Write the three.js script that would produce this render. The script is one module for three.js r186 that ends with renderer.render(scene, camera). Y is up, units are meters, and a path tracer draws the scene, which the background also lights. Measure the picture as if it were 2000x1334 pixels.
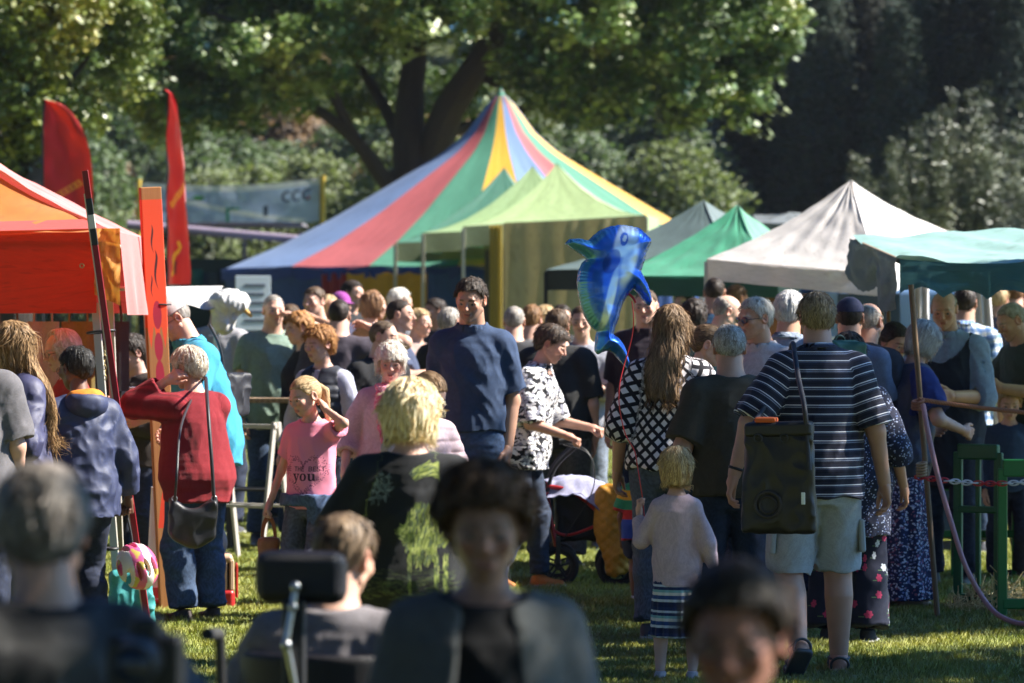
import * as THREE from 'three';
import { Sky } from 'three/addons/objects/Sky.js';
import { mergeGeometries } from 'three/addons/utils/BufferGeometryUtils.js';
import { RoundedBoxGeometry } from 'three/addons/geometries/RoundedBoxGeometry.js';

// ---------------------------------------------------------------- camera, sky, sun, exposure
const scene = new THREE.Scene();
const FPX = 7500, EYE = 1.72, HORIZON = 615;            // focal length and horizon row of the 2000 x 1334 photograph
const camera = new THREE.PerspectiveCamera(2 * Math.atan(667 / FPX) * 180 / Math.PI, 1024 / 683, 0.5, 900);
camera.position.set(0, EYE, 0);
camera.rotation.x = -Math.atan((667 - HORIZON) / FPX);
camera.focus = 18.6;
camera.userData.fStop = 3.9;
const SUN = new THREE.Vector3(0.71, 0.66, -0.08).normalize();
const sky = new Sky();
sky.name = 'sky'; sky.scale.setScalar(800); sky.userData = { kind: 'structure' };
sky.material.uniforms.sunPosition.value.copy(SUN);
sky.material.uniforms.turbidity.value = 8;
sky.material.uniforms.rayleigh.value = 0.6;
sky.material.uniforms.mieCoefficient.value = 0.004;
sky.material.uniforms.mieDirectionalG.value = 0.8;
sky.material.uniforms.cloudCoverage.value = 0;
scene.add(sky);
scene.environmentIntensity = 0.1;
const sun = new THREE.DirectionalLight(new THREE.Color(1, 0.93, 0.80), 5.0);
sun.name = 'sun'; sun.position.set(0, 0, -20).addScaledVector(SUN, 60); sun.target.position.set(0, 0, -20);
sun.castShadow = true; sun.shadow.radius = 1;
Object.assign(sun.shadow.camera, { left: -40, right: 40, top: 40, bottom: -40, near: 1, far: 200 });
sun.shadow.mapSize.set(4096, 4096);
scene.add(sun, sun.target);
const renderer = new THREE.WebGLRenderer({ antialias: true });
renderer.toneMapping = THREE.LinearToneMapping;
renderer.toneMappingExposure = 3.1;
renderer.shadowMap.enabled = true;
renderer.setSize(1024, 683);

// ---------------------------------------------------------------- helpers
const V = (x, y, z) => new THREE.Vector3(x, y, z);
const { sin, cos, PI, abs, min, max, sqrt, hypot, floor, exp, atan2, pow } = Math;
const R = d => d * PI / 180, clamp = (x, a = 0, b = 1) => x < a ? a : x > b ? b : x;
const lerp = (a, b, t) => a + (b - a) * t, sstep = (a, b, x) => { const t = clamp((x - a) / (b - a)); return t * t * (3 - 2 * t); };
function rng(seed) { let a = seed >>> 0; return () => { a = (a + 0x6D2B79F5) >>> 0; let t = a; t = Math.imul(t ^ (t >>> 15), t | 1); t ^= t + Math.imul(t ^ (t >>> 7), t | 61); return ((t ^ (t >>> 14)) >>> 0) / 4294967296; }; }
const at = (px, py, s) => V((px - 1000) / s, EYE + (HORIZON - py) / s, -FPX / s);   // photograph column, row and pixels per metre -> place
const lin = c => Array.isArray(c) ? new THREE.Color().setRGB(...c) : new THREE.Color(c);
// gradient noise
const PERM = new Uint8Array(512); { const r = rng(7), p = [...Array(256).keys()]; for (let i = 255; i > 0; i--) { const j = floor(r() * (i + 1)); [p[i], p[j]] = [p[j], p[i]]; } for (let i = 0; i < 512; i++) PERM[i] = p[i & 255]; }
const G3 = [1, 1, 0, -1, 1, 0, 1, -1, 0, -1, -1, 0, 1, 0, 1, -1, 0, 1, 1, 0, -1, -1, 0, -1, 0, 1, 1, 0, -1, 1, 0, 1, -1, 0, -1, -1, 1, 1, 0, -1, 1, 0, 0, -1, 1, 0, -1, -1];
function noise(x, y, z) {
  const X = floor(x), Y = floor(y), Z = floor(z); x -= X; y -= Y; z -= Z;
  const u = x * x * x * (x * (x * 6 - 15) + 10), v = y * y * y * (y * (y * 6 - 15) + 10), w = z * z * z * (z * (z * 6 - 15) + 10);
  const a = PERM[X & 255] + (Y & 255), b = PERM[(X + 1) & 255] + (Y & 255), zi = Z & 255;
  const g = (h, x, y, z) => { h = (PERM[h] & 15) * 3; return G3[h] * x + G3[h + 1] * y + G3[h + 2] * z; };
  const A = PERM[a & 255] + zi, B = PERM[(a + 1) & 255] + zi, C = PERM[b & 255] + zi, D = PERM[(b + 1) & 255] + zi;
  const l0 = lerp(lerp(g(A, x, y, z), g(C, x - 1, y, z), u), lerp(g(B, x, y - 1, z), g(D, x - 1, y - 1, z), u), v);
  const l1 = lerp(lerp(g(A + 1, x, y, z - 1), g(C + 1, x - 1, y, z - 1), u), lerp(g(B + 1, x, y - 1, z - 1), g(D + 1, x - 1, y - 1, z - 1), u), v);
  return lerp(l0, l1, w);
}
const fbm = (x, y, z, o = 3) => { let s = 0, a = 1; for (let i = 0; i < o; i++) { s += a * noise(x, y, z); x *= 2.03; y *= 2.03; z *= 2.03; a *= 0.5; } return s; };

// names, labels
const taken = {};
const numbered = n => { const k = taken[n] = (taken[n] ?? -1) + 1; return k ? n + '_' + String(k).padStart(3, '0') : n; };
function tag(o, label, category, group, kind) { if (label) o.userData.label = label; if (category) o.userData.category = category; if (group) o.userData.group = group; if (kind) o.userData.kind = kind; return o; }
function thing(name, label, category, p = [0, 0, 0], turn = 0, group) {
  const o = new THREE.Group(); o.name = numbered(name); scene.add(o);
  o.position.set(...(p.isVector3 ? [p.x, p.y, p.z] : p)); o.rotation.y = turn; return tag(o, label, category, group);
}
function mesh(name, geo, mat, parent, label) {
  if (Array.isArray(geo)) geo = merge(geo);
  const m = new THREE.Mesh(geo, mat); m.name = parent && parent !== scene ? name : numbered(name); m.castShadow = m.receiveShadow = true;
  (parent || scene).add(m); if (label) m.userData.label = label; return m;
}
function solo(name, geo, mat, label, category, group) { return tag(mesh(name, geo, mat, scene), label, category, group); }
function struct(name, geo, mat) { return tag(mesh(name, geo, mat, scene), null, null, null, 'structure'); }
function merge(list) {
  list = list.filter(Boolean); const flat = list.some(g => !g.index);
  list = list.map(g => { g = g.index && flat ? g.toNonIndexed() : g; for (const k of Object.keys(g.attributes)) if (!['position', 'normal', 'uv', 'color'].includes(k)) g.deleteAttribute(k); return g; });
  const has = k => list.some(g => g.attributes[k]);
  for (const g of list) { const n = g.attributes.position.count;
    if (has('uv') && !g.attributes.uv) g.setAttribute('uv', new THREE.BufferAttribute(new Float32Array(n * 2), 2));
    if (has('color') && !g.attributes.color) g.setAttribute('color', new THREE.BufferAttribute(new Float32Array(n * 3).fill(1), 3)); }
  return mergeGeometries(list);
}
const tr = (g, x = 0, y = 0, z = 0, rx = 0, ry = 0, rz = 0, sx = 1, sy = sx, sz = sx) => g.applyMatrix4(new THREE.Matrix4().compose(V(x, y, z), new THREE.Quaternion().setFromEuler(new THREE.Euler(rx, ry, rz)), V(sx, sy, sz)));
const box = (w, h, d, x = 0, y = 0, z = 0, r = 0.004) => tr(new RoundedBoxGeometry(w, h, d, 1, min(r, w / 2.1, h / 2.1, d / 2.1)), x, y, z);
function bar(a, b, r0, r1 = r0, seg = 8) {                                     // round bar between two points
  const d = b.clone().sub(a), g = new THREE.CylinderGeometry(r1, r0, d.length(), seg, 1);
  g.applyQuaternion(new THREE.Quaternion().setFromUnitVectors(V(0, 1, 0), d.normalize())); return tr(g, (a.x + b.x) / 2, (a.y + b.y) / 2, (a.z + b.z) / 2);
}
function beam(a, b, w, d, r = 0.003) {                                        // square bar between two points
  const v = b.clone().sub(a), g = new RoundedBoxGeometry(w, v.length(), d, 1, r);
  g.applyQuaternion(new THREE.Quaternion().setFromUnitVectors(V(0, 1, 0), v.normalize())); return tr(g, (a.x + b.x) / 2, (a.y + b.y) / 2, (a.z + b.z) / 2);
}
const tube = (pts, r, seg = 40, rad = 7) => new THREE.TubeGeometry(new THREE.CatmullRomCurve3(pts), seg, r, rad);
function tint(g, c) { c = lin(c); const n = g.attributes.position.count, a = new Float32Array(n * 3); for (let i = 0; i < n; i++) { a[i * 3] = c.r; a[i * 3 + 1] = c.g; a[i * 3 + 2] = c.b; } g.setAttribute('color', new THREE.BufferAttribute(a, 3)); return g; }
function grid(fn, nu, nv) {                                                    // sheet fn(u, v) -> [x, y, z]
  const pos = [], uv = [], idx = [];
  for (let j = 0; j <= nv; j++) for (let i = 0; i <= nu; i++) { const q = fn(i / nu, j / nv); pos.push(q[0], q[1], q[2]); uv.push(i / nu, j / nv); }
  for (let j = 0; j < nv; j++) for (let i = 0; i < nu; i++) { const a = j * (nu + 1) + i; idx.push(a, a + 1, a + nu + 2, a, a + nu + 2, a + nu + 1); }
  const g = new THREE.BufferGeometry(); g.setAttribute('position', new THREE.Float32BufferAttribute(pos, 3)); g.setAttribute('uv', new THREE.Float32BufferAttribute(uv, 2)); g.setIndex(idx); g.computeVertexNormals(); return g;
}
// cloth with two faces 3 mm apart
function cloth(fn, nu, nv, t = 0.003) {
  const a = grid(fn, nu, nv), P = a.attributes.position, N = a.attributes.normal, b = a.clone(), Q = b.attributes.position;
  for (let i = 0; i < P.count; i++) { Q.setXYZ(i, P.getX(i) - N.getX(i) * t, P.getY(i) - N.getY(i) * t, P.getZ(i) - N.getZ(i) * t); b.attributes.normal.setXYZ(i, -N.getX(i), -N.getY(i), -N.getZ(i)); }
  const ix = b.index.array; for (let i = 0; i < ix.length; i += 3) { const s = ix[i]; ix[i] = ix[i + 1]; ix[i + 1] = s; }
  return merge([a, b]);
}
// surface of a distance field, with normals from the field itself
function surf(f, lo, hi, cell, extra) {
  const nx = Math.ceil((hi[0] - lo[0]) / cell) + 2, ny = Math.ceil((hi[1] - lo[1]) / cell) + 2, nz = Math.ceil((hi[2] - lo[2]) / cell) + 2;
  const ox = lo[0] - cell / 2, oy = lo[1] - cell / 2, oz = lo[2] - cell / 2, F = new Float32Array(nx * ny * nz), B = 4, reach = cell * B * 1.45;
  for (let bz = 0; bz < nz; bz += B) for (let by = 0; by < ny; by += B) for (let bx = 0; bx < nx; bx += B) {
    const c = f(ox + (bx + B / 2 - 0.5) * cell, oy + (by + B / 2 - 0.5) * cell, oz + (bz + B / 2 - 0.5) * cell), far = abs(c) > reach;
    for (let z = bz; z < min(bz + B, nz); z++) for (let y = by; y < min(by + B, ny); y++) for (let x = bx, i = (z * ny + y) * nx + x; x < min(bx + B, nx); x++, i++)
      F[i] = x === 0 || y === 0 || z === 0 || x === nx - 1 || y === ny - 1 || z === nz - 1 ? 1 : far ? c : f(ox + x * cell, oy + y * cell, oz + z * cell);
  }
  const id = new Int32Array(nx * ny * nz).fill(-1), pos = [], sxy = nx * ny;
  const off = [0, 1, nx, nx + 1, sxy, sxy + 1, sxy + nx, sxy + nx + 1], E = [[0, 1], [2, 3], [4, 5], [6, 7], [0, 2], [1, 3], [4, 6], [5, 7], [0, 4], [1, 5], [2, 6], [3, 7]];
  for (let z = 0; z < nz - 1; z++) for (let y = 0; y < ny - 1; y++) for (let x = 0; x < nx - 1; x++) {
    const i = (z * ny + y) * nx + x; let m = 0; for (let k = 0; k < 8; k++) if (F[i + off[k]] < 0) m |= 1 << k;
    if (m === 0 || m === 255) continue;
    let sx = 0, sy = 0, sz = 0, n = 0;
    for (const [a, b] of E) { if (((m >> a) & 1) === ((m >> b) & 1)) continue; const fa = F[i + off[a]], fb = F[i + off[b]], t = fa / (fa - fb); sx += lerp(a & 1, b & 1, t); sy += lerp((a >> 1) & 1, (b >> 1) & 1, t); sz += lerp(a >> 2, b >> 2, t); n++; }
    id[i] = pos.length / 3; pos.push(ox + (x + sx / n) * cell, oy + (y + sy / n) * cell, oz + (z + sz / n) * cell);
  }
  const idx = [], quad = (a, b, c, d, flip) => { if (a < 0 || b < 0 || c < 0 || d < 0) return; flip ? idx.push(a, c, b, a, d, c) : idx.push(a, b, c, a, c, d); };
  for (let z = 1; z < nz - 1; z++) for (let y = 1; y < ny - 1; y++) for (let x = 1; x < nx - 1; x++) {
    const i = (z * ny + y) * nx + x, s = F[i] < 0;
    if (s !== F[i + 1] < 0) quad(id[i - nx - sxy], id[i - sxy], id[i], id[i - nx], !s);
    if (s !== F[i + nx] < 0) quad(id[i - 1 - sxy], id[i - 1], id[i], id[i - sxy], !s);
    if (s !== F[i + sxy] < 0) quad(id[i - 1 - nx], id[i - nx], id[i], id[i - 1], !s);
  }
  const n = pos.length / 3, nor = new Float32Array(n * 3), e = cell * 0.35;
  for (let i = 0; i < n; i++) {
    const x = pos[i * 3], y = pos[i * 3 + 1], z = pos[i * 3 + 2];
    const a = f(x + e, y - e, z - e), b = f(x - e, y - e, z + e), c = f(x - e, y + e, z - e), d = f(x + e, y + e, z + e);
    const gx = a - b - c + d, gy = -a - b + c + d, gz = -a + b - c + d, l = hypot(gx, gy, gz) || 1;
    nor[i * 3] = gx / l; nor[i * 3 + 1] = gy / l; nor[i * 3 + 2] = gz / l;
  }
  const g = new THREE.BufferGeometry();
  g.setAttribute('position', new THREE.Float32BufferAttribute(pos, 3)); g.setAttribute('normal', new THREE.BufferAttribute(nor, 3)); g.setIndex(idx);
  if (extra) { const uv = new Float32Array(n * 2), col = new Float32Array(n * 3);
    for (let i = 0; i < n; i++) { const q = extra(pos[i * 3], pos[i * 3 + 1], pos[i * 3 + 2], nor[i * 3], nor[i * 3 + 1], nor[i * 3 + 2]); uv[i * 2] = q[0]; uv[i * 2 + 1] = q[1]; col[i * 3] = q[2]; col[i * 3 + 1] = q[3]; col[i * 3 + 2] = q[4]; }
    g.setAttribute('uv', new THREE.BufferAttribute(uv, 2)); g.setAttribute('color', new THREE.BufferAttribute(col, 3)); }
  return g;
}
// distance pieces
const smin = (a, b, k) => { const h = max(k - abs(a - b), 0) / k; return min(a, b) - h * h * k * 0.25; };
const smax = (a, b, k) => -smin(-a, -b, k);
function cap(x, y, z, a, b, ra, rb) {
  const bx = b.x - a.x, by = b.y - a.y, bz = b.z - a.z, px = x - a.x, py = y - a.y, pz = z - a.z, t = clamp((px * bx + py * by + pz * bz) / (bx * bx + by * by + bz * bz));
  return hypot(px - bx * t, py - by * t, pz - bz * t) - lerp(ra, rb, t);
}
const ell = (x, y, z, rx, ry, rz) => { const k = hypot(x / rx, y / ry, z / rz); return k < 1e-6 ? -min(rx, ry, rz) : k * (k - 1) / hypot(x / (rx * rx), y / (ry * ry), z / (rz * rz)); };

// ---------------------------------------------------------------- textures and materials
function dataTex(w, h, fn, srgb = true) {
  const d = new Uint8Array(w * h * 4); for (let j = 0; j < h; j++) for (let i = 0; i < w; i++) { const c = fn(i, j), o = (j * w + i) * 4; d[o] = clamp(c[0]) * 255; d[o + 1] = clamp(c[1]) * 255; d[o + 2] = clamp(c[2]) * 255; d[o + 3] = 255; }
  const t = new THREE.DataTexture(d, w, h); t.wrapS = t.wrapT = THREE.RepeatWrapping; t.magFilter = THREE.LinearFilter; t.minFilter = THREE.LinearMipmapLinearFilter; t.generateMipmaps = true; if (srgb) t.colorSpace = THREE.SRGBColorSpace; t.needsUpdate = true; return t;
}
function canvasTex(w, h, draw) { const c = document.createElement('canvas'); c.width = w; c.height = h; draw(c.getContext('2d'), w, h); const t = new THREE.CanvasTexture(c); t.wrapS = t.wrapT = THREE.RepeatWrapping; t.colorSpace = THREE.SRGBColorSpace; t.anisotropy = 8; return t; }
const rep = (t, u, v = u) => { const c = t.clone(); c.repeat.set(u, v); c.needsUpdate = true; return c; };
const tn = (i, j, w, h, f, s = 0) => { const a = i / w * 2 * PI, b = j / h * 2 * PI; return noise(cos(a) * f + s, sin(a) * f + cos(b) * f * 0.7, sin(b) * f + s * 1.7); };
const weaveBump = dataTex(128, 128, (i, j) => { const a = 0.5 + 0.25 * sin(i * PI / 2) * sin(j * PI / 2) + 0.25 * tn(i, j, 128, 128, 6); return [a, a, a]; }, false);
const mottle = dataTex(256, 256, (i, j) => { const a = 0.9 + 0.05 * tn(i, j, 256, 256, 2.2) + 0.06 * tn(i, j, 256, 256, 7, 3) + 0.12 * tn(i, j, 256, 256, 40, 9); return [a, a, a]; });
const denimTex = dataTex(256, 256, (i, j) => { const a = 0.8 + 0.2 * tn(i, j, 256, 256, 3, 5) + 0.12 * tn(i, j, 256, 256, 30, 2) + 0.07 * sin((i + j) * 0.8); return [a, a, a]; });
const knitTex = dataTex(128, 128, (i, j) => { const a = 0.78 + 0.14 * sin(i / 128 * 2 * PI * 16) + 0.1 * sin(j / 128 * 2 * PI * 16 + 2 * sin(i / 128 * 2 * PI * 16)) + 0.12 * tn(i, j, 128, 128, 10, 4); return [a, a, a]; });
const woodTex = dataTex(256, 256, (i, j) => { const a = 0.8 + 0.16 * tn(i, j * 0.12, 256, 256, 9, 1) + 0.1 * sin(i * 0.35 + 4 * tn(i, j * 0.3, 256, 256, 3, 6)); return [a, a * 0.97, a * 0.93]; });
const barkBump = dataTex(256, 256, (i, j) => { const a = 0.5 + 0.5 * tn(i, j, 256, 256, 5, 2) + 0.4 * tn(i, j, 256, 256, 14, 6); return [a, a, a]; }, false);
const matCache = {};
function mat(c, o = {}) { const key = JSON.stringify([c, o.roughness, o.metalness, o.map?.uuid, o.key]); return matCache[key] ??= new THREE.MeshStandardMaterial({ color: lin(c), roughness: 0.8, ...Object.fromEntries(Object.entries(o).filter(([k]) => k !== 'key')) }); }
const fabric = (c, o = {}) => mat(c, { roughness: 0.95, map: mottle, bumpMap: weaveBump, bumpScale: 0.0006, key: 'fab', ...o });
const CLOTHS = {};
function clothMat(c, kind = 'fab', map) {
  const k = JSON.stringify([c, kind, map?.uuid]); if (CLOTHS[k]) return CLOTHS[k];
  const base = { color: lin(c), roughness: 0.92, map: map || rep(mottle, 3), bumpMap: rep(weaveBump, 40), bumpScale: 0.0007 };
  if (kind === 'denim') Object.assign(base, { map: rep(denimTex, 4), roughness: 0.9 });
  if (kind === 'knit') Object.assign(base, { map: rep(knitTex, 10), bumpMap: rep(knitTex, 10), bumpScale: 0.004 });
  if (kind === 'shell') Object.assign(base, { roughness: 0.6, bumpScale: 0.0003 });
  if (kind === 'leather') Object.assign(base, { roughness: 0.42, bumpScale: 0.0008 });
  const m = kind === 'shell' || kind === 'leather' ? new THREE.MeshStandardMaterial(base) : new THREE.MeshPhysicalMaterial({ ...base, sheen: 0.12, sheenRoughness: 0.8, sheenColor: lin(c).lerp(new THREE.Color(1, 1, 1), 0.12) });
  return CLOTHS[k] = m;
}
const steel = mat([0.55, 0.55, 0.56], { roughness: 0.35, metalness: 0.9 }), blackPlastic = mat([0.02, 0.02, 0.022], { roughness: 0.5 }), blackRubber = mat([0.025, 0.025, 0.025], { roughness: 0.85 });
// ---------------------------------------------------------------- people: templates
const headField = {};
function makeHeadField(t) {                        // head 0.23 m high round the origin, face towards +z
  const j = t === 'c' ? { w: 0.055, cy: -0.085, cz: 0.056, br: 0.006, nz: 0.100, jr: 0.016 } : t === 'f' ? { w: 0.055, cy: -0.092, cz: 0.060, br: 0.008, nz: 0.106, jr: 0.016 } : { w: 0.060, cy: -0.095, cz: 0.064, br: 0.013, nz: 0.111, jr: 0.021 };
  const P = (x, y, z) => ({ x, y, z });
  const jc = P(j.w * 0.86, -0.05, 0), chin = P(0, j.cy, j.cz), b0 = P(-0.03, 0.024, 0.08), b1 = P(0.03, 0.024, 0.08), n0 = P(0, 0.012, 0.088), n1 = P(0, -0.026, j.nz), n2 = P(0.0105, -0.029, j.nz - 0.012);
  const l0 = P(-0.017, -0.0565, 0.084), l1 = P(0.017, -0.0565, 0.084), m0 = P(-0.012, -0.0665, 0.082), m1 = P(0.012, -0.0665, 0.082), lid0 = P(0.019, 0.0085, 0.0865), lid1 = P(0.044, 0.0070, 0.0810);
  return (x, y, z) => {
    const ax = abs(x);
    let d = ell(x, y - 0.03, z + 0.012, 0.074, 0.085, 0.097);
    d = smin(d, ell(x, y + 0.028, z - 0.020, j.w, 0.084, 0.069), 0.03);
    d = smin(d, cap(ax, y, z, jc, chin, j.jr, j.jr), 0.022);
    d = smin(d, cap(x, y, z, b0, b1, j.br, j.br), 0.016);
    d = smin(d, hypot(ax - 0.040, y + 0.016, z - 0.066) - 0.020, 0.02);
    d = smax(d, -(hypot(ax - 0.031, y - 0.001, (z - 0.103) * 0.9) - 0.0165), 0.014);
    d = smin(d, cap(ax, y, z, lid0, lid1, 0.0066, 0.0060), 0.004);
    d = smin(d, cap(x, y, z, n0, n1, 0.0075, 0.0105), 0.012);
    d = smin(d, hypot(ax - n2.x, y - n2.y, z - n2.z) - 0.0085, 0.006);
    d = smin(d, cap(x, y, z, l0, l1, 0.0052, 0.0052), 0.008);
    d = smin(d, cap(x, y, z, m0, m1, 0.0062, 0.0062), 0.009);
    d = smax(d, -(max(abs(y + 0.0603) - 0.0011, 0.078 - z, ax - 0.02)), 0.004);
    const ez = z + 0.006 - (ax - 0.07) * -0.5; let e = ell(ax - 0.079, y - 0.001 - ez * 0.2, ez, 0.011, 0.033, 0.021);
    e = smax(e, -ell(ax - 0.089, y - 0.003, ez - 0.004, 0.011, 0.021, 0.012), 0.006);
    return smin(d, e, 0.008);
  };
}
const headGeo = {};
function headTemplate(t, cell) {
  const k = t + cell; if (headGeo[k]) return headGeo[k];
  headField[t] ??= makeHeadField(t);
  const g = surf(headField[t], [-0.11, -0.13, -0.13], [0.11, 0.135, 0.135], cell), list = [g], eyes = [];
  for (const s of [-1, 1]) { const e = new THREE.SphereGeometry(0.0125, 10, 8); tr(e, s * 0.031, 0.0015, 0.0775); eyes.push(e); }
  g.userData.n = g.attributes.position.count;
  for (const e of eyes) { e.deleteAttribute('uv'); list.push(e); }
  const m = mergeGeometries(list); m.userData.n = g.attributes.position.count; return headGeo[k] = m;
}
function handField(pose) {
  const P = (x, y, z) => ({ x, y, z }), bones = [];
  const curl = { relaxed: [25, 30, 25], grip: [70, 80, 50], open: [8, 12, 8], pinch: [45, 45, 30] }[pose], fx = [0.029, 0.0095, -0.0095, -0.027], fl = [0.070, 0.079, 0.073, 0.057];
  for (let i = 0; i < 4; i++) {
    const base = P(fx[i], -0.088 + abs(i - 1) * 0.004, 0); bones.push([P(fx[i] * 0.6, -0.008, 0), base, 0.014, 0.0105]);
    let a = 0, p = base; const spread = (fx[i] * (pose === 'open' ? 3 : 1.2));
    for (let q = 0; q < 3; q++) { a += R(curl[q] * (1 + 0.12 * i)); const l = fl[i] * [0.45, 0.31, 0.24][q], n = P(p.x + spread * l, p.y - cos(a) * l, p.z + sin(a) * l); bones.push([p, n, 0.0092 - q * 0.0009, 0.0086 - q * 0.001]); p = n; }
  }
  const t0 = P(0.018, -0.022, 0.008), t1 = P(0.043, -0.052, 0.016), t2 = pose === 'grip' ? P(0.036, -0.083, 0.036) : P(0.056, -0.085, 0.022), t3 = pose === 'grip' ? P(0.014, -0.096, 0.045) : P(0.058, -0.112, 0.030);
  bones.push([t0, t1, 0.015, 0.012], [t1, t2, 0.0115, 0.0098], [t2, t3, 0.0098, 0.0082]);
  return (x, y, z) => { let d = cap(x, y, z, P0, P1, 0.024, 0.026); for (let i = 0; i < bones.length; i++) { const b = bones[i], e = cap(x, y, z * 1, b[0], b[1], b[2], b[3]); d = i % 4 === 0 && i < 16 || i === 16 ? smin(d, e, 0.012) : smin(d, e, 0.005); } return d; };
}
const P0 = { x: 0, y: 0.01, z: 0 }, P1 = { x: 0, y: -0.03, z: 0 };
const handGeo = {};
function handTemplate(pose, cell) { return handGeo[pose + cell] ??= surf(handField(pose), [-0.07, -0.19, -0.05], [0.1, 0.05, 0.12], cell); }
const shoeGeo = {};
function shoeTemplate(kind) {                      // ankle joint at the origin, sole 0.075 below, toe towards +z
  if (shoeGeo[kind]) return shoeGeo[kind];
  const P = (x, y, z) => ({ x, y, z }), c = V(1, 1, 1);
  const f = (x, y, z) => {
    const wz = 1 - 0.3 * sstep(0.02, -0.09, z);
    let d = cap(x / 1.05, y, z, P(0, -0.04, -0.035), P(0.004, -0.052, 0.135), 0.040 * wz, 0.033);
    d = smin(d, cap(x, y, z, P(0, -0.01, -0.008), P(0, -0.035, 0.06), 0.038, 0.030), 0.02);
    d = smin(d, cap(x, y, z, P(0, 0.02, -0.012), P(0, -0.02, -0.008), 0.038, 0.042), 0.02);
    d = smax(d, y - 0.015, 0.006);
    const sole = max(hypot(max(abs(x) - 0.012, 0), max(abs(z - 0.05) - 0.10, 0)) - 0.036, abs(y + 0.066) - 0.011);
    return smax(smin(d, sole, 0.004), -0.077 - y, 0.004);
  };
  return shoeGeo[kind] = surf(f, [-0.07, -0.09, -0.1], [0.07, 0.03, 0.2], 0.0135, (x, y, z) => { const s = y < -0.053 ? 1 : 0; return [x, z, s, s, s]; });
}
function ik(a, t, l1, l2, pole) {
  const d = t.clone().sub(a); let l = d.length(); const m = (l1 + l2) * 0.999; if (l > m) { d.multiplyScalar(m / l); l = m; t = a.clone().add(d); }
  const u = d.clone().divideScalar(l), x = clamp((l1 * l1 - l2 * l2 + l * l) / (2 * l), -l1, l1), h = sqrt(max(l1 * l1 - x * x, 0)), p = pole.clone().addScaledVector(u, -pole.dot(u)).normalize();
  return [a.clone().addScaledVector(u, x).addScaledVector(p, h), t];
}
function curve(keys) {                             // smooth profile through [y, a, b, c ...] rows, sampled for speed
  const n = 96, y0 = keys[0][0], y1 = keys[keys.length - 1][0], m = keys[0].length - 1, T = Array.from({ length: m }, () => new Float32Array(n + 1));
  for (let i = 0; i <= n; i++) { const y = lerp(y0, y1, i / n); let k = 0; while (k < keys.length - 2 && y > keys[k + 1][0]) k++; const t = (y - keys[k][0]) / (keys[k + 1][0] - keys[k][0]), e = lerp(t, t * t * (3 - 2 * t), 0.6); for (let c = 0; c < m; c++) T[c][i] = lerp(keys[k][c + 1], keys[k + 1][c + 1], e); }
  return { y0, y1, get: (c, y) => { const f = clamp((y - y0) / (y1 - y0)) * n, i = min(floor(f), n - 1); return lerp(T[c][i], T[c][i + 1], f - i); } };
}
function loft(pr, x, y, z, ox, oz, ease) {
  const w = pr.get(0, y) + ease, d = pr.get(1, y) + ease, px = x - ox, pz = z - oz - pr.get(2, y), e = hypot(px / w, pz / d), g = hypot(px / (w * w), pz / (d * d));
  const q = e < 1e-5 ? -min(w, d) : e * (e - 1) / g, dy = y > pr.y1 ? y - pr.y1 : y < pr.y0 ? pr.y0 - y : 0;
  return dy > 0 ? (q > 0 ? hypot(q, dy) : dy) : q;
}
const skinMat = new THREE.MeshPhysicalMaterial({ color: 0xffffff, vertexColors: true, roughness: 0.52, sheen: 0.12, sheenRoughness: 0.6, sheenColor: new THREE.Color(1, 0.7, 0.6) });
const hairMat = new THREE.MeshPhysicalMaterial({ color: 0xffffff, vertexColors: true, roughness: 0.58, specularIntensity: 0.45, side: THREE.DoubleSide });
const lensMat = mat([0.01, 0.02, 0.05], { roughness: 0.06 }), wireMat = mat([0.02, 0.02, 0.02], { roughness: 0.35 });
const shoeMats = {};
const shoeMat = (c, sole) => shoeMats[JSON.stringify([c, sole])] ??= [lin(c), lin(sole)];

// hair: a shaped volume with strands laid over it
const HL = {
  short: [[0, 0.070], [0.55, 0.068], [0.85, 0.048], [1.15, 0.012], [1.32, 0.006], [1.42, 0.034], [1.72, 0.034], [1.92, -0.02], [2.3, -0.055], [PI, -0.066]],
  crop: [[0, 0.074], [0.55, 0.074], [0.85, 0.055], [1.2, 0.02], [1.32, 0.012], [1.42, 0.036], [1.72, 0.036], [1.95, -0.02], [PI, -0.058]],
  pulled: [[0, 0.068], [0.6, 0.06], [0.95, 0.03], [1.35, 0.0], [1.7, 0.0], [2.1, -0.04], [PI, -0.06]],
  mop: [[0, 0.046], [0.5, 0.04], [0.8, 0.028], [1.0, -0.03], [1.6, -0.045], [2.2, -0.06], [PI, -0.078]],
  bob: [[0, 0.045], [0.5, 0.04], [0.8, 0.0], [0.98, -0.085], [PI, -0.105]],
  longer: [[0, 0.06], [0.5, 0.05], [0.8, 0.0], [0.98, -0.2], [PI, -0.5]],
};
const pick = (keys, a) => { let k = 0; while (k < keys.length - 2 && a > keys[k + 1][0]) k++; return lerp(keys[k][1], keys[k + 1][1], clamp((a - keys[k][0]) / (keys[k + 1][0] - keys[k][0]))); };
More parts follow.
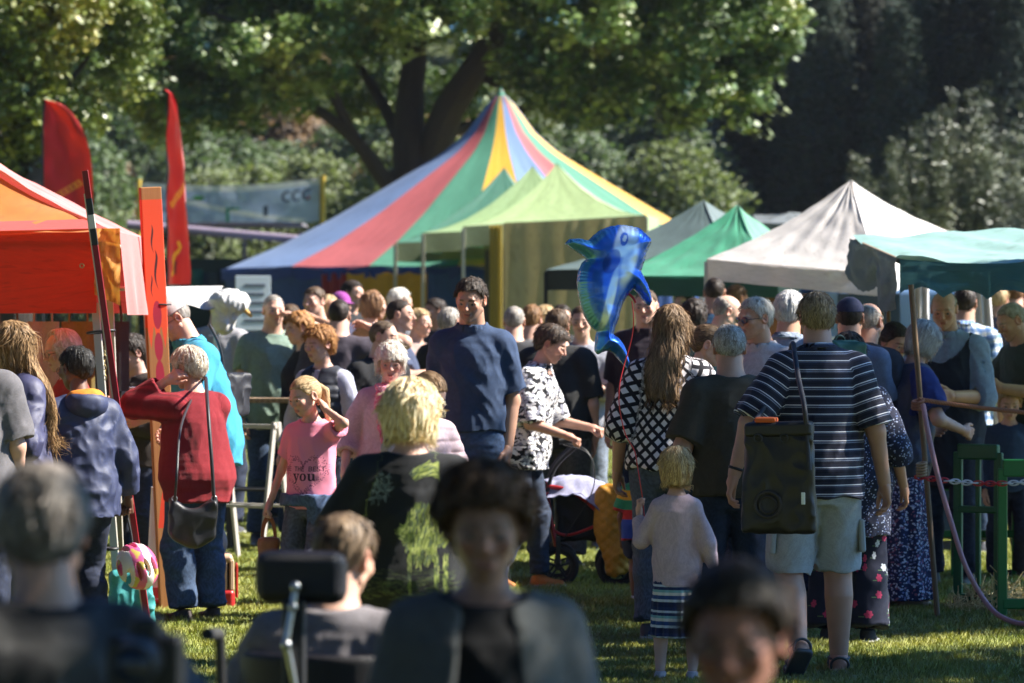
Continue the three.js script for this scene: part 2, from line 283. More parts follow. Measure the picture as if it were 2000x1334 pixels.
function hairGeo(h, near, seed) {
  const st = h.st, r = rng(seed * 31 + 5), keys = HL[h.hl || { short: 'short', crop: 'crop', bob: 'bob', long: 'longer', pony: 'pulled', bun: 'pulled', curly: 'short', fringe: 'crop' }[st]];
  const t = h.t ?? { short: 0.010, crop: 0.0045, bob: 0.020, long: 0.017, pony: 0.006, bun: 0.006, curly: 0.022, fringe: 0.0045 }[st];
  const stretch = h.stretch ?? { bob: 0.58, long: 0.5, curly: 0.8 }[st] ?? 0.92, L = h.len ?? 0.4, drop = h.drop ?? 0, P = (x, y, z) => ({ x, y, z });
  const wav = h.wave ?? (st === 'curly' ? 1 : 0.3), hz = h.back ?? -0.12;
  const f = (x, y, z) => {
    const az = atan2(abs(x), z + 0.012); let cy = y - 0.03; if (cy < 0) cy *= stretch;
    const g = noise(cos(az) * 13 * (x > 0 ? 1 : -1), y * 9 + seed, sin(az) * 13), g2 = noise(x * 40 + seed, y * 26, z * 40);
    let d = ell(x, cy, z + 0.012, 0.074 + t, 0.086 + t * 1.1, 0.097 + t) - 0.005 * g * (t / 0.015) - wav * 0.007 * g2;
    let lim = pick(keys, az) - drop * (az > 0.9 ? 1 : 0);
    d = smax(d, (lim + 0.008 * noise(az * 9 * sign(x), 3, seed) - y) * 0.8, 0.008);
    if (st === 'fringe') d = smax(d, y - 0.06 + 0.04 * cos(az), 0.01);
    if ((st === 'bob' || st === 'long') && h.hl !== 'mop') d = smax(d, -(max(abs(x) - 0.064, 0.03 - z)), 0.012);
    if (st === 'long') { const v = clamp(-y / L), k = 0.075 + 0.02 * sin(v * 3) , cz = lerp(-0.055, hz, sstep(0, 0.5, v)) + 0.01 * sin(v * 9 + seed); const q = ell2(x - 0.012 * sin(v * 7 + seed), z - cz, k * (1 + 0.1 * g), 0.042 * (1 - 0.25 * v)); d = smin(d, max(q - 0.004 * g - 0.004 * wav * g2, y - 0.02, -L - y + 0.03 * noise(x * 30, seed, 0)), 0.03); }
    if (st === 'pony') d = smin(d, min(cap(x, y, z, P(0, 0.045, -0.1), P(0, -0.01, -0.15), 0.02, 0.028), cap(x, y, z, P(0, -0.01, -0.15), P(0.01, -L, hz), 0.028, 0.012)) - 0.004 * g2, 0.012);
    if (st === 'bun') d = smin(d, hypot(x, y - 0.06, z + 0.115) - 0.034 - 0.005 * g2, 0.01);
    return d;
  };
  const c0 = lin(h.c), c1 = lin(h.c2 || h.c), bottom = st === 'long' || st === 'pony' ? -L - 0.04 : -0.17;
  const g = surf(f, [-0.15, bottom, min(-0.17, hz - 0.06)], [0.15, 0.17, 0.14], near ? 0.009 : 0.014, (x, y, z) => { const k = clamp(0.35 + 0.9 * noise(x * 60, y * 14, z * 60 + seed)); return [x, y, lerp(c0.r, c1.r, k), lerp(c0.g, c1.g, k), lerp(c0.b, c1.b, k)]; });
  const P_ = g.attributes.position, N_ = g.attributes.normal, pos = [], nor = [], col = [], idx = [], n = h.n ?? (near ? 1250 : 220);
  const seg = 3, sl = (h.sl ?? { short: 0.026, crop: 0.010, bob: 0.07, long: 0.12, pony: 0.06, bun: 0.05, curly: 0.03, fringe: 0.012 }[st]) / seg, wd = (near ? 0.0015 : 0.003), lift = h.lift ?? { short: 0.35, crop: 0.3, curly: 0.5 }[st] ?? 0.08;
  for (let i = 0; i < n && P_.count; i++) {
    const q = floor(r() * P_.count), p = V(P_.getX(q), P_.getY(q), P_.getZ(q)), nn = V(N_.getX(q), N_.getY(q), N_.getZ(q)), k = r(), c = c0.clone().lerp(c1, k), l = sl * (0.6 + 0.8 * r()), b0 = pos.length / 3, jx = r() - 0.5, jz = r() - 0.5;
    for (let s = 0; s <= seg; s++) {
      let d = st === 'pony' && p.z > -0.1 || st === 'bun' ? V(-p.x * 1.2, 0.03 - p.y, -0.13 - p.z).normalize() : V(p.x * 5, p.y > 0.02 ? -0.15 : -1, (p.z + 0.03) * 5 * (p.y > 0.05 ? 1 : 0.3));
      if (h.swept && p.y > 0.03) d.add(V(h.swept, 0, 0.2));
      d.normalize().add(V(jx + wav * sin(s * 2 + i), wav * cos(s * 2.3 + i) * 0.5, jz).multiplyScalar(st === 'short' || st === 'curly' || st === 'crop' ? 0.9 : 0.4)); d.addScaledVector(nn, -d.dot(nn)).normalize().addScaledVector(nn, lift * (s / seg)).normalize();
      const side = d.clone().cross(nn).normalize(), w = wd * (s === seg ? 0.3 : 1), o = 0.0012 + 0.0025 * r();
      for (const e of [-1, 1]) { pos.push(p.x + side.x * w * e + nn.x * o, p.y + side.y * w * e + nn.y * o, p.z + side.z * w * e + nn.z * o); nor.push(nn.x, nn.y, nn.z); col.push(c.r, c.g, c.b); }
      if (s) { const a = b0 + s * 2 - 2; idx.push(a, a + 1, a + 3, a, a + 3, a + 2); }
      p.addScaledVector(d, l);
      { const e = 0.002, v = f(p.x, p.y, p.z); nn.set(f(p.x + e, p.y, p.z) - v, f(p.x, p.y + e, p.z) - v, f(p.x, p.y, p.z + e) - v).normalize(); if (lift < 0.2) p.addScaledVector(nn, clamp(-v, -0.012, 0.012)); else if (v < 0) p.addScaledVector(nn, -v); }
    }
  }
  const sg = new THREE.BufferGeometry(); sg.setAttribute('position', new THREE.Float32BufferAttribute(pos, 3)); sg.setAttribute('normal', new THREE.Float32BufferAttribute(nor, 3)); sg.setAttribute('color', new THREE.Float32BufferAttribute(col, 3)); sg.setIndex(idx);
  g.deleteAttribute('uv'); return mergeGeometries([g, sg]);
}
const sign = x => x < 0 ? -1 : 1, ell2 = (x, z, a, b) => { const k = hypot(x / a, z / b); return k < 1e-5 ? -min(a, b) : k * (k - 1) / hypot(x / (a * a), z / (b * b)); };
// ---------------------------------------------------------------- people: one figure
const ridge = a => 1 - 2.6 * abs(a);
function foldOf(kind, seed) {
  const s = seed * 3.7;
  if (kind === 'jacket') return (x, y, z) => 0.012 * ridge(noise(x * 6 + s, y * 7 + x * 3, z * 6)) + 0.006 * ridge(noise(x * 15, y * 13 + s, z * 15));
  if (kind === 'puffer') return (x, y, z) => 0.010 * sqrt(abs(sin(y * PI / 0.055))) - 0.008 + 0.004 * noise(x * 20, y * 18 + s, z * 20);
  if (kind === 'knit') return (x, y, z) => 0.009 * ridge(noise(x * 5 + s, y * 3, z * 5)) + 0.003 * noise(x * 25, y * 12 + s, z * 25);
  if (kind === 'jeans') return (x, y, z, k) => 0.005 * ridge(noise(x * 7 + s, y * 6, z * 7)) + 0.007 * (k ?? 0.3) * ridge(noise(x * 8 + s, y * 24 + 4 * x, z * 8)) + 0.0025 * noise(x * 26, y * 26, z * 26 + s);
  return (x, y, z) => 0.010 * ridge(noise(x * 5.5 + s + y * 2.2, y * 2.6, z * 5.5)) + 0.006 * ridge(noise(x * 11 + y * 5, y * 5.5 + s, z * 11)) + 0.002 * noise(x * 30, y * 18 + s, z * 30);
}
let personNo = 0;
const people = [];
function person(o) {
  const no = ++personNo, s = o.s, H = o.H ?? EYE + (HORIZON - o.top) / s + (o.dh || 0), t = o.t, near = s >= 298 && s < 700, vis = o.cell ?? (near ? 0.0145 : s >= 700 ? 0.015 : 0.021);
  const fat = o.fat ?? 0.25, child = t === 'c', fem = t === 'f', sk = lin(o.skin || [0.62, 0.36, 0.26]);
  const hh = (0.165 + 0.035 * H) * (o.hs || 1), kh = hh / 0.23, hipY0 = (child ? 0.49 : 0.515) * H;
  const shoulderY0 = H - hh - 0.070 * H, dy = o.seat ? o.seat + 0.06 - hipY0 : 0, hipY = hipY0 + dy, shY = shoulderY0 + (o.seat ? dy : 0);
  const Y = y => y * H + dy, sw = (fem ? 0.082 : child ? 0.082 : 0.091) * H * (1 + 0.12 * (fat - 0.25)) * (o.sw || 1), lean = o.lean || [0, 0];
  const nb = shY + 0.050 * H, offK = y => { const q = clamp((y - hipY) / (nb - hipY), 0, 1.12); return q * q * (1.6 - 0.6 * q); };
  const ox = y => lean[0] * offK(y), oz = y => lean[1] * offK(y);
  // trunk profile
  const F = max(fat - 0.15, 0) * H, W = (o.wide || 1) * (fem ? 0.93 : child ? 0.95 : 0.89), pr = curve((fem ? [[0.455, 0.086, 0.064, 0], [0.53, 0.104, 0.073, -0.004], [0.60, 0.088, 0.062, 0], [0.645, 0.079, 0.058, 0.002], [0.70, 0.084, 0.062, 0.006], [0.745, 0.092, 0.072, 0.012], [0.79, 0.093, 0.060, 0.004], [0.822, 0.080, 0.046, -0.002], [0.848, 0.044, 0.036, -0.002]]
    : child ? [[0.44, 0.08, 0.06, 0], [0.52, 0.09, 0.066, 0], [0.60, 0.082, 0.064, 0.004], [0.68, 0.084, 0.06, 0.002], [0.75, 0.088, 0.058, 0], [0.79, 0.08, 0.046, 0], [0.82, 0.042, 0.036, 0]]
      : [[0.455, 0.082, 0.060, 0], [0.53, 0.096, 0.068, -0.002], [0.60, 0.090, 0.064, 0], [0.66, 0.092, 0.064, 0.002], [0.72, 0.100, 0.070, 0.004], [0.77, 0.105, 0.068, 0.002], [0.80, 0.102, 0.058, -0.002], [0.825, 0.086, 0.046, -0.004], [0.85, 0.046, 0.038, -0.004]])
    .map(([y, w, d, z], i, A) => { const belly = sstep(0.46, 0.56, y) * sstep(0.8, 0.66, y), yy = lerp(y, y * (shY - hipY + 0) / 1, 0); return [Y(lerp(A[0][0], (nb - dy) / H, (y - A[0][0]) / (A[A.length - 1][0] - A[0][0]))), w * H * W + F * 0.05 * belly, d * H * (W + 1) / 2 + F * 0.06 * belly, z * H + F * 0.025 * belly]; }));
  // joints
  const J = {}, aU = 0.172 * H, aF = 0.145 * H, shO = [ox(shY), oz(shY)];
  for (const [n, sd] of [['L', 1], ['R', -1]]) {
    const A = (o.arm && o.arm[n]) || {}, S = V(shO[0] + sd * sw, shY + (A.up || 0) * H, shO[1] - 0.006 * H), h = A.h || [0.14, -0.96, 0.12], l = aU + aF;
    const pole = A.pole || [0.5, -0.2, -1], [E, T] = ik(S, S.clone().add(V(sd * h[0] * l, h[1] * l, h[2] * l)), aU, aF, V(sd * pole[0], pole[1], pole[2]));
    J['sh' + n] = S; J['el' + n] = E; J['wr' + n] = T;
    const G = (o.leg && o.leg[n]) || {}, hp = V(sd * 0.052 * H * (1 + 0.3 * fat) * W, hipY, 0), ankY = 0.042 * H + (G.up || 0);
    let K, N;
    if (o.seat) { K = V(hp.x + sd * 0.05, o.seat + 0.07, 0.245 * H * 1.0); N = V(K.x, o.seat - 0.22 * H + 0.03, K.z + 0.06); }
    else [K, N] = ik(hp, V(sd * (0.055 * H + (G.out ?? 0.015)), ankY, G.fwd ?? 0), 0.245 * H, 0.235 * H, V(sd * 0.15, 0, 1));
    J['hip' + n] = hp; J['kn' + n] = K; J['an' + n] = N; J['pitch' + n] = G.pitch || 0;
  }
  const hm = new THREE.Matrix4(), hd = o.head || [0, 0, 0], pivot = V(0, -0.07, -0.018), nk = V(ox(nb) * 1.08, H - hh / 2 - 0.07 * kh + (o.seat ? dy : 0), oz(nb) * 1.08 + 0.004 * H + (o.neckFwd || 0.012 * H));
  hm.compose(nk, new THREE.Quaternion().setFromEuler(new THREE.Euler(R(hd[1]), R(hd[0]), R(hd[2] || 0), 'YXZ')), V(kh, kh, kh)).multiply(new THREE.Matrix4().makeTranslation(-pivot.x, -pivot.y, -pivot.z));
  const nBase = V(ox(nb), nb - 0.015 * H, oz(nb) - 0.006 * H), nTop = V(0, -0.045, -0.012).applyMatrix4(hm), nr = (fem || child ? 0.030 : 0.0365) * H * (1 + 0.25 * (fat - 0.25));
  const q = 1 + 0.45 * (fat - 0.25), ra = (fem ? [0.0265, 0.0235, 0.0225, 0.0150] : child ? [0.0235, 0.0205, 0.0205, 0.0155] : [0.0285, 0.0250, 0.0250, 0.0175]).map(v => v * H * q);
  const rl = (fem || child ? [0.054, 0.034, 0.034, 0.022] : [0.054, 0.036, 0.036, 0.023]).map(v => v * H * q);
  const shr = (fem || child ? 0.029 : 0.035) * H * q, shn = shr * 0.62;
  // hollow helper distances
  const armD = (n, x, y, z, e) => min(smin(cap(x, y, z, J['sh' + n], J['el' + n], ra[0] + e, ra[1] + e), cap(x, y, z, J['el' + n], J['wr' + n], ra[2] + e, ra[3] + e), 0.02), 9);
  const trunk = (x, y, z, e) => { const a = loft(pr, x, y, z, ox(y), oz(y), e); return smin(a, min(cap(x, y, z, nBase, J.shL, shn + e, shr + e), cap(x, y, z, nBase, J.shR, shn + e, shr + e)), 0.035); };
  const calf = {}; for (const n of 'LR') { const a = J['kn' + n], b = J['an' + n]; calf[n] = a.clone().lerp(b, 0.3).add(V(0, 0, -0.012 * H).multiplyScalar(o.seat ? 0 : 1)); }
  const legD = (n, x, y, z, e) => smin(cap(x, y, z, J['hip' + n], J['kn' + n], rl[0] + e, rl[1] + e), min(cap(x, y, z, J['kn' + n], calf[n], rl[2] * 0.98 + e, rl[2] * 1.04 + e), cap(x, y, z, calf[n], J['an' + n], rl[2] * 1.04 + e, rl[3] + e)), 0.02);
  const bodyF = (x, y, z) => {
    let d = trunk(x, y, z, 0); d = smin(d, cap(x, y, z, nBase, nTop, nr * 1.06, nr), 0.03);
    const n = x > shO[0] * 0.5 ? 'L' : 'R'; d = min(smin(d, armD(n, x, y, z, 0), 0.02), armD(n === 'L' ? 'R' : 'L', x, y, z, 0));
    return smin(d, min(legD('L', x, y, z, 0), legD('R', x, y, z, 0)), 0.02);
  };
  const all = Object.entries(J).filter(([k, v]) => v.isVector3).map(([k, v]) => v), lo = [0, 1, 2].map(i => min(...all.map(v => v.getComponent(i))) - 0.22 - 0.16 * fat), hi = [0, 1, 2].map(i => max(...all.map(v => v.getComponent(i))) + 0.22 + 0.16 * fat); hi[1] = max(hi[1], nTop.y + 0.05);
  lo[0] = min(lo[0], -0.25 * W - 0.1 * fat); hi[0] = max(hi[0], 0.25 * W + 0.1 * fat);
  // garments as fields
  const G = [];
  const backSeam = o.back ?? (abs(((o.yaw || 0) + 540) % 360 - 180) > 90);
  function top(c) {
    const ease = c.ease ?? 0.012, hem = Y(c.hem ?? 0.47), sl = c.sl ?? 0.55, fold = foldOf(c.fold, no + (c.seed || 0)), loose = c.loose ?? 0.6, amp = c.amp ?? 1, chestY = Y(0.76), flare = c.flare ?? 0.016;
    const cw = pr.get(0, chestY), cd = pr.get(1, chestY), g = curve(Array.from({ length: 24 }, (_, i) => { const y = lerp(pr.y0 - 0.2, pr.y1, i / 23), k = sstep(chestY, chestY - 0.15, y) * loose, w = pr.get(0, y), d = pr.get(1, y), f = flare * clamp((chestY - y) / 0.5); return [y, lerp(w, max(w, cw * 0.98), k) + f, lerp(d, max(d, cd * 0.97), k) + f, pr.get(2, y)]; }));
    const rn = (c.neck ?? 0.046) * H, ncz = c.v ? 0.02 * H : 0, nc = V(nBase.x, nBase.y + 0.032 * H, nBase.z + 0.012 * H + ncz), ends = {};
    for (const n of 'LR') { const up = sl <= 1, a = up ? J['sh' + n] : J['el' + n], b = up ? J['el' + n] : J['wr' + n], k = up ? sl : sl - 1; ends[n] = { p: a.clone().lerp(b, k), d: b.clone().sub(a).normalize(), up, se: c.sease ?? ease * 1.25 }; }
    const sleeve = (n, x, y, z) => {
      const e = ends[n]; if (sl <= 0) return 9;
      let d = cap(x, y, z, J['sh' + n], J['el' + n], ra[0] + e.se, ra[1] + e.se + (e.up ? 0.008 : 0));
      const cut = (x - e.p.x) * e.d.x + (y - e.p.y) * e.d.y + (z - e.p.z) * e.d.z;
      d = e.up ? max(d, cut) : smin(d, max(cap(x, y, z, J['el' + n], J['wr' + n], ra[2] + e.se, ra[3] + e.se), cut), 0.02);
      if (e.se > 0.012 && cut > -0.045 && cut < 0.02) d = max(d, -armD(n, x, y, z, e.se * 0.4));
      return d;
    };
    const f = (x, y, z) => {
      let d = loft(g, x, y, z, ox(y), oz(y), ease); const sh = min(cap(x, y, z, nBase, J.shL, shn + ease * 0.8, shr + ease * 0.8), cap(x, y, z, nBase, J.shR, shn + ease * 0.8, shr + ease * 0.8));
      d = smin(d, sl > 0 ? sh : max(sh, abs(x - shO[0]) - sw * 0.96), 0.035);
      d = max(d, hem - y + 0.012 * noise(x * 6, no, z * 6));
      const m = x > shO[0] * 0.5 ? 'L' : 'R'; if (sl > 0) { d = smin(d, sleeve(m, x, y, z), 0.018); d = min(d, sleeve(m === 'L' ? 'R' : 'L', x, y, z)); } else d = max(d, -cap(x, y, z, J['sh' + m], J['el' + m], ra[0] + 0.008, ra[1] + 0.008));
      d -= max(amp * fold(x, y, z) + 0.003, -0.003) * sstep(nb + 0.01, nb - 0.14, y);
      d = smax(d, -(hypot(x - nc.x, (y - nc.y) * (c.v ? 0.6 : 1), z - nc.z) - rn), 0.006);
      if (c.open) { const w = c.open * (0.6 + 0.9 * clamp((nb - y) / 0.5)); d = smax(d, -max(abs(x - ox(y)) - w, oz(y) - z, -1), 0.012); }
      if (c.collar) { const cy = nb + 0.004 * H + 0.2 * (oz(nb) - z), nd = cap(x, y, z, nBase, nTop, nr * 1.06, nr) - 0.009 - 0.3 * max(cy + 0.018 - y, 0); d = smin(d, smax(abs(nd) - 0.007, abs(y - cy) - 0.022, 0.006), 0.006); }
      return d;
    };
    const uvf = (x, y, z, nx, ny, nz) => {
      const tl = loft(g, x, y, z, ox(y), oz(y), ease), m = x > shO[0] ? 'L' : 'R';
      if (sl > 0 && sleeve(m, x, y, z) < tl - 0.004) { const a = J['sh' + m], d = J['el' + m].clone().sub(a).normalize(), px = x - a.x, py = y - a.y, pz = z - a.z, l = px * d.x + py * d.y + pz * d.z; if (c.map?.print) return [0.9, clamp(-l), 1, 1, 1]; return [atan2(pz - d.z * l, px - d.x * l) * 0.06 + 1, shY - l, 1, 1, 1]; }
      if (c.map?.print) { const fr = backSeam ? nz < 0 : nz > 0, W2 = c.map.pw; return [fr ? clamp(0.25 + (backSeam ? -1 : 1) * (x - ox(y)) / (2 * W2), 0.02, 0.48) : 0.75, (y - Y(c.map.py)) / c.map.ph, 1, 1, 1]; }
      return [(backSeam ? atan2(x - ox(y), -(z - oz(y))) : atan2(x - ox(y), z - oz(y))) * 0.18, y, 1, 1, 1];
    };
    return { f, uvf, name: c.name || 'shirt', c, lo: [lo[0], hem - 0.03, lo[2]], hi: [hi[0], nb + 0.09, hi[2]], cell: vis * 0.95 };
  }
  function bottom(c) {
    const fold = foldOf(c.fold || 'jeans', no + 11), ease = c.ease ?? 0.012, wY = Y(c.waist ?? 0.6), len = c.len ?? 0.965;
    if (c.kind === 'skirt') {
      const hem = Y(c.hem ?? 0.28), w0 = pr.get(0, wY) + 0.012, d0 = pr.get(1, wY) + 0.012, hw = pr.get(0, Y(0.53)) + 0.015, hd2 = pr.get(1, Y(0.53)) + 0.015, fl = c.flare ?? 0.05;
      const g = curve([[hem - 0.05, hw + fl * 1.05, hd2 + fl * 1.05, 0], [lerp(hem, Y(0.5), 0.5), hw + fl * 0.55, hd2 + fl * 0.55, 0], [Y(0.53), hw, hd2, 0], [wY, w0, d0, 0]]);
      const f = (x, y, z) => { const a = atan2(x, z), k = clamp((Y(0.53) - y) / 0.35); return max(loft(g, x, y, z, ox(y), oz(y), 0) - k * (c.pleat ?? 0.012) * (sin(a * (c.np ?? 11) + 2 * noise(a * 2, no, y * 1.5)) + 0.5 * noise(a * 6, y * 3, no)) - 0.003 * noise(x * 20, y * 14, z * 20), hem - y, y - wY); };
      return { f, uvf: (x, y, z) => [atan2(x, backSeam ? -z : z) * 0.2, y, 1, 1, 1], name: c.name || 'skirt', c, lo: [-0.5, hem - 0.03, -0.5], hi: [0.5, wY + 0.03, 0.5], cell: c.cell ?? vis };
    }
    const ends = {}; for (const n of 'LR') { const k = (len - 0.5) * 2, up = len <= 0.5, a = up ? J['hip' + n] : J['kn' + n], b = up ? J['kn' + n] : J['an' + n]; ends[n] = { p: a.clone().lerp(b, up ? len * 2 : k), d: b.clone().sub(a).normalize(), up }; }
    const legG = (n, x, y, z) => {
      const e = ends[n], a = J['hip' + n], k = J['kn' + n], b = J['an' + n], le = c.lease ?? ease;
      let d = e.up ? cap(x, y, z, a, k, rl[0] + ease, rl[1] + le + (c.wideLeg ?? 0.02)) : smin(cap(x, y, z, a, k, rl[0] + ease * 0.6, rl[1] + le), cap(x, y, z, k, b, rl[2] + le, rl[3] + le + (c.bell ?? 0.02)), 0.03);
      if (!e.up) d = smin(d, cap(x, y, z, k, calf[n], rl[2] + le, rl[2] * 1.05 + le), 0.02);
      const cut = (x - e.p.x) * e.d.x + (y - e.p.y) * e.d.y + (z - e.p.z) * e.d.z; d = max(d, cut);
      if (cut > -0.05 && cut < 0.02 && le > 0.012) d = max(d, -legD(n, x, y, z, le * 0.3));
      return d;
    };
    const f = (x, y, z) => {
      const hipsD = max(loft(pr, x, y, z, ox(y), oz(y), ease * 0.4), Y(0.44) - y), m = x > 0 ? 'L' : 'R', kn = J['kn' + m], an = J['an' + m];
      let d = smin(hipsD, legG(m, x, y, z), 0.03); d = min(d, legG(m === 'L' ? 'R' : 'L', x, y, z));
      d = max(d, y - wY);
      const w = 0.25 + exp(-pow((y - kn.y) / 0.08, 2)) + 1.2 * exp(-pow((y - an.y - 0.04) / 0.09, 2)) + 0.7 * exp(-pow((y - hipY + 0.04) / 0.06, 2));
      return d - (c.amp ?? 1) * fold(x, y, z, w);
    };
    return { f, uvf: (x, y, z) => [atan2(x - (x > 0 ? J.knL.x : J.knR.x), backSeam ? -z : z) * 0.09 + sign(x), y, 1, 1, 1], name: c.name || (len < 0.75 ? 'shorts' : 'trousers'), c, lo: [lo[0], min(J.anL.y, J.anR.y) - 0.05, lo[2]], hi: [hi[0], wY + 0.03, hi[2]], cell: c.cell ?? vis * 1.45 };
  }
  if (o.bot) G.push(bottom(o.bot));
  if (o.under) G.push(top(o.under));
  if (o.top1) G.push(top(o.top1));
  if (o.over) G.push(top(o.over));
  // position in the world: the head column o.x at o.s pixels per metre
  const root = new THREE.Group(); root.name = numbered('person'); scene.add(root); tag(root, o.label, 'person', o.group);
  const yaw = R(o.yaw || 0), z0 = -FPX / s, hx = nk.x * cos(yaw) + nk.z * sin(yaw);
  root.position.set((o.x - 1000) / s - hx, o.ground || 0, z0); root.rotation.y = yaw;
  // skin: body, head and hands in one surface, without the triangles that clothes cover
  const parts = [];
  {
    // below the chest long trousers hide every bit of skin but the arms, so the field stops there
    const clad = o.bot && !o.bot.kind && (o.bot.len ?? 0.965) > 0.9 && o.shoe !== null, cutY = Y(0.70), f = clad ? (x, y, z) => { const d = bodyF(x, y, z); if (y > cutY + 0.05) return d; return max(d, min(cutY - y, min(armD('L', x, y, z, 0.004), armD('R', x, y, z, 0.004)))); } : bodyF;
    const b = surf(f, lo, hi, near ? 0.018 : 0.026), np = b.attributes.position.array;
    const cb = new Float32Array(np.length); for (let i = 0; i < np.length / 3; i++) { const v = 1 + 0.12 * noise(np[i * 3] * 22, np[i * 3 + 1] * 22, np[i * 3 + 2] * 22 + no); cb[i * 3] = sk.r * v; cb[i * 3 + 1] = sk.g * v; cb[i * 3 + 2] = sk.b * v; }
    b.setAttribute('color', new THREE.BufferAttribute(cb, 3)); if (np.length) parts.push(b);
  }
  {
    const g0 = headTemplate(t, near ? 0.006 : 0.0095), P = g0.attributes.position, col = new Float32Array(P.count * 3), hc = lin(o.brow || (o.hair && o.hair.c) || [0.1, 0.07, 0.05]), lip = o.lip || [0.86, 0.66, 0.66], beard = o.beard && lin(o.beard);
    for (let i = 0; i < P.count; i++) {
      const x = P.getX(i), y = P.getY(i), z = P.getZ(i), ax = abs(x); let c = sk.clone();
      if (i >= g0.userData.n) { const d = hypot(ax - 0.031, y - 0.0015); c.setRGB(...(z > 0.08 && d < 0.0062 ? [0.03, 0.03, 0.035] : [0.4, 0.36, 0.34])); }
      else {
        const v = 1 + 0.14 * noise(x * 50, y * 50, z * 50 + no) + 0.08 * noise(x * 130, y * 130, z * 130); c.multiplyScalar(v);
        if (z > 0.045) { const ch = exp(-(pow((ax - 0.038) / 0.02, 2) + pow((y + 0.022) / 0.02, 2))) + 0.7 * exp(-(pow(x / 0.012, 2) + pow((y + 0.026) / 0.012, 2))); c.g *= 1 - 0.22 * ch; c.b *= 1 - 0.24 * ch; }
        if (z > 0.06 && ax < 0.0195 && y < -0.0525 && y > -0.071) { c.r *= lip[0]; c.g *= lip[1]; c.b *= lip[2]; }
        if (z > 0.06 && abs(y - 0.024 + (ax - 0.03) * (ax - 0.03) * 12) < 0.0045 && ax > 0.012 && ax < 0.05) c.lerp(hc, 0.75);
        if (ax > 0.078) { c.g *= 0.82; c.b *= 0.8; }
        if (beard && y < -0.03 && z > 0.0 && !(z > 0.06 && ax < 0.019 && y > -0.072 && y < -0.05)) c.lerp(beard, 0.55 * sstep(-0.03, -0.05, y + 0.02 * noise(x * 60, 3, 1)));
      }
      col[i * 3] = c.r; col[i * 3 + 1] = c.g; col[i * 3 + 2] = c.b;
    }
    const g = g0.clone(); g.setAttribute('color', new THREE.BufferAttribute(col, 3)); g.applyMatrix4(hm); parts.push(g);
  }
  const hs = 0.108 * H / 0.182;
  for (const [n, sd] of [['L', 1], ['R', -1]]) {
    const A = (o.arm && o.arm[n]) || {}; if (A.nohand) continue;
    const f = J['wr' + n].clone().sub(J['el' + n]).normalize(); if (A.bend) f.add(V(sd * A.bend[0], A.bend[1], A.bend[2])).normalize();
    let pn = A.palm ? V(sd * A.palm[0], A.palm[1], A.palm[2]) : V(-sd, 0, -0.15); pn.addScaledVector(f, -pn.dot(f)).normalize(); const th = pn.clone().cross(f).multiplyScalar(sd);
    const g = handTemplate(A.hand || 'relaxed', near ? 0.006 : 0.011).clone(); if (sd < 0) { tr(g, 0, 0, 0, 0, 0, 0, -1, 1, 1); const ix = g.index.array; for (let i = 0; i < ix.length; i += 3) { const q = ix[i]; ix[i] = ix[i + 1]; ix[i + 1] = q; } }
    const m = new THREE.Matrix4().makeBasis(th.clone().multiplyScalar(sd), f.clone().negate(), pn).scale(V(hs, hs, hs)); m.setPosition(J['wr' + n]); g.applyMatrix4(m);
    const c = new Float32Array(g.attributes.position.count * 3); for (let i = 0; i < c.length; i += 3) { c[i] = sk.r; c[i + 1] = sk.g * 0.93; c[i + 2] = sk.b * 0.92; } g.setAttribute('color', new THREE.BufferAttribute(c, 3)); parts.push(g);
    J['hand' + n] = J['wr' + n].clone().addScaledVector(f, 0.085 * hs).addScaledVector(pn, 0.02);
  }
  const body = mesh('body', mergeGeometries(parts), skinMat, root);
  // clothes
  for (const g of G) { const m = mesh(g.name, surf(g.f, g.lo, g.hi, g.cell, g.uvf), clothMat(g.c.c || [1, 1, 1], g.c.kind2 || 'fab', g.c.map), root); m.geometry.deleteAttribute('color'); if (g.c.label) m.userData.label = g.c.label; }
  if (o.hair) { const g = hairGeo(o.hair, near, no); g.applyMatrix4(hm); mesh('hair', g, hairMat, root); }
  if (o.shoe !== null && !o.seat) for (const n of 'LR') {
    const g = shoeTemplate('a').clone(), c = g.attributes.color, [a, b] = shoeMat(o.shoe || [0.05, 0.05, 0.06], o.sole || [0.5, 0.5, 0.5]); for (let i = 0; i < c.count; i++) { const k = c.getX(i); c.setXYZ(i, lerp(a.r, b.r, k), lerp(a.g, b.g, k), lerp(a.b, b.b, k)); }
    const k = 0.15 * H / 0.26; tr(g, 0, 0, 0, J['pitch' + n], 0.12 * (n === 'L' ? 1 : -1), 0, k, 0.042 * H / 0.077, k); tr(g, J['an' + n].x, J['an' + n].y + 0.001, J['an' + n].z); mesh('shoe', g, shoeSkin, root);
  }
  const P = { root, J, hm, H, kh, sk, nk, nb, ox, oz, hipY, shY, yaw, near, Y, bodyF, G, toWorld: v => v.clone().applyMatrix4(new THREE.Matrix4().compose(root.position, root.quaternion, V(1, 1, 1))) };
  if (o.glasses) glasses(P, o.glasses);
  if (o.cap) headCap(P, o.cap);
  people.push(P); return P;
}
const shoeSkin = mat([1, 1, 1], { roughness: 0.7, vertexColors: true, key: 'shoe' });
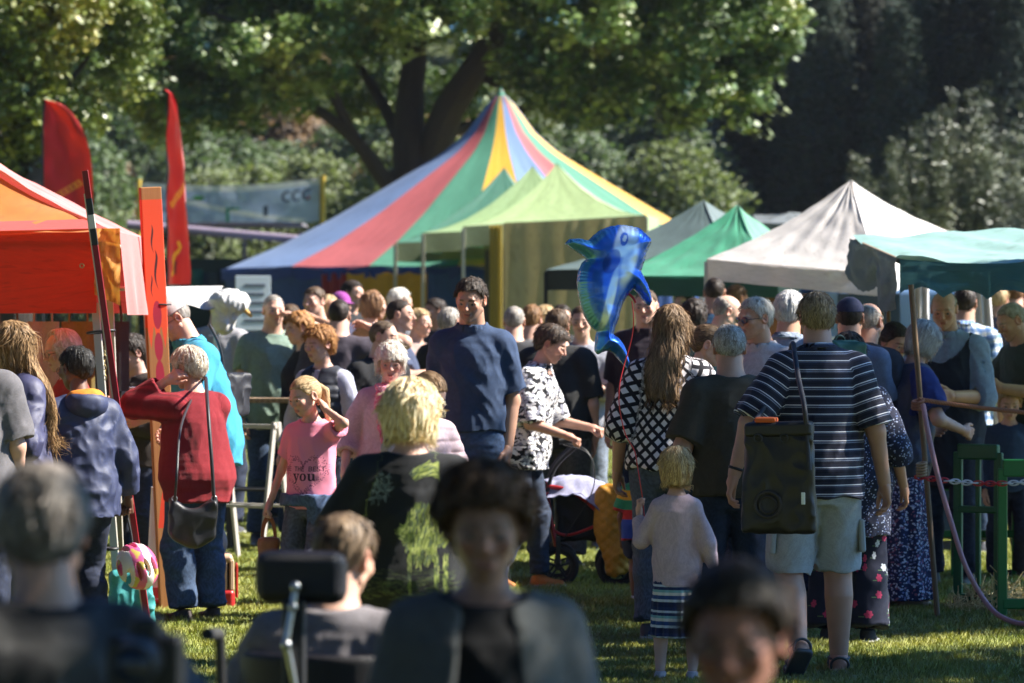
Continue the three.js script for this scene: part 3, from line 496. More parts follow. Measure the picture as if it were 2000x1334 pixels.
function glasses(P, kind) {
  const L = [], sunny = kind === 'sun';
  for (const s of [-1, 1]) {
    L.push(tr(new THREE.TorusGeometry(0.021, 0.0014, 5, 20), s * 0.031, -0.001, 0.099, 0, s * 0.18, 0, 1.1, 0.85, 1), bar(V(s * 0.054, 0.003, 0.093), V(s * 0.083, 0.006, 0.0), 0.0016, 0.0016, 5), bar(V(s * 0.083, 0.006, 0.0), V(s * 0.082, -0.012, -0.02), 0.0016, 0.0016, 5));
    if (sunny) L.push(tr(new THREE.SphereGeometry(0.022, 12, 8), s * 0.031, -0.001, 0.098, 0, s * 0.18, 0, 1.1, 0.85, 0.16));
  }
  L.push(bar(V(-0.009, 0.003, 0.101), V(0.009, 0.003, 0.101), 0.0016, 0.0016, 5));
  const g = merge(L); g.applyMatrix4(P.hm); mesh(sunny ? 'sunglasses' : 'spectacles', g, sunny ? lensMat : wireMat, P.root);
}
function headCap(P, c) {
  const f = (x, y, z) => { let d = ell(x, y - 0.032, z + 0.010, 0.087, 0.097, 0.108); d = max(d, 0.038 + 0.12 * z * 0.1 - y); if (c.brim) d = min(d, max(ell(x, 0, z - 0.075, 0.078, 1, 0.095), abs(y - 0.042 + 3 * x * x + 0.2 * max(z - 0.08, 0)) - 0.004, 0.05 - z)); return d; };
  const g = surf(f, [-0.12, 0.0, -0.14], [0.12, 0.15, 0.2], 0.0075, (x, y, z) => [x, z, 1, 1, 1]); if (c.back) g.rotateY(PI); g.applyMatrix4(P.hm); mesh('cap', g, clothMat(c.c), P.root);
}
// ---------------------------------------------------------------- ground, hillside
const groundTex = dataTex(512, 512, (i, j) => { const a = tn(i, j, 512, 512, 3, 1), b = tn(i, j, 512, 512, 12, 4), c = tn(i, j, 512, 512, 40, 8), k = 0.5 + 0.35 * a + 0.3 * b + 0.3 * c; return [0.33 + 0.10 * k, 0.35 + 0.10 * k, 0.13 + 0.04 * k]; });
const hillH = (x, z) => { const Z = -z, px = 1000 + x * FPX / max(Z, 20), t = sstep(80, 190, Z); return t * (9 + 17 * sstep(1280, 1640, px) + 2 * sstep(900, 400, px)) + 0.6 * t * fbm(x * 0.05, z * 0.05, 2); };
{
  const g = new THREE.PlaneGeometry(1600, 1600, 2, 2); tr(g, 0, 0, -300, -PI / 2); const uv = g.attributes.uv; for (let i = 0; i < uv.count; i++) uv.setXY(i, uv.getX(i) * 800, uv.getY(i) * 800);
  struct('ground', g, mat([1, 1, 1], { map: groundTex, roughness: 1, key: 'ground' }));
  const h = grid((u, v) => { const Z = lerp(78, 260, v), x = (u - 0.5) * 2 * (20 + Z * 0.5); return [x, hillH(x, -Z) - (v === 0 ? 0.3 : 0.0), -Z]; }, 60, 40);
  const ix = h.index.array; struct('hill', h, mat([0.04, 0.05, 0.025], { roughness: 1, map: mottle, key: 'hill' }));
}
// short grass
{
  const r = rng(41), pos = [], nor = [], idx = [];
  for (let b = 0; b < 13; b++) {
    const x = (r() - 0.5) * 0.085, z = (r() - 0.5) * 0.085, h = 0.022 + 0.034 * r() * r() + 0.008, a = r() * 6.28, w = 0.0019 + 0.0012 * r(), bx = (r() - 0.5) * 0.05, bz = (r() - 0.5) * 0.05, i = pos.length / 3;
    for (const [k, ww] of [[0, 1], [0.55, 0.85]]) for (const e of [-1, 1]) { pos.push(x + bx * k * k + cos(a) * w * ww * e, h * k, z + bz * k * k + sin(a) * w * ww * e); nor.push(-sin(a) * 0.4, 0.85, cos(a) * 0.4); }
    pos.push(x + bx, h, z + bz); nor.push(-sin(a) * 0.4, 0.85, cos(a) * 0.4); idx.push(i, i + 1, i + 3, i, i + 3, i + 2, i + 2, i + 3, i + 4);
  }
  const g = new THREE.BufferGeometry(); g.setAttribute('position', new THREE.Float32BufferAttribute(pos, 3)); g.setAttribute('normal', new THREE.Float32BufferAttribute(nor, 3)); g.setIndex(idx);
  const spots = []; for (let i = 0; i < 135000; i++) { const Z = 16.5 + 32 * pow(r(), 1.45), hw = Z * 0.15 + 1.8; const x = (r() * 2 - 1) * hw; if (fbm(x * 0.9, Z * 0.9, 3, 2) > 0.42 && r() < 0.6) continue; spots.push([x, -Z]); }
  const m = new THREE.InstancedMesh(g, new THREE.MeshPhysicalMaterial({ color: 0xffffff, roughness: 0.8, side: THREE.DoubleSide, transmission: 0.3, thickness: 0 }), spots.length), M = new THREE.Matrix4(), c = new THREE.Color();
  spots.forEach(([x, z], i) => { const k = (0.75 + 0.6 * r()) * (1 + 0.5 * noise(x * 1.3, 0, z * 1.3)), e = noise(x * 2.1, 5, z * 2.1) + 0.6 * (r() - 0.5); M.compose(V(x, 0, z), new THREE.Quaternion().setFromEuler(new THREE.Euler(0, r() * 6.28, 0)), V(1.1, k, 1.1)); m.setMatrixAt(i, M); m.setColorAt(i, c.setRGB(0.27 + 0.10 * e, 0.30 + 0.05 * e, 0.028 + 0.010 * e)); });
  m.name = 'grass'; m.castShadow = m.receiveShadow = true; tag(m, 'short green meadow grass over the whole fairground', 'grass', null, 'stuff'); scene.add(m);
}
// ---------------------------------------------------------------- trees
function leafClump(n, rad, size, seed, narrow = 0.55) {
  const r = rng(seed), pos = [], nor = [], idx = [];
  for (let i = 0; i < n; i++) {
    const d = V(r() - 0.5, r() - 0.5, r() - 0.5).normalize().multiplyScalar(rad * pow(r(), 0.5)), q = new THREE.Quaternion().setFromEuler(new THREE.Euler((r() - 0.5) * 2.2, r() * 6.28, (r() - 0.5) * 2.2)), l = size * (0.65 + 0.7 * r()), w = l * narrow, b = pos.length / 3;
    const nn = V(0, 1, 0).applyQuaternion(q).lerp(d.clone().normalize(), 0.25).normalize();
    for (const [x, y, z] of [[0, 0, -l / 2], [w / 2, 0.06 * l, 0], [-w / 2, 0.06 * l, 0], [0, -0.08 * l, l / 2]]) { const p = V(x, y, z).applyQuaternion(q).add(d); pos.push(p.x, p.y, p.z); nor.push(nn.x, nn.y, nn.z); }
    idx.push(b, b + 2, b + 1, b + 1, b + 2, b + 3);
  }
  const g = new THREE.BufferGeometry(); g.setAttribute('position', new THREE.Float32BufferAttribute(pos, 3)); g.setAttribute('normal', new THREE.Float32BufferAttribute(nor, 3)); g.setIndex(idx); return g;
}
const barkMat = mat([0.06, 0.045, 0.035], { roughness: 0.95, bumpMap: rep(barkBump, 3, 8), bumpScale: 0.03, map: mottle, key: 'bark' });
const leafMat = (rough = 0.42, trn = 0.42) => new THREE.MeshPhysicalMaterial({ color: 0xffffff, roughness: rough, side: THREE.DoubleSide, transmission: trn, thickness: 0 });
const leafM = leafMat();
function limb(pts, r0, r1, seg = 14) {                    // tapered crooked limb
  const c = new THREE.CatmullRomCurve3(pts), g = new THREE.TubeGeometry(c, seg, 1, 9), P = g.attributes.position, n = 10;
  for (let i = 0; i <= seg; i++) { const q = c.getPointAt(i / seg), r = lerp(r0, r1, i / seg); for (let j = 0; j < n; j++) { const k = i * n + j, rr = r * (1 + 0.16 * noise(j * 0.9, i * 0.7, r0 * 9)); P.setXYZ(k, q.x + (P.getX(k) - q.x) * rr, q.y + (P.getY(k) - q.y) * rr, q.z + (P.getZ(k) - q.z) * rr); } }
  g.computeVertexNormals(); return g;
}
// crown: blobs [x, y, z, radius, share] filled with leaf clumps; the colour of a leaf clump varies from twig to twig
function crown(parent, blobs, clump, count, colors, seed, sc = 1, mt = leafM, hollow = 0.45, gap = 0.1) {
  const r = rng(seed), tot = blobs.reduce((a, b) => a + b[3] * b[3] * (b[4] ?? 1), 0), L = [];
  for (const b of blobs) { const n = count * b[3] * b[3] * (b[4] ?? 1) / tot; for (let i = 0; i < n; i++) { const d = V(r() - 0.5, r() - 0.5, r() - 0.5).normalize(), k = b[3] * (hollow + (1 - hollow) * pow(r(), 0.6)) * (1 + 0.35 * noise(d.x * 2 + b[0], d.y * 2 + b[1], d.z * 2)), p = V(b[0] + d.x * k, b[1] + d.y * k * 0.8, b[2] + d.z * k); if (noise(p.x * 1.1, p.y * 1.1, p.z * 1.1) < -0.28 + gap) continue; L.push(p); } }
  const m = new THREE.InstancedMesh(clump, mt, L.length), M = new THREE.Matrix4(), c = new THREE.Color(), cs = colors.map(lin);
  L.forEach((p, i) => { const k = sc * (0.7 + 0.6 * r()); M.compose(p, new THREE.Quaternion().setFromEuler(new THREE.Euler(r() - 0.5, r() * 6.28, r() - 0.5)), V(k, k, k)); m.setMatrixAt(i, M); const e = clamp(0.5 + 0.9 * noise(p.x * 0.7, p.y * 0.7, p.z * 0.7) + 0.5 * (r() - 0.5)) * (cs.length - 1), j = min(floor(e), cs.length - 2); c.copy(cs[j]).lerp(cs[j + 1], e - j); m.setColorAt(i, c); });
  m.name = 'crown'; m.castShadow = m.receiveShadow = true; m.userData.kind = 'stuff'; parent.add(m); return m;
}
const clumpA = leafClump(12, 0.22, 0.125, 3, 0.75);
{ // the broad tree behind the striped tent
  const S = 112, o = at(815, 808, S), T = thing('broad_tree', 'broad leafy tree with dark forked trunk behind the striped tent', 'tree', [o.x, 0, o.z]);
  const L = (px, py, dz = 0) => { const q = at(px, py, S); return V(q.x - o.x, q.y, dz); };
  const G = [limb([V(0, -0.1, 0), L(808, 600), L(806, 420), L(803, 330)], 0.62, 0.42), limb([L(806, 400), L(798, 300), L(800, 200, -0.3), L(810, 60, -0.6), L(800, -80, -0.8)], 0.34, 0.14), limb([L(812, 400), L(845, 300), L(880, 210, 0.3), L(945, 110, 0.5), L(1000, -10, 0.6), L(1050, -120, 0.6)], 0.36, 0.14),
    limb([L(796, 420), L(750, 350, 0.4), L(690, 270, 0.8), L(600, 205, 1.2), L(480, 150, 1.5)], 0.17, 0.05), limb([L(800, 320), L(765, 240, -0.5), L(740, 190, -0.8), L(660, 60, -1)], 0.15, 0.06), limb([L(925, 140), L(1010, 170, 1), L(1080, 95, 1.2), L(1230, 40, 1.5)], 0.12, 0.04), limb([L(860, 260), L(960, 230, -1), L(1120, 170, -1.3), L(1330, 120, -1.5)], 0.12, 0.04), limb([L(700, 280, 0.7), L(600, 110, 1.6), L(420, 40, 2)], 0.1, 0.04)];
  mesh('trunk', G, barkMat, T);
  const B = [], b = (px, py, r, dz, sh = 1) => { const q = L(px, py, dz); B.push([q.x, q.y, q.z, r, sh]); };
  for (const [px, py, r, dz, sh] of [[330, 150, 1.1, 1.6], [420, 190, 0.9, 2.2], [440, 60, 1.3, 0.5], [540, 150, 1.0, 2.4], [560, 20, 1.4, -0.5], [630, 120, 0.8, 2.4], [650, -20, 1.3, 1.2], [700, 170, 0.7, -1.5], [730, 60, 1.0, 2.0], [760, -60, 1.4, -1], [850, 30, 1.0, 2.6, 0.7], [880, 170, 0.7, -2.2], [960, -40, 1.3, 1.5], [1000, 60, 0.8, -1.8], [1060, 150, 0.8, 1.6], [1130, 40, 1.0, 2.2, 0.7], [1150, 180, 0.9, 0.8], [1200, 110, 0.9, -1], [1250, 30, 1.1, 1.5, 0.8], [1290, 170, 0.75, 1.8], [1350, 90, 1.0, 0.6], [1420, 30, 1.1, 1.4], [1400, 180, 0.75, 1.2], [1460, 120, 0.7, 0.4], [1455, 225, 0.45, 1.2], [1350, 235, 0.45, 1.4], [1330, 215, 0.5, 0.6], [1500, 60, 0.65, 0.8], [1500, 10, 0.7, 0.2], [1210, 215, 0.5, 2], [350, 250, 0.55, 1.5], [480, 220, 0.6, 1.2], [590, 190, 0.5, 0.4], [280, 90, 1.2, 2.2], [1080, 215, 0.4, -1], [1490, 245, 0.22, 1.2], [500, -60, 1.5, 1], [300, -40, 1.5, 1], [1100, -80, 1.6, 0], [1350, -60, 1.4, 0], [1250, -120, 1.5, 0], [900, -150, 1.8, 0], [700, -160, 1.8, 0]]) b(px, py, r, dz, sh);
  crown(T, B, clumpA, 12500, [[0.062, 0.115, 0.022], [0.11, 0.19, 0.03], [0.17, 0.26, 0.04], [0.30, 0.32, 0.055]], 11);
}
{ // yellowish tree at the left edge
  const S = 142, o = at(40, 690, S), T = thing('maple_tree', 'yellow green leafy tree at the left edge behind the red flags', 'tree', [o.x, 0, o.z]), L = (px, py, dz = 0) => { const q = at(px, py, S); return V(q.x - o.x, q.y, dz); };
  mesh('trunk', [limb([V(0, -0.1, 0), L(35, 480), L(60, 320), L(40, 120), L(70, -100)], 0.3, 0.12), limb([L(50, 330), L(100, 230, 0.6), L(190, 120, 1)], 0.1, 0.03), limb([L(40, 260), L(-40, 160, 0.5), L(-160, 60, 1)], 0.12, 0.03)], barkMat, T);
  const B = []; for (const [px, py, r, dz] of [[20, 60, 0.9, 0.6], [110, 40, 0.8, 1], [180, 110, 0.7, 0.4], [60, 170, 0.75, 1], [150, 210, 0.55, 0.6], [30, 260, 0.5, 0.5], [200, 20, 0.8, 0], [250, 60, 0.6, 0.8], [120, 270, 0.35, 1], [-60, 120, 0.9, 0], [-90, 240, 0.7, 0.4], [100, -60, 1, 0], [240, 160, 0.4, 0.2], [20, 330, 0.3, 0.2], [-20, -60, 1, 0], [-160, 20, 1.1, 0]]) { const q = L(px, py, dz); B.push([q.x, q.y, q.z, r, 1]); }
  crown(T, B, leafClump(11, 0.17, 0.10, 5, 0.8), 4200, [[0.09, 0.13, 0.02], [0.15, 0.21, 0.03], [0.24, 0.28, 0.04], [0.38, 0.33, 0.05]], 13);
}
// pale willow bush at the right, built of many upright leafy shoots
{
  const S = 95, o = at(1880, 780, S), T = thing('willow_bush', 'pale silvery green willow bush rising behind the teal awning', 'tree', [o.x, 0, o.z]), r = rng(77), L = (px, py, dz = 0) => { const q = at(px, py, S); return V(q.x - o.x, q.y, dz); }, stems = [], B = [];
  for (let i = 0; i < 70; i++) { const bx = lerp(1690, 2100, r()), tx = bx + (bx - 1900) * 0.25 - 20 * r(), lim = 300 - 150 * exp(-pow((tx - 1900) / 130, 2)) + 70 * r(), dz = (r() - 0.5) * 3, a = L(bx, 640, dz * 0.5), c = L(tx, lim, dz), m = a.clone().lerp(c, 0.5).add(V((r() - 0.5) * 0.3, 0, 0)); if (i < 34) stems.push(limb([a, m, c], 0.035, 0.008, 6)); for (let k = 0.0; k < 1; k += 0.07) { const p = a.clone().lerp(m, min(1, k * 2)).lerp(c, max(0, k * 2 - 1)); B.push([p.x, p.y, p.z, 0.34 * (1.15 - k), 1]); } }
  mesh('trunk', stems, barkMat, T); crown(T, B, leafClump(14, 0.16, 0.12, 9, 0.3), 9000, [[0.06, 0.08, 0.035], [0.10, 0.125, 0.055], [0.15, 0.17, 0.075]], 17, 1, leafMat(0.5, 0.35), 0.3, -0.1);
}
// wooded slope beyond the meadow
{
  const r = rng(99), proto = (seed, tall) => { const q = rng(seed), L = []; for (let i = 0; i < 1500; i++) { const d = V(q() - 0.5, q() - 0.5, q() - 0.5).normalize(), y = q(), k = tall ? (1 - y) * 0.95 + 0.06 : sqrt(max(0, 1 - pow(2 * y - 1, 2))) * (0.8 + 0.3 * noise(d.x * 2, y * 4, d.z * 2 + seed)); const c = leafClump(8, 0.36, 0.15, seed * 100 + i, tall ? 0.35 : 0.75); tr(c, d.x * k * (tall ? 1.5 : 1.9) , (tall ? 6.2 : 4.4) * y + 0.6, d.z * k * (tall ? 1.5 : 1.9)); L.push(c); } L.push(tr(new THREE.CylinderGeometry(0.08, 0.16, 3, 6), 0, 1, 0)); return L; };
  const strip = L => { for (const g of L) g.deleteAttribute('uv'); return merge(L); };
  const kinds = [strip(proto(3, false)), strip(proto(4, false)), strip(proto(5, true))], M = new THREE.Matrix4(), c = new THREE.Color();
  const put = (name, label, geo, list, mt) => { const m = new THREE.InstancedMesh(geo, mt, list.length); list.forEach(([x, z, k, col], i) => { M.compose(V(x, hillH(x, z) - 0.4, z), new THREE.Quaternion().setFromEuler(new THREE.Euler(0, r() * 6.28, 0)), V(k * (0.85 + 0.3 * r()), k, k * (0.85 + 0.3 * r()))); m.setMatrixAt(i, M); m.setColorAt(i, c.setRGB(...col)); }); m.name = name; m.castShadow = m.receiveShadow = true; tag(m, label, 'woodland', null, 'stuff'); scene.add(m); };
  const A = [], B = [], C = [];
  for (let i = 0; i < 420; i++) { const Z = lerp(88, 200, pow(r(), 1.1)), px = lerp(-350, 1420, r()), x = (px - 1000) * Z / FPX, e = r(), k = 0.55 + 0.75 * r(); (r() < 0.5 ? A : B).push([x, -Z, k, e < 0.12 ? [0.19, 0.11, 0.04] : e < 0.5 ? [0.13, 0.17, 0.04] : [0.08, 0.13, 0.035]]); }
  for (let i = 0; i < 420; i++) { const Z = lerp(92, 215, r()), px = lerp(1290, 2350, r()), x = (px - 1000) * Z / FPX; C.push([x, -Z, 0.9 + 0.8 * r(), r() < 0.05 ? [0.09, 0.10, 0.03] : [0.022 + 0.012 * r(), 0.034 + 0.014 * r(), 0.026]]); }
  put('woodland', 'mixed green and russet wood on the low slope behind the tents', kinds[0], A, leafMat(1, 0.4));
  put('woodland', 'rounder bright green trees scattered through the low slope', kinds[1], B, leafMat(1, 0.4));
  put('dark_woodland', 'dark conifer wood on the steep slope at the right', kinds[2], C, leafMat(1, 0.1));
}
// shade trees beside the meadow, right of the picture
for (const [x, z, h, rad, n, label, seed] of [[10.6, -22.4, 8.6, 1.5, 520, 'tall shade tree standing right of the stalls beyond the picture', 21], [10.4, -19.0, 8.4, 1.7, 620, 'slim shade tree right of the green pens beyond the picture', 24], [9.9, -8.8, 8.8, 2.3, 2300, 'shade tree right of the foreground beyond the picture', 22], [3.4, -5.2, 7.6, 3.8, 3000, 'large shade tree spreading over the foreground above the picture', 23], [-2.6, -3.6, 7.4, 3.2, 2400, 'shade tree spreading above the left foreground over the picture', 25], [0.6, 6.5, 4.6, 3.4, 4200, 'dense tree behind the photographer\'s standpoint', 26], [-6.2, 3.2, 4.6, 3.2, 3600, 'dense tree left behind the photographer\'s standpoint', 27], [7.0, 2.6, 4.8, 3.2, 3600, 'dense tree right behind the photographer\'s standpoint', 28]]) {
  const T = thing('shade_tree', label, 'tree', [x, 0, z]), r = rng(seed), B = [[0, h, 0, rad, 1]]; for (let i = 0; i < 9; i++) { const a = i * 2.4; B.push([cos(a) * rad * 0.75, h + (r() - 0.4) * rad * 1.1, sin(a) * rad * 0.75, rad * (0.4 + 0.25 * r()), 1]); }
  mesh('trunk', [limb([V(0, -0.1, 0), V(0.1, 3, 0), V(-0.1, 6, 0.1), V(0, h, 0)], 0.38, 0.12), ...[0, 1, 2, 3].map(i => limb([V(0, h - 3.5, 0), V(cos(i * 1.6) * 1.2, h - 2, sin(i * 1.6) * 1.2), V(cos(i * 1.6) * 2.6, h - 0.5, sin(i * 1.6) * 2.6)], 0.14, 0.04))], barkMat, T);
  crown(T, B, leafClump(12, 0.26, 0.16, seed, 0.75), n, [[0.06, 0.09, 0.02], [0.09, 0.13, 0.03]], seed, 1, leafM, 0.3, 0.16);
}
scene.fog = new THREE.FogExp2(new THREE.Color(0.75, 0.84, 1.0), 0.00014);
// ---------------------------------------------------------------- tents
const canvasGrime = dataTex(512, 512, (i, j) => { const a = 0.95 + 0.05 * tn(i, j, 512, 512, 2.5, 3) + 0.03 * tn(i, j, 512, 512, 9, 7) + 0.03 * tn(i, j, 512, 512, 45, 1), b = sstep(0.30, 0.5, tn(i, j, 512, 512, 5, 12)) * 0.07; return [a - b, a - b, a - b * 1.1]; });
const tentMats = {};
const tentMat = (c, tr_ = 0.22, rough = 0.7) => tentMats[JSON.stringify([c, tr_, rough])] ??= new THREE.MeshPhysicalMaterial({ color: lin(c), roughness: rough, side: THREE.DoubleSide, transmission: tr_, thickness: 0, specularIntensity: 0.6, map: canvasGrime });
function face(a, b, p, sag = 0.12, n = 18, wr = 0.012, seed = 0, flat = 0) {      // sheet from the eave a-b to the peak p
  const len = a.distanceTo(b);
  return grid((u, v) => { const e = a.clone().lerp(b, u), q = e.clone().lerp(p, v), k = 4 * v * (1 - v); q.y -= sag * (k * 0.8 + 0.25 * sin(PI * u) * (1 - v)) ; const d = (u - 0.5) * (1 - v) * len; q.y += wr * (1 - v * 0.4) * ridge(noise(u * 9 + seed, v * 1.5, seed)) * (0.4 + v); q.y += wr * 0.7 * noise(d * 3 + seed, v * 7, 3); return [q.x, q.y, q.z]; }, n, n);
}
function drop(a, b, h, n = 16, fl = 0.02, scallop = 0, seed = 0, out = V(0, 0, 0), sag = 0) {   // hanging strip below an eave
  const len = a.distanceTo(b), w = V(b.z - a.z, 0, a.x - b.x).normalize();
  return grid((u, v) => { const q = a.clone().lerp(b, u), s = scallop ? scallop * abs(sin(u * PI * floor(len / 0.3))) : 0, k = 1 - v; q.y -= k * (h - s) + sag * sin(PI * u); q.addScaledVector(w, fl * k * (sin(u * len * 9 + seed) + 0.6 * noise(u * len * 6, v * 2, seed))).addScaledVector(out, k); return [q.x, q.y, q.z]; }, n * 2, 5);
}
function canopy(label, peak, cs, o) {                     // pyramid tent: peak, corners in order, options
  const c = cs.reduce((s, v) => s.add(v), V(0, 0, 0)).multiplyScalar(1 / cs.length), T = thing(o.name || 'market_tent', label, 'tent', [c.x, 0, c.z], 0, o.group), L = v => V(v.x - c.x, v.y, v.z - c.z), p = L(peak), C = cs.map(L);
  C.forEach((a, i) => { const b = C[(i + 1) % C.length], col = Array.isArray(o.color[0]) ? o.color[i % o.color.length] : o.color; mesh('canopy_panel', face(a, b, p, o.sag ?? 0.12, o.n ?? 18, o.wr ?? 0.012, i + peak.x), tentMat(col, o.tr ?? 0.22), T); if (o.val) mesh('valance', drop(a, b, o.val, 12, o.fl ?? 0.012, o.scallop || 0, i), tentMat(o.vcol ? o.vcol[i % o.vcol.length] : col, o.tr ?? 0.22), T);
    if (o.post && (o.posts ? o.posts.includes(i) : true)) mesh('post', beam(V(a.x, 0, a.z), V(a.x, a.y - 0.02, a.z), o.post, o.post), o.pmat || steel, T); });
  if (o.cap) mesh('cap', tr(new THREE.ConeGeometry(0.09, 0.12, 12), p.x, p.y - 0.02, p.z), tentMat(o.cap), T);
  return { T, L, C, p };
}
// striped big top
{
  const S = 128, o = at(978, 615, S), T = thing('striped_big_top', 'large round tent striped blue red green and yellow', 'tent', [o.x, 0, o.z]);
  const prof = [[0, 178], [24, 200], [70, 262], [117, 301], [222, 363], [328, 424], [440, 480], [545, 524]], yAt = r => { let k = 0; while (k < prof.length - 2 && r > prof[k + 1][0]) k++; return lerp(prof[k][1], prof[k + 1][1], (r - prof[k][0]) / (prof[k + 1][0] - prof[k][0])); };
  const cut = [-100, -45, -26, -8, 8, 25.6, 40, 58, 78, 98, 118, 138, 158, 178, 198, 218, 238, 260], colors = [[0.20, 0.31, 0.56], [0.56, 0.13, 0.14], [0.08, 0.28, 0.18], [0.78, 0.43, 0.04]];
  cut.slice(0, -1).forEach((a, i) => { const b = cut[i + 1];
    mesh('canopy_panel', grid((u, v) => { const r = 6 + v * 539, th = R(lerp(a, b, u)), y = EYE + (HORIZON - yAt(r)) / S - 0.03 * v * sin(PI * u) * 2 - 0.008 * ridge(noise(u * 5, v * 1.2, i * 3)), k = (r + (v > 0.6 ? 8 * (v - 0.6) * cos(PI * u) * cos(PI * u) : 0)) / S; return [sin(th) * k, y, cos(th) * k * 0.92]; }, 10, 26), tentMat(colors[i % 4], 0.25), T);
    mesh('valance', grid((u, v) => { const th = R(lerp(a, b, u)), k = 545 / S + 0.02 * sin(u * 14); return [sin(th) * k, EYE + (HORIZON - 524) / S - (1 - v) * (0.16 + 0.05 * abs(sin(u * PI * 3))) - 0.06 * sin(PI * u) * 0.3, cos(th) * k * 0.92]; }, 12, 4), tentMat([0.02, 0.05, 0.25], 0.1), T);
    mesh('wall_panel', grid((u, v) => { const th = R(lerp(a, b, u)), k = 535 / S + 0.03 * sin(u * 22 + i); return [sin(th) * k, lerp(0, EYE + (HORIZON - 530) / S, v), cos(th) * k * 0.92]; }, 16, 4), tentMat([0.03, 0.08, 0.26], 0.2), T); });
  for (const [a, b, c] of [[-37, -31, [0.40, 0.02, 0.02]], [-31, -14, [0.80, 0.40, 0.02]], [-14, 2, [0.03, 0.09, 0.32]]]) mesh('door_curtain', grid((u, v) => { const th = R(lerp(a, b, u)), k = 548 / S + 0.03 * sin(u * 16); return [sin(th) * k, lerp(0, EYE + (HORIZON - 536) / S - 0.04 * abs(sin(u * 12)), v), cos(th) * k * 0.92]; }, 24, 4), tentMat(c, 0.35), T);
  mesh('peak_cap', tr(new THREE.ConeGeometry(0.16, 0.3, 14, 1, true), 0, EYE + (HORIZON - 190) / S, 0), tentMat([0.05, 0.30, 0.20], 0.2), T); mesh('king_pole', bar(V(0, 0, 0), V(0, EYE + (HORIZON - 176) / S, 0), 0.04), mat([0.3, 0.28, 0.25]), T);
  // white notice board leaning on the wall
  const q = at(494, 592, 172), N = thing('notice_board', 'pale notice board with rows of dark writing before the striped tent', 'sign', [q.x, 0, q.z], 0.2);
  mesh('panel', box(0.40, 0.62, 0.02, 0, q.y, 0), mat([0.55, 0.62, 0.68]), N); for (let i = 0; i < 5; i++) mesh('writing', box(0.24 - 0.03 * (i % 2), 0.035, 0.004, 0.02, q.y + 0.2 - i * 0.1, 0.012, 0.001), mat([0.08, 0.10, 0.14]), N); for (const s of [-1, 1]) mesh('leg', beam(V(s * 0.17, 0, -0.03), V(s * 0.17, q.y - 0.3, -0.01), 0.03, 0.03), mat([0.3, 0.25, 0.2]), N);
}
// three green pagoda tents in a row
const paleGreen = [0.34, 0.45, 0.20], midGreen = [0.25, 0.37, 0.16], darkGreen = [0.035, 0.17, 0.11];
for (const [pk, S, l, r_, col, ey, label] of [[[985, 328], 143, 772, 1110, darkGreen, [474, 462], 'dark green peaked tent, hindmost of the three green tents in a row'], [[1040, 325], 148, 826, 1180, midGreen, [455, 440], 'mid green peaked tent between dark green and pale green tents'], [[1087, 320], 154, 905, 1262, paleGreen, [442, 420], 'pale green peaked tent with beige front wall, foremost of three']]) {
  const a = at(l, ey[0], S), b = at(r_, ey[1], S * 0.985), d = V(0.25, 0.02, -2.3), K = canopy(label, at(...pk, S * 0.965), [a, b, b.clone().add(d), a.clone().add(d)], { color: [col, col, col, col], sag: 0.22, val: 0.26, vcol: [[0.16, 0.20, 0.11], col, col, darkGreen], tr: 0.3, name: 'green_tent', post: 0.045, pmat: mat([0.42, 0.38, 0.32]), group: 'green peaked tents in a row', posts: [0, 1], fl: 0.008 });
  if (col === paleGreen) {
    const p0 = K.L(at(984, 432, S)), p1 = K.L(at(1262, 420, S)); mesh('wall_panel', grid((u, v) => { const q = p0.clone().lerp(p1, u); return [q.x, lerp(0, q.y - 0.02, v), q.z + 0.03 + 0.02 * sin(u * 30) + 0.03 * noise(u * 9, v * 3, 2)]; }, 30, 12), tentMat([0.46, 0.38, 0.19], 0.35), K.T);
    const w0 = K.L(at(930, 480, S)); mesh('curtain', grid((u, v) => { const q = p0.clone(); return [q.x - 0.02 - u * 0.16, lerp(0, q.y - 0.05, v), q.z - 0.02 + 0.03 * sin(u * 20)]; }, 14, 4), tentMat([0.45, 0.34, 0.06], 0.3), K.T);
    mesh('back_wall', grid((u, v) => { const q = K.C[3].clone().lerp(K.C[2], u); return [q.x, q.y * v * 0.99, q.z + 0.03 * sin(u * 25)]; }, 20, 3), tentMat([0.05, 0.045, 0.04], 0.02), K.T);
  }
}
// tents on the right
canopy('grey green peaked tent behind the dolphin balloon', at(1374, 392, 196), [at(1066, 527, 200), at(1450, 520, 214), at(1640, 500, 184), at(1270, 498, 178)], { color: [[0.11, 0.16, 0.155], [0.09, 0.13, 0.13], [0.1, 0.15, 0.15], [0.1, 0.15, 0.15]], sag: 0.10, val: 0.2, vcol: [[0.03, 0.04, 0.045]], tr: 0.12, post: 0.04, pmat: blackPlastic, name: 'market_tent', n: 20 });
canopy('bright green peaked tent left of the white tent', at(1440, 403, 206), [at(1180, 538, 216), at(1520, 540, 232), at(1640, 512, 196), at(1300, 505, 188)], { color: [[0.03, 0.33, 0.17], [0.02, 0.24, 0.12], [0.03, 0.3, 0.15], [0.03, 0.3, 0.15]], sag: 0.10, val: 0.18, vcol: [[0.01, 0.10, 0.06]], tr: 0.3, post: 0.035, name: 'market_tent', posts: [0], n: 22, wr: 0.02 });
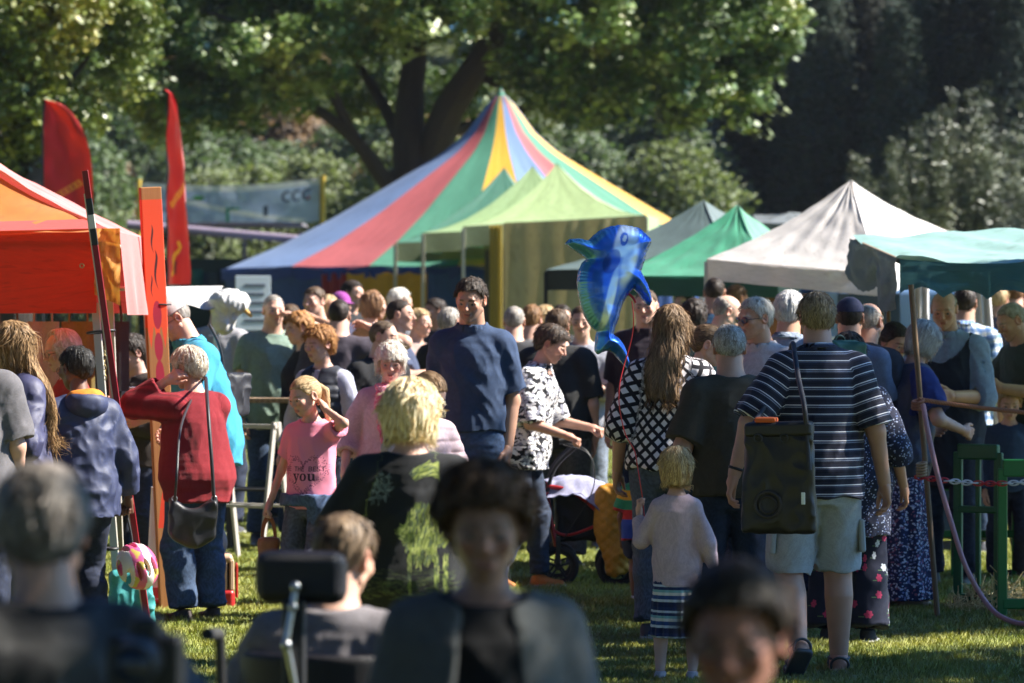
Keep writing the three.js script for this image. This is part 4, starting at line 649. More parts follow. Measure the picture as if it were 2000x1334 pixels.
canopy('white peaked tent in the middle of the right hand stalls', at(1662, 354, 236), [at(1380, 506, 238), at(1722, 534, 268), at(1905, 468, 236), at(1560, 470, 212)], { color: [[0.80, 0.74, 0.70], [0.78, 0.73, 0.71], [0.78, 0.72, 0.7], [0.78, 0.72, 0.7]], sag: 0.07, val: 0.17, tr: 0.22, post: 0.04, pmat: mat([0.6, 0.58, 0.55]), name: 'market_tent', wr: 0.014, n: 30, posts: [0, 2] });
canopy('small off white tent half hidden left of the white tent', at(1392, 470, 190), [at(1318, 520, 190), at(1440, 522, 200), at(1500, 510, 182), at(1370, 508, 176)], { color: [0.68, 0.60, 0.55], sag: 0.05, val: 0.14, tr: 0.25, post: 0.05, pmat: mat([0.62, 0.58, 0.56]), name: 'market_tent' });
canopy('flat grey awning roof far behind the white tent', at(1545, 415, 150), [at(1480, 436, 152), at(1640, 436, 152), at(1620, 420, 140), at(1470, 420, 140)], { color: [0.16, 0.18, 0.19], sag: 0.02, val: 0.1, tr: 0.1, post: 0.05, pmat: blackPlastic, name: 'market_tent' });
// teal awning at the right edge
{
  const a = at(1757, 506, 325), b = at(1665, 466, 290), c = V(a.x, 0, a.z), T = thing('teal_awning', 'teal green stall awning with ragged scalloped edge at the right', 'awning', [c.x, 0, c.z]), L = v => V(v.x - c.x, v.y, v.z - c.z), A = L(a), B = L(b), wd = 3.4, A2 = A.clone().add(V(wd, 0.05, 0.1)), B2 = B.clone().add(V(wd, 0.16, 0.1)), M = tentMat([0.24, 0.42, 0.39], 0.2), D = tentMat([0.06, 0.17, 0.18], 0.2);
  mesh('roof_sheet', grid((u, v) => { const p = A.clone().lerp(A2, u), q = B.clone().lerp(B2, u), e = p.lerp(q, v); e.y += -0.05 * sin(PI * v) + 0.025 * ridge(noise(u * 5, v * 2.5 + u * 3, 4)) - 0.035 * sin(PI * clamp(u * 3)) * (1 - v) + 0.02 * noise(u * 16, v * 5, 1); return [e.x, e.y, e.z]; }, 50, 18), M, T);
  const rag = (u, f) => 0.05 * abs(sin(u * f)) + 0.018 * noise(u * 60, 1, 2);
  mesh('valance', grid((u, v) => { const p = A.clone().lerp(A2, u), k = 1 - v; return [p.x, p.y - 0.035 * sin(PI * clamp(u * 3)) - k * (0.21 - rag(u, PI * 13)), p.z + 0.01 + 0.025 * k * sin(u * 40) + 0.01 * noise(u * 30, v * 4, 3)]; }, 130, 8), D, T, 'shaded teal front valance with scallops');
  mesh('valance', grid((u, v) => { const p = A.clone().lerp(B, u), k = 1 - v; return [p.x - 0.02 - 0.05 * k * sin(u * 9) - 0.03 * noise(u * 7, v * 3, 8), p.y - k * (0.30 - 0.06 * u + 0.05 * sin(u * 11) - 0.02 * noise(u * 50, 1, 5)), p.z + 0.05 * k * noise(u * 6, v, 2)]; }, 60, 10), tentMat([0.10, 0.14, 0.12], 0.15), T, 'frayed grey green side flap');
  mesh('frame_bar', [bar(A.clone().add(V(0.02, -0.06, -0.05)), A2.clone().add(V(0, -0.06, -0.05)), 0.018), bar(B.clone().add(V(0.02, -0.02, 0)), A.clone().add(V(0.02, -0.02, 0)), 0.018), bar(B.clone().add(V(0.02, -0.02, 0)), B2.clone().add(V(0, -0.02, 0)), 0.018)], mat([0.3, 0.22, 0.15]), T);
  const w = mat([0.26, 0.17, 0.10], { map: woodTex, roughness: 0.8, key: 'pole' }), pl = (x0, y0, s0, x1, y1, s1, r) => bar(L(at(x0, y0, s0)), L(at(x1, y1, s1)), r, r, 9);
  mesh('pole', pl(1832, 1212, 347, 1779, 556, 347, 0.016), w, T); mesh('pole', pl(1722, 1100, 290, 1722, 552, 300, 0.014), w, T); mesh('pole', pl(1738, 1100, 292, 1735, 545, 302, 0.014), w, T); mesh('pole', bar(V(A2.x, 0, A2.z), A2, 0.018), w, T);
}
// orange and red tent at the left
const orange = [0.80, 0.26, 0.015], redC = [0.72, 0.055, 0.035];
{
  const x1 = -2.17, z1 = -20.9, z2 = -23.9, x0 = -5.2, ey = 2.17, c = V((x1 + x0) / 2, 0, (z1 + z2) / 2), peak = V(c.x, 3.02, c.z), T = thing('orange_market_tent', 'orange and red folding market tent at the left edge', 'tent', [c.x, 0, c.z]), L = (x, y, z) => V(x - c.x, y, z - c.z);
  const N = [L(x0, ey, z1), L(x1, ey, z1), L(x1 - 0.05, ey, z2), L(x0, ey, z2)], p = L(peak.x, peak.y, peak.z), oM = tentMat(orange, 0.5, 0.95), rM = tentMat([0.70, 0.09, 0.07], 0.45, 0.9), dM = tentMat([0.82, 0.07, 0.012], 0.5, 0.95);
  mesh('canopy_panel', face(N[0], N[1], p, 0.10, 26, 0.02, 1), oM, T, 'orange front slope'); mesh('canopy_panel', face(N[1], N[2], p, 0.06, 20, 0.02, 2), rM, T, 'red side slope'); mesh('canopy_panel', face(N[2], N[3], p, 0.10, 16, 0.02, 3), rM, T); mesh('canopy_panel', face(N[3], N[0], p, 0.10, 16, 0.02, 4), oM, T);
  // red trim bands along the front slope
  mesh('seam_band', grid((u, v) => { const e = N[0].clone().lerp(N[1], u), q = e.lerp(p, 0.02 + 0.1 * v); return [q.x, q.y + 0.012 - 0.10 * (4 * (0.02 + 0.1 * v) * 0.8 + 0.25 * sin(PI * u)) , q.z + 0.01]; }, 20, 2), rM, T);
  const corner = N[1]; mesh('valance', drop(N[0], corner.clone().add(V(-0.09, 0, 0)), 0.44, 20, 0.012, 0, 3), dM, T, 'deep red front valance'); 
  mesh('corner_flap', grid((u, v) => { const e = corner.clone().add(V(-0.10 + 0.14 * u, 0.02, 0.02)); return [e.x, e.y - (1 - v) * (0.36 + 0.06 * u), e.z + 0.015 * sin(u * 6 + v * 9) + 0.02 * noise(u * 6, v * 8, 3)]; }, 10, 16), tentMat([0.85, 0.38, 0.06], 0.4, 0.6), T, 'orange flap wrapped round the front corner');
  mesh('valance', drop(corner.clone().add(V(0.035, 0, 0)), N[2].clone().add(V(0.04, 0, 0)), 0.45, 14, 0.012, 0, 7, V(0.05, 0, 0), 0.0), rM, T, 'sunlit red side valance'); mesh('valance', drop(N[2], N[3], 0.44, 14, 0.01, 0, 8), rM, T);
  const alu = mat([0.50, 0.47, 0.40], { roughness: 0.5, metalness: 0.3 });
  const F = (px, py, s) => { const q = at(px, py, s); return L(q.x, q.y, q.z); }, legs = [[[236, 1236, 358], [186, 592, 356]], [[238, 1180, 340], [213, 560, 350]], [[318, 1120, 316], [284, 560, 316]]];
  for (const [a, b] of legs) mesh('post', beam(F(...a), F(...b), 0.042, 0.042), alu, T); mesh('post', beam(V(N[0].x, 0, N[0].z), N[0], 0.042, 0.042), alu, T); mesh('post', beam(V(N[3].x, 0, N[3].z), N[3], 0.042, 0.042), alu, T);
  mesh('clamp', tr(new THREE.TorusGeometry(0.036, 0.010, 6, 12), ...F(216, 1072, 361).toArray(), PI / 2), blackPlastic, T); mesh('strap', tr(new THREE.TorusGeometry(0.075, 0.007, 6, 18), ...F(197, 648, 360).toArray(), PI / 2 - 0.1, 0.1, 0, 1, 0.6, 1), blackPlastic, T); mesh('eyelet', tr(new THREE.TorusGeometry(0.011, 0.004, 6, 14), ...F(160, 519, 359).toArray()), mat([0.6, 0.45, 0.2], { metalness: 0.8, roughness: 0.4 }), T);
  mesh('truss', [bar(N[0].clone().add(V(0.05, -0.06, -0.03)), N[1].clone().add(V(-0.05, -0.06, -0.03)), 0.012), bar(N[1].clone().add(V(-0.05, -0.06, 0)), N[2].clone().add(V(-0.05, -0.06, 0)), 0.012), bar(p.clone().add(V(0, -0.02, 0)), V(p.x, 2.2, p.z), 0.02)], alu, T);
  // hanging chain
  const ch = thing('hanging_chain', 'thin brass chain hanging from the tent strap', 'chain', at(205, 660, 358)); for (let i = 0; i < 9; i++) mesh('link', tr(new THREE.TorusGeometry(0.011, 0.0022, 5, 10), 0.002 * sin(i), -i * 0.027, 0, 0, (i % 2) * PI / 2, 0, 0.7, 1.3, 1), mat([0.6, 0.45, 0.2], { metalness: 0.9, roughness: 0.35 }), ch);
  // dark red banded staff and the painted plank tied to the tent
  const a = at(292, 1240, 366), b = at(166, 333, 366), st = thing('banded_staff', 'dark red wooden staff with black and white bands near its tip', 'staff', [a.x, 0, a.z]), q = t => V((b.x - a.x) * t, lerp(0, b.y, t), 0);
  mesh('shaft', beam(q(0), q(0.84), 0.032, 0.018), mat([0.28, 0.008, 0.015], { roughness: 0.35, key: 'staff' }), st); [[0.84, 0.875, [0.02, 0.02, 0.02]], [0.875, 0.905, [0.6, 0.58, 0.5]], [0.905, 0.94, [0.02, 0.02, 0.02]], [0.94, 1, [0.22, 0.01, 0.01]]].forEach(([u, v, c]) => mesh('band', beam(q(u), q(v), 0.034, 0.02), mat(c, { roughness: 0.4 }), st)); mesh('edge_strip', beam(q(0).add(V(-0.020, 0, 0.001)), q(0.95).add(V(-0.020, 0, 0.001)), 0.007, 0.016, 0.002), mat([0.62, 0.5, 0.32]), st);
}
{ // painted plank
  const a = at(332, 1120, 338), b = at(293, 365, 338), T = thing('painted_plank', 'upright wooden plank painted orange with flames beside the tent', 'plank', [a.x, 0, a.z]), h = b.y, tex = canvasTex(128, 1024, (g, w, H) => {
    g.fillStyle = '#a8703c'; g.fillRect(0, 0, w, H); for (let i = 0; i < 60; i++) { g.fillStyle = `rgba(70,35,10,${0.05 + 0.1 * ((i * 37) % 10) / 10})`; g.fillRect((i * 53) % w, 0, 1 + i % 3, H); }
    g.fillStyle = '#e0481c'; g.fillRect(0, 30, w, H * 0.30); g.beginPath(); g.moveTo(0, H * 0.32); for (let i = 0; i <= 6; i++) g.lineTo(i * w / 6, H * (0.32 + (i % 2 ? 0.06 : 0.0))); g.lineTo(w, H * 0.3); g.fill();
    g.fillStyle = '#3a0f12'; for (const [x, y, s] of [[55, 90, 1], [70, 150, 1.4], [40, 210, 0.8]]) { g.beginPath(); g.moveTo(x, y); g.bezierCurveTo(x + 30 * s, y + 20 * s, x - 20 * s, y + 40 * s, x + 10 * s, y + 70 * s); g.bezierCurveTo(x - 30 * s, y + 40 * s, x + 12 * s, y + 20 * s, x, y); g.fill(); }
    g.fillStyle = '#a01030'; for (const y of [0.30, 0.375, 0.44]) { g.beginPath(); g.ellipse(66, H * y, 26, 34, 0, 0, 7); g.fill(); }
    g.strokeStyle = '#38180c'; g.lineWidth = 7; for (const y of [0.53, 0.58, 0.63]) { g.beginPath(); g.ellipse(66, H * y, 24, 20, 0, 0, 7); g.stroke(); }
    g.fillStyle = '#d63a18'; g.beginPath(); g.moveTo(10, H * 0.80); g.quadraticCurveTo(60, H * 0.66, 66, H * 0.72); g.quadraticCurveTo(110, H * 0.7, 118, H * 0.8); g.fill(); });
  const g = box(0.125, h, 0.045, 0, h / 2, 0, 0.006), P = g.attributes.position, uv = g.attributes.uv; for (let i = 0; i < P.count; i++) uv.setXY(i, 0.5 + P.getX(i) / 0.125, P.getY(i) / h); const P2 = P; for (let i = 0; i < P.count; i++) if (P.getY(i) > h * 0.6) P.setX(i, P.getX(i) + 0.004 * sin(P.getY(i) * 20)); g.rotateZ(Math.atan((a.x - b.x) / h)); g.rotateY(0.35);
  mesh('board', g, new THREE.MeshStandardMaterial({ map: tex, roughness: 0.75 }), T); mesh('cord', tr(new THREE.TorusGeometry(0.075, 0.005, 5, 20), -0.07, 1.78, 0, PI / 2, 0, 0, 1, 0.6, 1), blackPlastic, T);
}
// ---------------------------------------------------------------- flags, banner, stalls at the back
const flagTex = canvasTex(256, 1024, (g, w, h) => { g.fillStyle = '#d8201a'; g.fillRect(0, 0, w, h); g.fillStyle = '#f08a20'; g.save(); g.translate(120, 560); g.rotate(-0.6); g.fillRect(-95, -22, 190, 40); g.fillStyle = '#d8201a'; for (let i = 0; i < 6; i++) g.fillRect(-80 + i * 30, -14, 8, 24); g.restore(); g.strokeStyle = '#f0a020'; g.lineWidth = 20; g.beginPath(); g.moveTo(90, 980); g.bezierCurveTo(170, 930, 60, 900, 140, 850); g.moveTo(110, 900); g.bezierCurveTo(60, 860, 190, 860, 120, 800); g.stroke(); g.fillStyle = '#6a1020'; g.fillRect(118, 900, 18, 70); });
function featherFlag(label, px, topY, botY, s, turn, wid) {
  const t = at(px, topY, s), T = thing('feather_flag', label, 'flag', [t.x, 0, t.z], turn, 'red feather flags'), h = t.y, b = at(px, botY, s).y, m = new THREE.MeshPhysicalMaterial({ map: flagTex, roughness: 0.6, side: THREE.DoubleSide, transmission: 0.35, thickness: 0 });
  mesh('sail', grid((u, v) => { const y = lerp(b, h, v), w = wid * pow(1 - pow(v, 3.2), 0.5) * (0.75 + 0.25 * v), k = sstep(0.7, 1, v); return [u * w + 0.05 * k * 0, y, 0.05 * sin(u * 5 + v * 4) * u + 0.03 * noise(u * 4, v * 6, px)]; }, 10, 40), m, T);
  mesh('pole', tube([V(-0.012, 0, 0), V(-0.012, h * 0.6, 0), V(-0.012, h * 0.93, 0), V(0.01, h, 0)], 0.013, 20, 6), blackPlastic, T);
}
featherFlag('wide red feather flag with orange lettering above the orange tent', 86, 194, 520, 185, 0.15, 0.62);
featherFlag('narrow red feather flag seen edge on right of the painted plank', 328, 175, 556, 190, -1.08, 0.62);
{ // banner
  const S = 108, a = at(276, 356, S), b = at(624, 348, S), c = a.clone().lerp(b, 0.5), T = thing('banner', 'long white and pale blue banner hung between yellow posts', 'banner', [c.x, 0, c.z]), tex = canvasTex(1024, 256, (g, w, h) => { g.fillStyle = '#a9bfe6'; g.fillRect(0, 0, w, h); g.fillStyle = '#dfe6f0'; g.fillRect(0, 0, w, 34); g.beginPath(); g.moveTo(180, 60); g.lineTo(960, 235); g.lineTo(900, 250); g.lineTo(260, 110); g.fill(); g.fillStyle = '#4f9a58'; g.beginPath(); g.ellipse(330, 75, 34, 14, 0, 0, 7); g.fill(); g.fillStyle = '#3f8f7c'; g.fillRect(485, 130, 20, 90); g.fillRect(505, 130, 60, 14); g.fillStyle = '#3a4a60'; g.fillRect(700, 130, 26, 60); g.fillStyle = '#2a3550'; g.font = 'bold 92px sans-serif'; g.fillText('CCC', 800, 120); g.fillStyle = '#c03048'; g.fillRect(955, 100, 14, 14); });
  mesh('sheet', grid((u, v) => { const p = a.clone().lerp(b, u).sub(c); return [p.x, a.y + (b.y - a.y) * u - (1 - v) * 0.78 - 0.10 * sin(PI * u), 0.06 * sin(u * 7) + 0.05 * noise(u * 5, v * 2, 2)]; }, 40, 8), new THREE.MeshPhysicalMaterial({ map: tex, roughness: 0.7, side: THREE.DoubleSide, transmission: 0.5, thickness: 0 }), T);
  for (const [p, k] of [[a, -0.04], [b, 0.06]]) mesh('post', bar(V(p.x - c.x + k, 0, 0), V(p.x - c.x + k, p.y + 0.05, 0), 0.045), mat([0.62, 0.42, 0.06]), T); mesh('cord', bar(V(a.x - c.x - 0.04, a.y, 0), V(b.x - c.x + 0.06, b.y, 0), 0.01), blackPlastic, T);
}
{ // long stall with folded purple awning behind the flags
  const S = 128, a = at(250, 440, S), b = at(590, 468, S), c = a.clone().lerp(b, 0.5), T = thing('shuttered_stall', 'long dark stall with rolled mauve awning behind the feather flag', 'stall', [c.x, 0, c.z]), L = V(a.x - c.x, 0, 0), X = a.x - c.x;
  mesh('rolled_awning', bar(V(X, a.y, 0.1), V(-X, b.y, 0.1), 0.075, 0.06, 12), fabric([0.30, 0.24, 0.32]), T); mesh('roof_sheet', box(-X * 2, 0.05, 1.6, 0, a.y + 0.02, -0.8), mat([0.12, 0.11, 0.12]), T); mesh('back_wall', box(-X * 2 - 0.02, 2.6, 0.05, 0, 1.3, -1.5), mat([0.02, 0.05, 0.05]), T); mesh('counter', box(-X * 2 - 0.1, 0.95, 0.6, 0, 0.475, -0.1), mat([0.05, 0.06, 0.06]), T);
  for (const k of [-1, -0.35, 0.35, 1]) mesh('post', beam(V(k * X * 0.98, 0, 0.05), V(k * X * 0.98, a.y - 0.1, 0.05), 0.06, 0.06), mat([0.14, 0.12, 0.11]), T);
  for (let i = 0; i < 7; i++) solo('hanging_cloth', tr(cloth((u, v) => [(u - 0.5) * 0.34, -(1 - v) * (0.35 + 0.1 * (i % 3)), 0.03 * sin(u * 9 + i)], 10, 6), c.x + X * 0.8 - X * 0.26 * i, 2.42 - 0.05 * (i % 2), c.z - 0.2), fabric(i % 3 === 1 ? [0.25, 0.55, 0.5] : i % 3 ? [0.02, 0.16, 0.12] : [0.04, 0.07, 0.10]), ['dark green', 'pale teal', 'deep green', 'navy', 'pale teal', 'green', 'navy'][i] + ' cloth hanging under the mauve awning, number ' + ['one', 'two', 'three', 'four', 'five', 'six', 'seven'][i] + ' from the left', 'cloth', 'cloths hung in the long stall');
}
{ // white parasol-like awning between plank and striped tent
  const S = 262, c = at(385, 590, S), T = thing('white_awning', 'sagging white awning with loose folded end behind the painted plank', 'awning', [c.x, 0, c.z]), w = fabric([0.82, 0.80, 0.78]), p = (px, py) => { const q = at(px, py, S); return V(q.x - c.x, q.y, 0); }, A = p(300, 560), B = p(425, 558);
  mesh('sheet', cloth((u, v) => { const q = A.clone().lerp(B, u); return [q.x, q.y - 0.16 * v * v - 0.02 * sin(u * 9) * v, -0.6 + 0.7 * v + 0.02 * noise(u * 6, v * 4, 2)]; }, 24, 12), w, T);
  mesh('folded_end', surf((x, y, z) => smin(ell(x - 0.24, y - c.y - 0.0, z, 0.15, 0.095, 0.16), ell(x - 0.20, y - c.y + 0.12, z, 0.085, 0.12, 0.1), 0.05) - 0.012 * ridge(noise(x * 14, y * 9, z * 14)), [0.02, c.y - 0.32, -0.22], [0.46, c.y + 0.16, 0.22], 0.014, (x, y, z) => [x * 3, y * 3, 1, 1, 1]), w, T); mesh('tip', bar(V(0.34, c.y - 0.04, 0.03), V(0.41, c.y - 0.11, 0.03), 0.02, 0.012), mat([0.6, 0.35, 0.1]), T);
  mesh('post', bar(V(0.14, 0, -0.05), V(0.14, c.y + 0.02, -0.05), 0.02), steel, T); mesh('post', bar(V(A.x, 0, -0.05), V(A.x, A.y, -0.05), 0.02), steel, T);
}
{ // shop front under the white tent: brown timber stall and shelves
  const S = 214, c = at(1555, 615, S), T = thing('timber_stall', 'brown timber stall front with shelves under the white tent', 'stall', [c.x, 0, c.z]), wd = mat([0.36, 0.16, 0.05], { map: woodTex, key: 'stall' }), X = px => (px - 1555) / S, Yy = py => EYE + (HORIZON - py) / S;
  for (let i = 0; i < 11; i++) mesh('board', box(0.1, 1.75 + 0.25 * (i > 6 ? 1 : 0.6), 0.025, X(1445) + i * 0.108, 0.95 + 0.09 * (i > 6 ? 1 : 0.6), -0.3 + 0.004 * (i % 3)), i % 4 === 1 ? mat([0.16, 0.08, 0.035], { map: woodTex, key: 'stall2' }) : wd, T);
  mesh('counter', box(1.3, 0.06, 0.5, 0.08, 1.0, 0.05), mat([0.7, 0.66, 0.6]), T); mesh('front_panel', box(1.28, 0.95, 0.04, 0.08, 0.48, 0.26), mat([0.45, 0.32, 0.18], { map: woodTex, key: 'stall3' }), T); mesh('shelf', box(0.6, 0.03, 0.2, X(1580), Yy(598), -0.15), mat([0.7, 0.68, 0.62]), T);
  const it = [[1410, 532, 0.22, 0.06, [0.5, 0.36, 0.08], 'mustard cloth bundle lying on top of the timber stall'], [1500, 538, 0.20, 0.05, [0.55, 0.42, 0.12], 'flat straw yellow bundle beside the mustard bundle'], [1568, 557, 0.16, 0.08, [0.05, 0.12, 0.35], 'dark blue box on the stall shelf'], [1610, 550, 0.05, 0.22, [0.5, 0.55, 0.2], 'upright lime green roll at the stall corner'], [1592, 552, 0.05, 0.20, [0.42, 0.5, 0.2], 'second green roll left of the lime roll'], [1630, 590, 0.22, 0.05, [0.75, 0.68, 0.6], 'cream tray on the stall shelf at the right end'], [1612, 588, 0.07, 0.1, [0.8, 0.8, 0.8], 'white tub beside the cream tray']];
  for (const [px, py, w, h, col, label] of it) { const q = at(px, py, S + 4); solo('stall_goods', tr(surf((x, y, z) => smax(max(abs(x) - w, abs(y) - h, abs(z) - 0.09), hypot(x * 0.6, y, z) - w * 0.9 - h * 0.4, 0.05) - 0.01 * noise(x * 12, y * 12, z * 12), [-w - 0.05, -h - 0.05, -0.15], [w + 0.05, h + 0.05, 0.15], 0.02, (x, y, z) => [x, y, 1, 1, 1]), q.x, q.y, q.z), fabric(col), label, 'goods', 'goods on the timber stall'); }
}
// ---------------------------------------------------------------- printed cloth
const px1 = (t, u, v = u) => rep(t, u, v);
const stripeTex = px1(canvasTex(16, 512, (g, w, h) => { g.fillStyle = '#1d2036'; g.fillRect(0, 0, w, h); for (let i = 0; i < 4; i++) { const y = i * 128; g.fillStyle = '#d8d8e4'; g.fillRect(0, y + 20, w, 13); g.fillStyle = '#5a6684'; g.fillRect(0, y + 44, w, 7); if (i % 2) { g.fillStyle = '#a9b0c4'; g.fillRect(0, y + 56, w, 6); } g.fillStyle = '#131528'; g.fillRect(0, y + 84, w, 22); } }), 1, 1 / 0.168);
const latticeTex = px1(canvasTex(512, 512, (g, w, h) => { g.fillStyle = '#e9e2e4'; g.fillRect(0, 0, w, h); g.strokeStyle = '#17151f'; g.lineWidth = 17; for (let i = -8; i < 16; i++) { g.beginPath(); g.moveTo(i * 64, -10); g.lineTo(i * 64 + 522 + 10, 522); g.moveTo(i * 64, 522); g.lineTo(i * 64 + 532, -10); g.stroke(); } }), 1.9, 1.9);
const leafyTex = px1(canvasTex(512, 512, (g, w, h) => { const r = rng(8); g.fillStyle = '#14141c'; g.fillRect(0, 0, w, h); for (let i = 0; i < 620; i++) { g.fillStyle = r() < 0.75 ? '#e6e2e2' : '#8a8a96'; g.save(); g.translate(r() * w, r() * h); g.rotate(r() * 7); g.beginPath(); g.ellipse(0, 0, 15 + 9 * r(), 6 + 4 * r(), 0, 0, 7); g.fill(); g.restore(); } }), 2.2, 2.2);
const blossomTex = px1(canvasTex(512, 512, (g, w, h) => { const r = rng(18); g.fillStyle = '#141a33'; g.fillRect(0, 0, w, h); for (let i = 0; i < 46; i++) { const x = r() * w, y = r() * h, c = r() < 0.6 ? '#c23a62' : '#d4d8e0'; for (let k = 0; k < 6; k++) { g.fillStyle = c; g.beginPath(); g.ellipse(x + cos(k) * 9, y + sin(k) * 9, 8, 6, k, 0, 7); g.fill(); } g.fillStyle = '#5c7a50'; g.fillRect(x + 14, y + 8, 22, 4); } }), 1.5, 1.5);
const speckTex = px1(canvasTex(512, 512, (g, w, h) => { const r = rng(28); g.fillStyle = '#232c55'; g.fillRect(0, 0, w, h); for (let i = 0; i < 900; i++) { g.fillStyle = r() < 0.5 ? '#c8d0e6' : r() < 0.5 ? '#7d8cc0' : '#8a5a78'; g.beginPath(); g.ellipse(r() * w, r() * h, 3 + 7 * r(), 3 + 4 * r(), r() * 7, 0, 7); g.fill(); } }), 2.2, 2.2);
const dotTex = px1(canvasTex(256, 256, (g, w, h) => { const r = rng(38); g.fillStyle = '#1a1f38'; g.fillRect(0, 0, w, h); for (let i = 0; i < 260; i++) { g.fillStyle = r() < 0.7 ? '#aab2cc' : '#6878a8'; g.beginPath(); g.arc(r() * w, r() * h, 2 + 2.5 * r(), 0, 7); g.fill(); } }), 4, 4);
const plaidTex = px1(canvasTex(256, 256, (g, w, h) => { g.fillStyle = '#dfe4ea'; g.fillRect(0, 0, w, h); g.fillStyle = 'rgba(50,90,150,0.55)'; for (let i = 0; i < 4; i++) { g.fillRect(i * 64, 0, 30, h); g.fillRect(0, i * 64, w, 30); } g.fillStyle = 'rgba(190,170,90,0.4)'; for (let i = 0; i < 4; i++) { g.fillRect(i * 64 + 44, 0, 6, h); g.fillRect(0, i * 64 + 44, w, 6); } }), 4, 4);
const skirtTex = px1(canvasTex(16, 512, (g, w, h) => { const c = ['#20305c', '#bfc8d4', '#20305c', '#7fb0b4', '#d8d4cc', '#2a4a80', '#c8d0d8', '#18244c'], H = [70, 44, 60, 50, 60, 76, 52, 100]; let y = 0; c.forEach((k, i) => { g.fillStyle = k; g.fillRect(0, y, w, H[i]); y += H[i]; }); }), 1, 1 / 0.12);
const scarfTex = px1(canvasTex(256, 256, (g, w, h) => { const r = rng(48); g.fillStyle = '#d8708c'; g.fillRect(0, 0, w, h); for (let i = 0; i < 240; i++) { g.strokeStyle = r() < 0.6 ? '#f2c4cc' : '#b84468'; g.lineWidth = 3; g.beginPath(); g.arc(r() * w, r() * h, 5 + 9 * r(), 0, 5); g.stroke(); } }), 5, 5);
const rainbowTex = px1(canvasTex(16, 256, (g, w, h) => { ['#2a4aa0', '#c02020', '#c02020', '#2a8a60', '#d0a030', '#2a8a60', '#b02828', '#2a4aa0'].forEach((c, i) => { g.fillStyle = c; g.fillRect(0, i * 32, w, 32); }); }), 1, 2.2);
function print(t, pw, ph, py) { t.print = true; t.pw = pw; t.ph = ph; t.py = py; return t; }
const youTex = print(canvasTex(1024, 512, (g, w, h) => { g.fillStyle = '#e98ca4'; g.fillRect(0, 0, w, h); g.fillStyle = '#3a2030'; g.textAlign = 'center'; g.font = 'bold 36px monospace'; g.fillText('BE THE BEST', 256, 228); g.font = 'bold 74px serif'; g.fillText('you', 262, 282); const r = rng(3); g.fillStyle = '#7c3a54'; for (let i = 0; i < 420; i++) { const a = r() * 6.28, k = 0.8 + 0.35 * r(), x = 16 * pow(sin(a), 3), y = 13 * cos(a) - 5 * cos(2 * a) - 2 * cos(3 * a) - cos(4 * a); g.fillRect(256 + x * 7.4 * k, 245 - y * 8 * k, 4, 4); } }), 0.5, 0.5, 0.42);
const furTex = print(canvasTex(1024, 512, (g, w, h) => {
  const r = rng(5); g.fillStyle = '#17181b'; g.fillRect(0, 0, w, h); const st = (x, y, a, l, c, lw = 2) => { g.strokeStyle = c; g.lineWidth = lw; g.beginPath(); g.moveTo(x, y); g.lineTo(x + cos(a) * l, y + sin(a) * l); g.stroke(); }, Z = g.setTransform ? g.setTransform(1.4, 0, 0, 1.4, 256 - 256 * 1.4 + 10, 250 - 250 * 1.4) : 0, ol = ['#6d7a34', '#929e48', '#48562a', '#b4ba68', '#5c6a50'];
  g.fillStyle = '#31357a'; g.beginPath(); g.arc(150, 110, 24, 0, 7); g.fill();
  for (let i = 0; i < 900; i++) { const t = r(), a = -2.2 + t * 4.6, rad = 62 + 22 * r(), x = 300 + cos(a) * rad, y = 205 + sin(a) * rad * 1.25; st(x, y, a + 1.2 + r() * 0.5, 18 + 14 * r(), ol[floor(r() * 5)], 3); }
  for (let i = 0; i < 520; i++) { const a = r() * 7, k = sqrt(r()), x = 285 + cos(a) * 42 * k, y = 265 + sin(a) * 78 * k; st(x, y, 1.4 + r() * 0.6, 12 + 12 * r(), ol[floor(r() * 5)], 3); }
  for (let i = 0; i < 220; i++) { const a = r() * 7, k = sqrt(r()), x = 350 + cos(a) * 36 * k, y = 100 + sin(a) * 26 * k; st(x, y, 0.4 + r(), 9 + 8 * r(), ol[floor(r() * 5)], 2.5); }
  for (let i = 0; i < 240; i++) { const a = r() * 7, k = sqrt(r()), x = 160 + cos(a) * 44 * k, y = 150 + sin(a) * 40 * k; st(x, y, r() * 7, 10 + 8 * r(), ['#6a7a80', '#3c4a50', '#8a9494'][floor(r() * 3)], 2); }
  for (let i = 0; i < 500; i++) st(130 + r() * 240, 360 + r() * 110, -0.2 + r() * 0.5, 8 + 22 * r(), ['#3d4a2a', '#586038', '#23281c'][floor(r() * 3)], 2);
  for (const x of [250, 318, 340]) for (let i = 0; i < 60; i++) st(x + r() * 10, 320 + r() * 90, 1.5, 14, ol[floor(r() * 5)], 2);
}), 0.50, 0.50, 0.50);

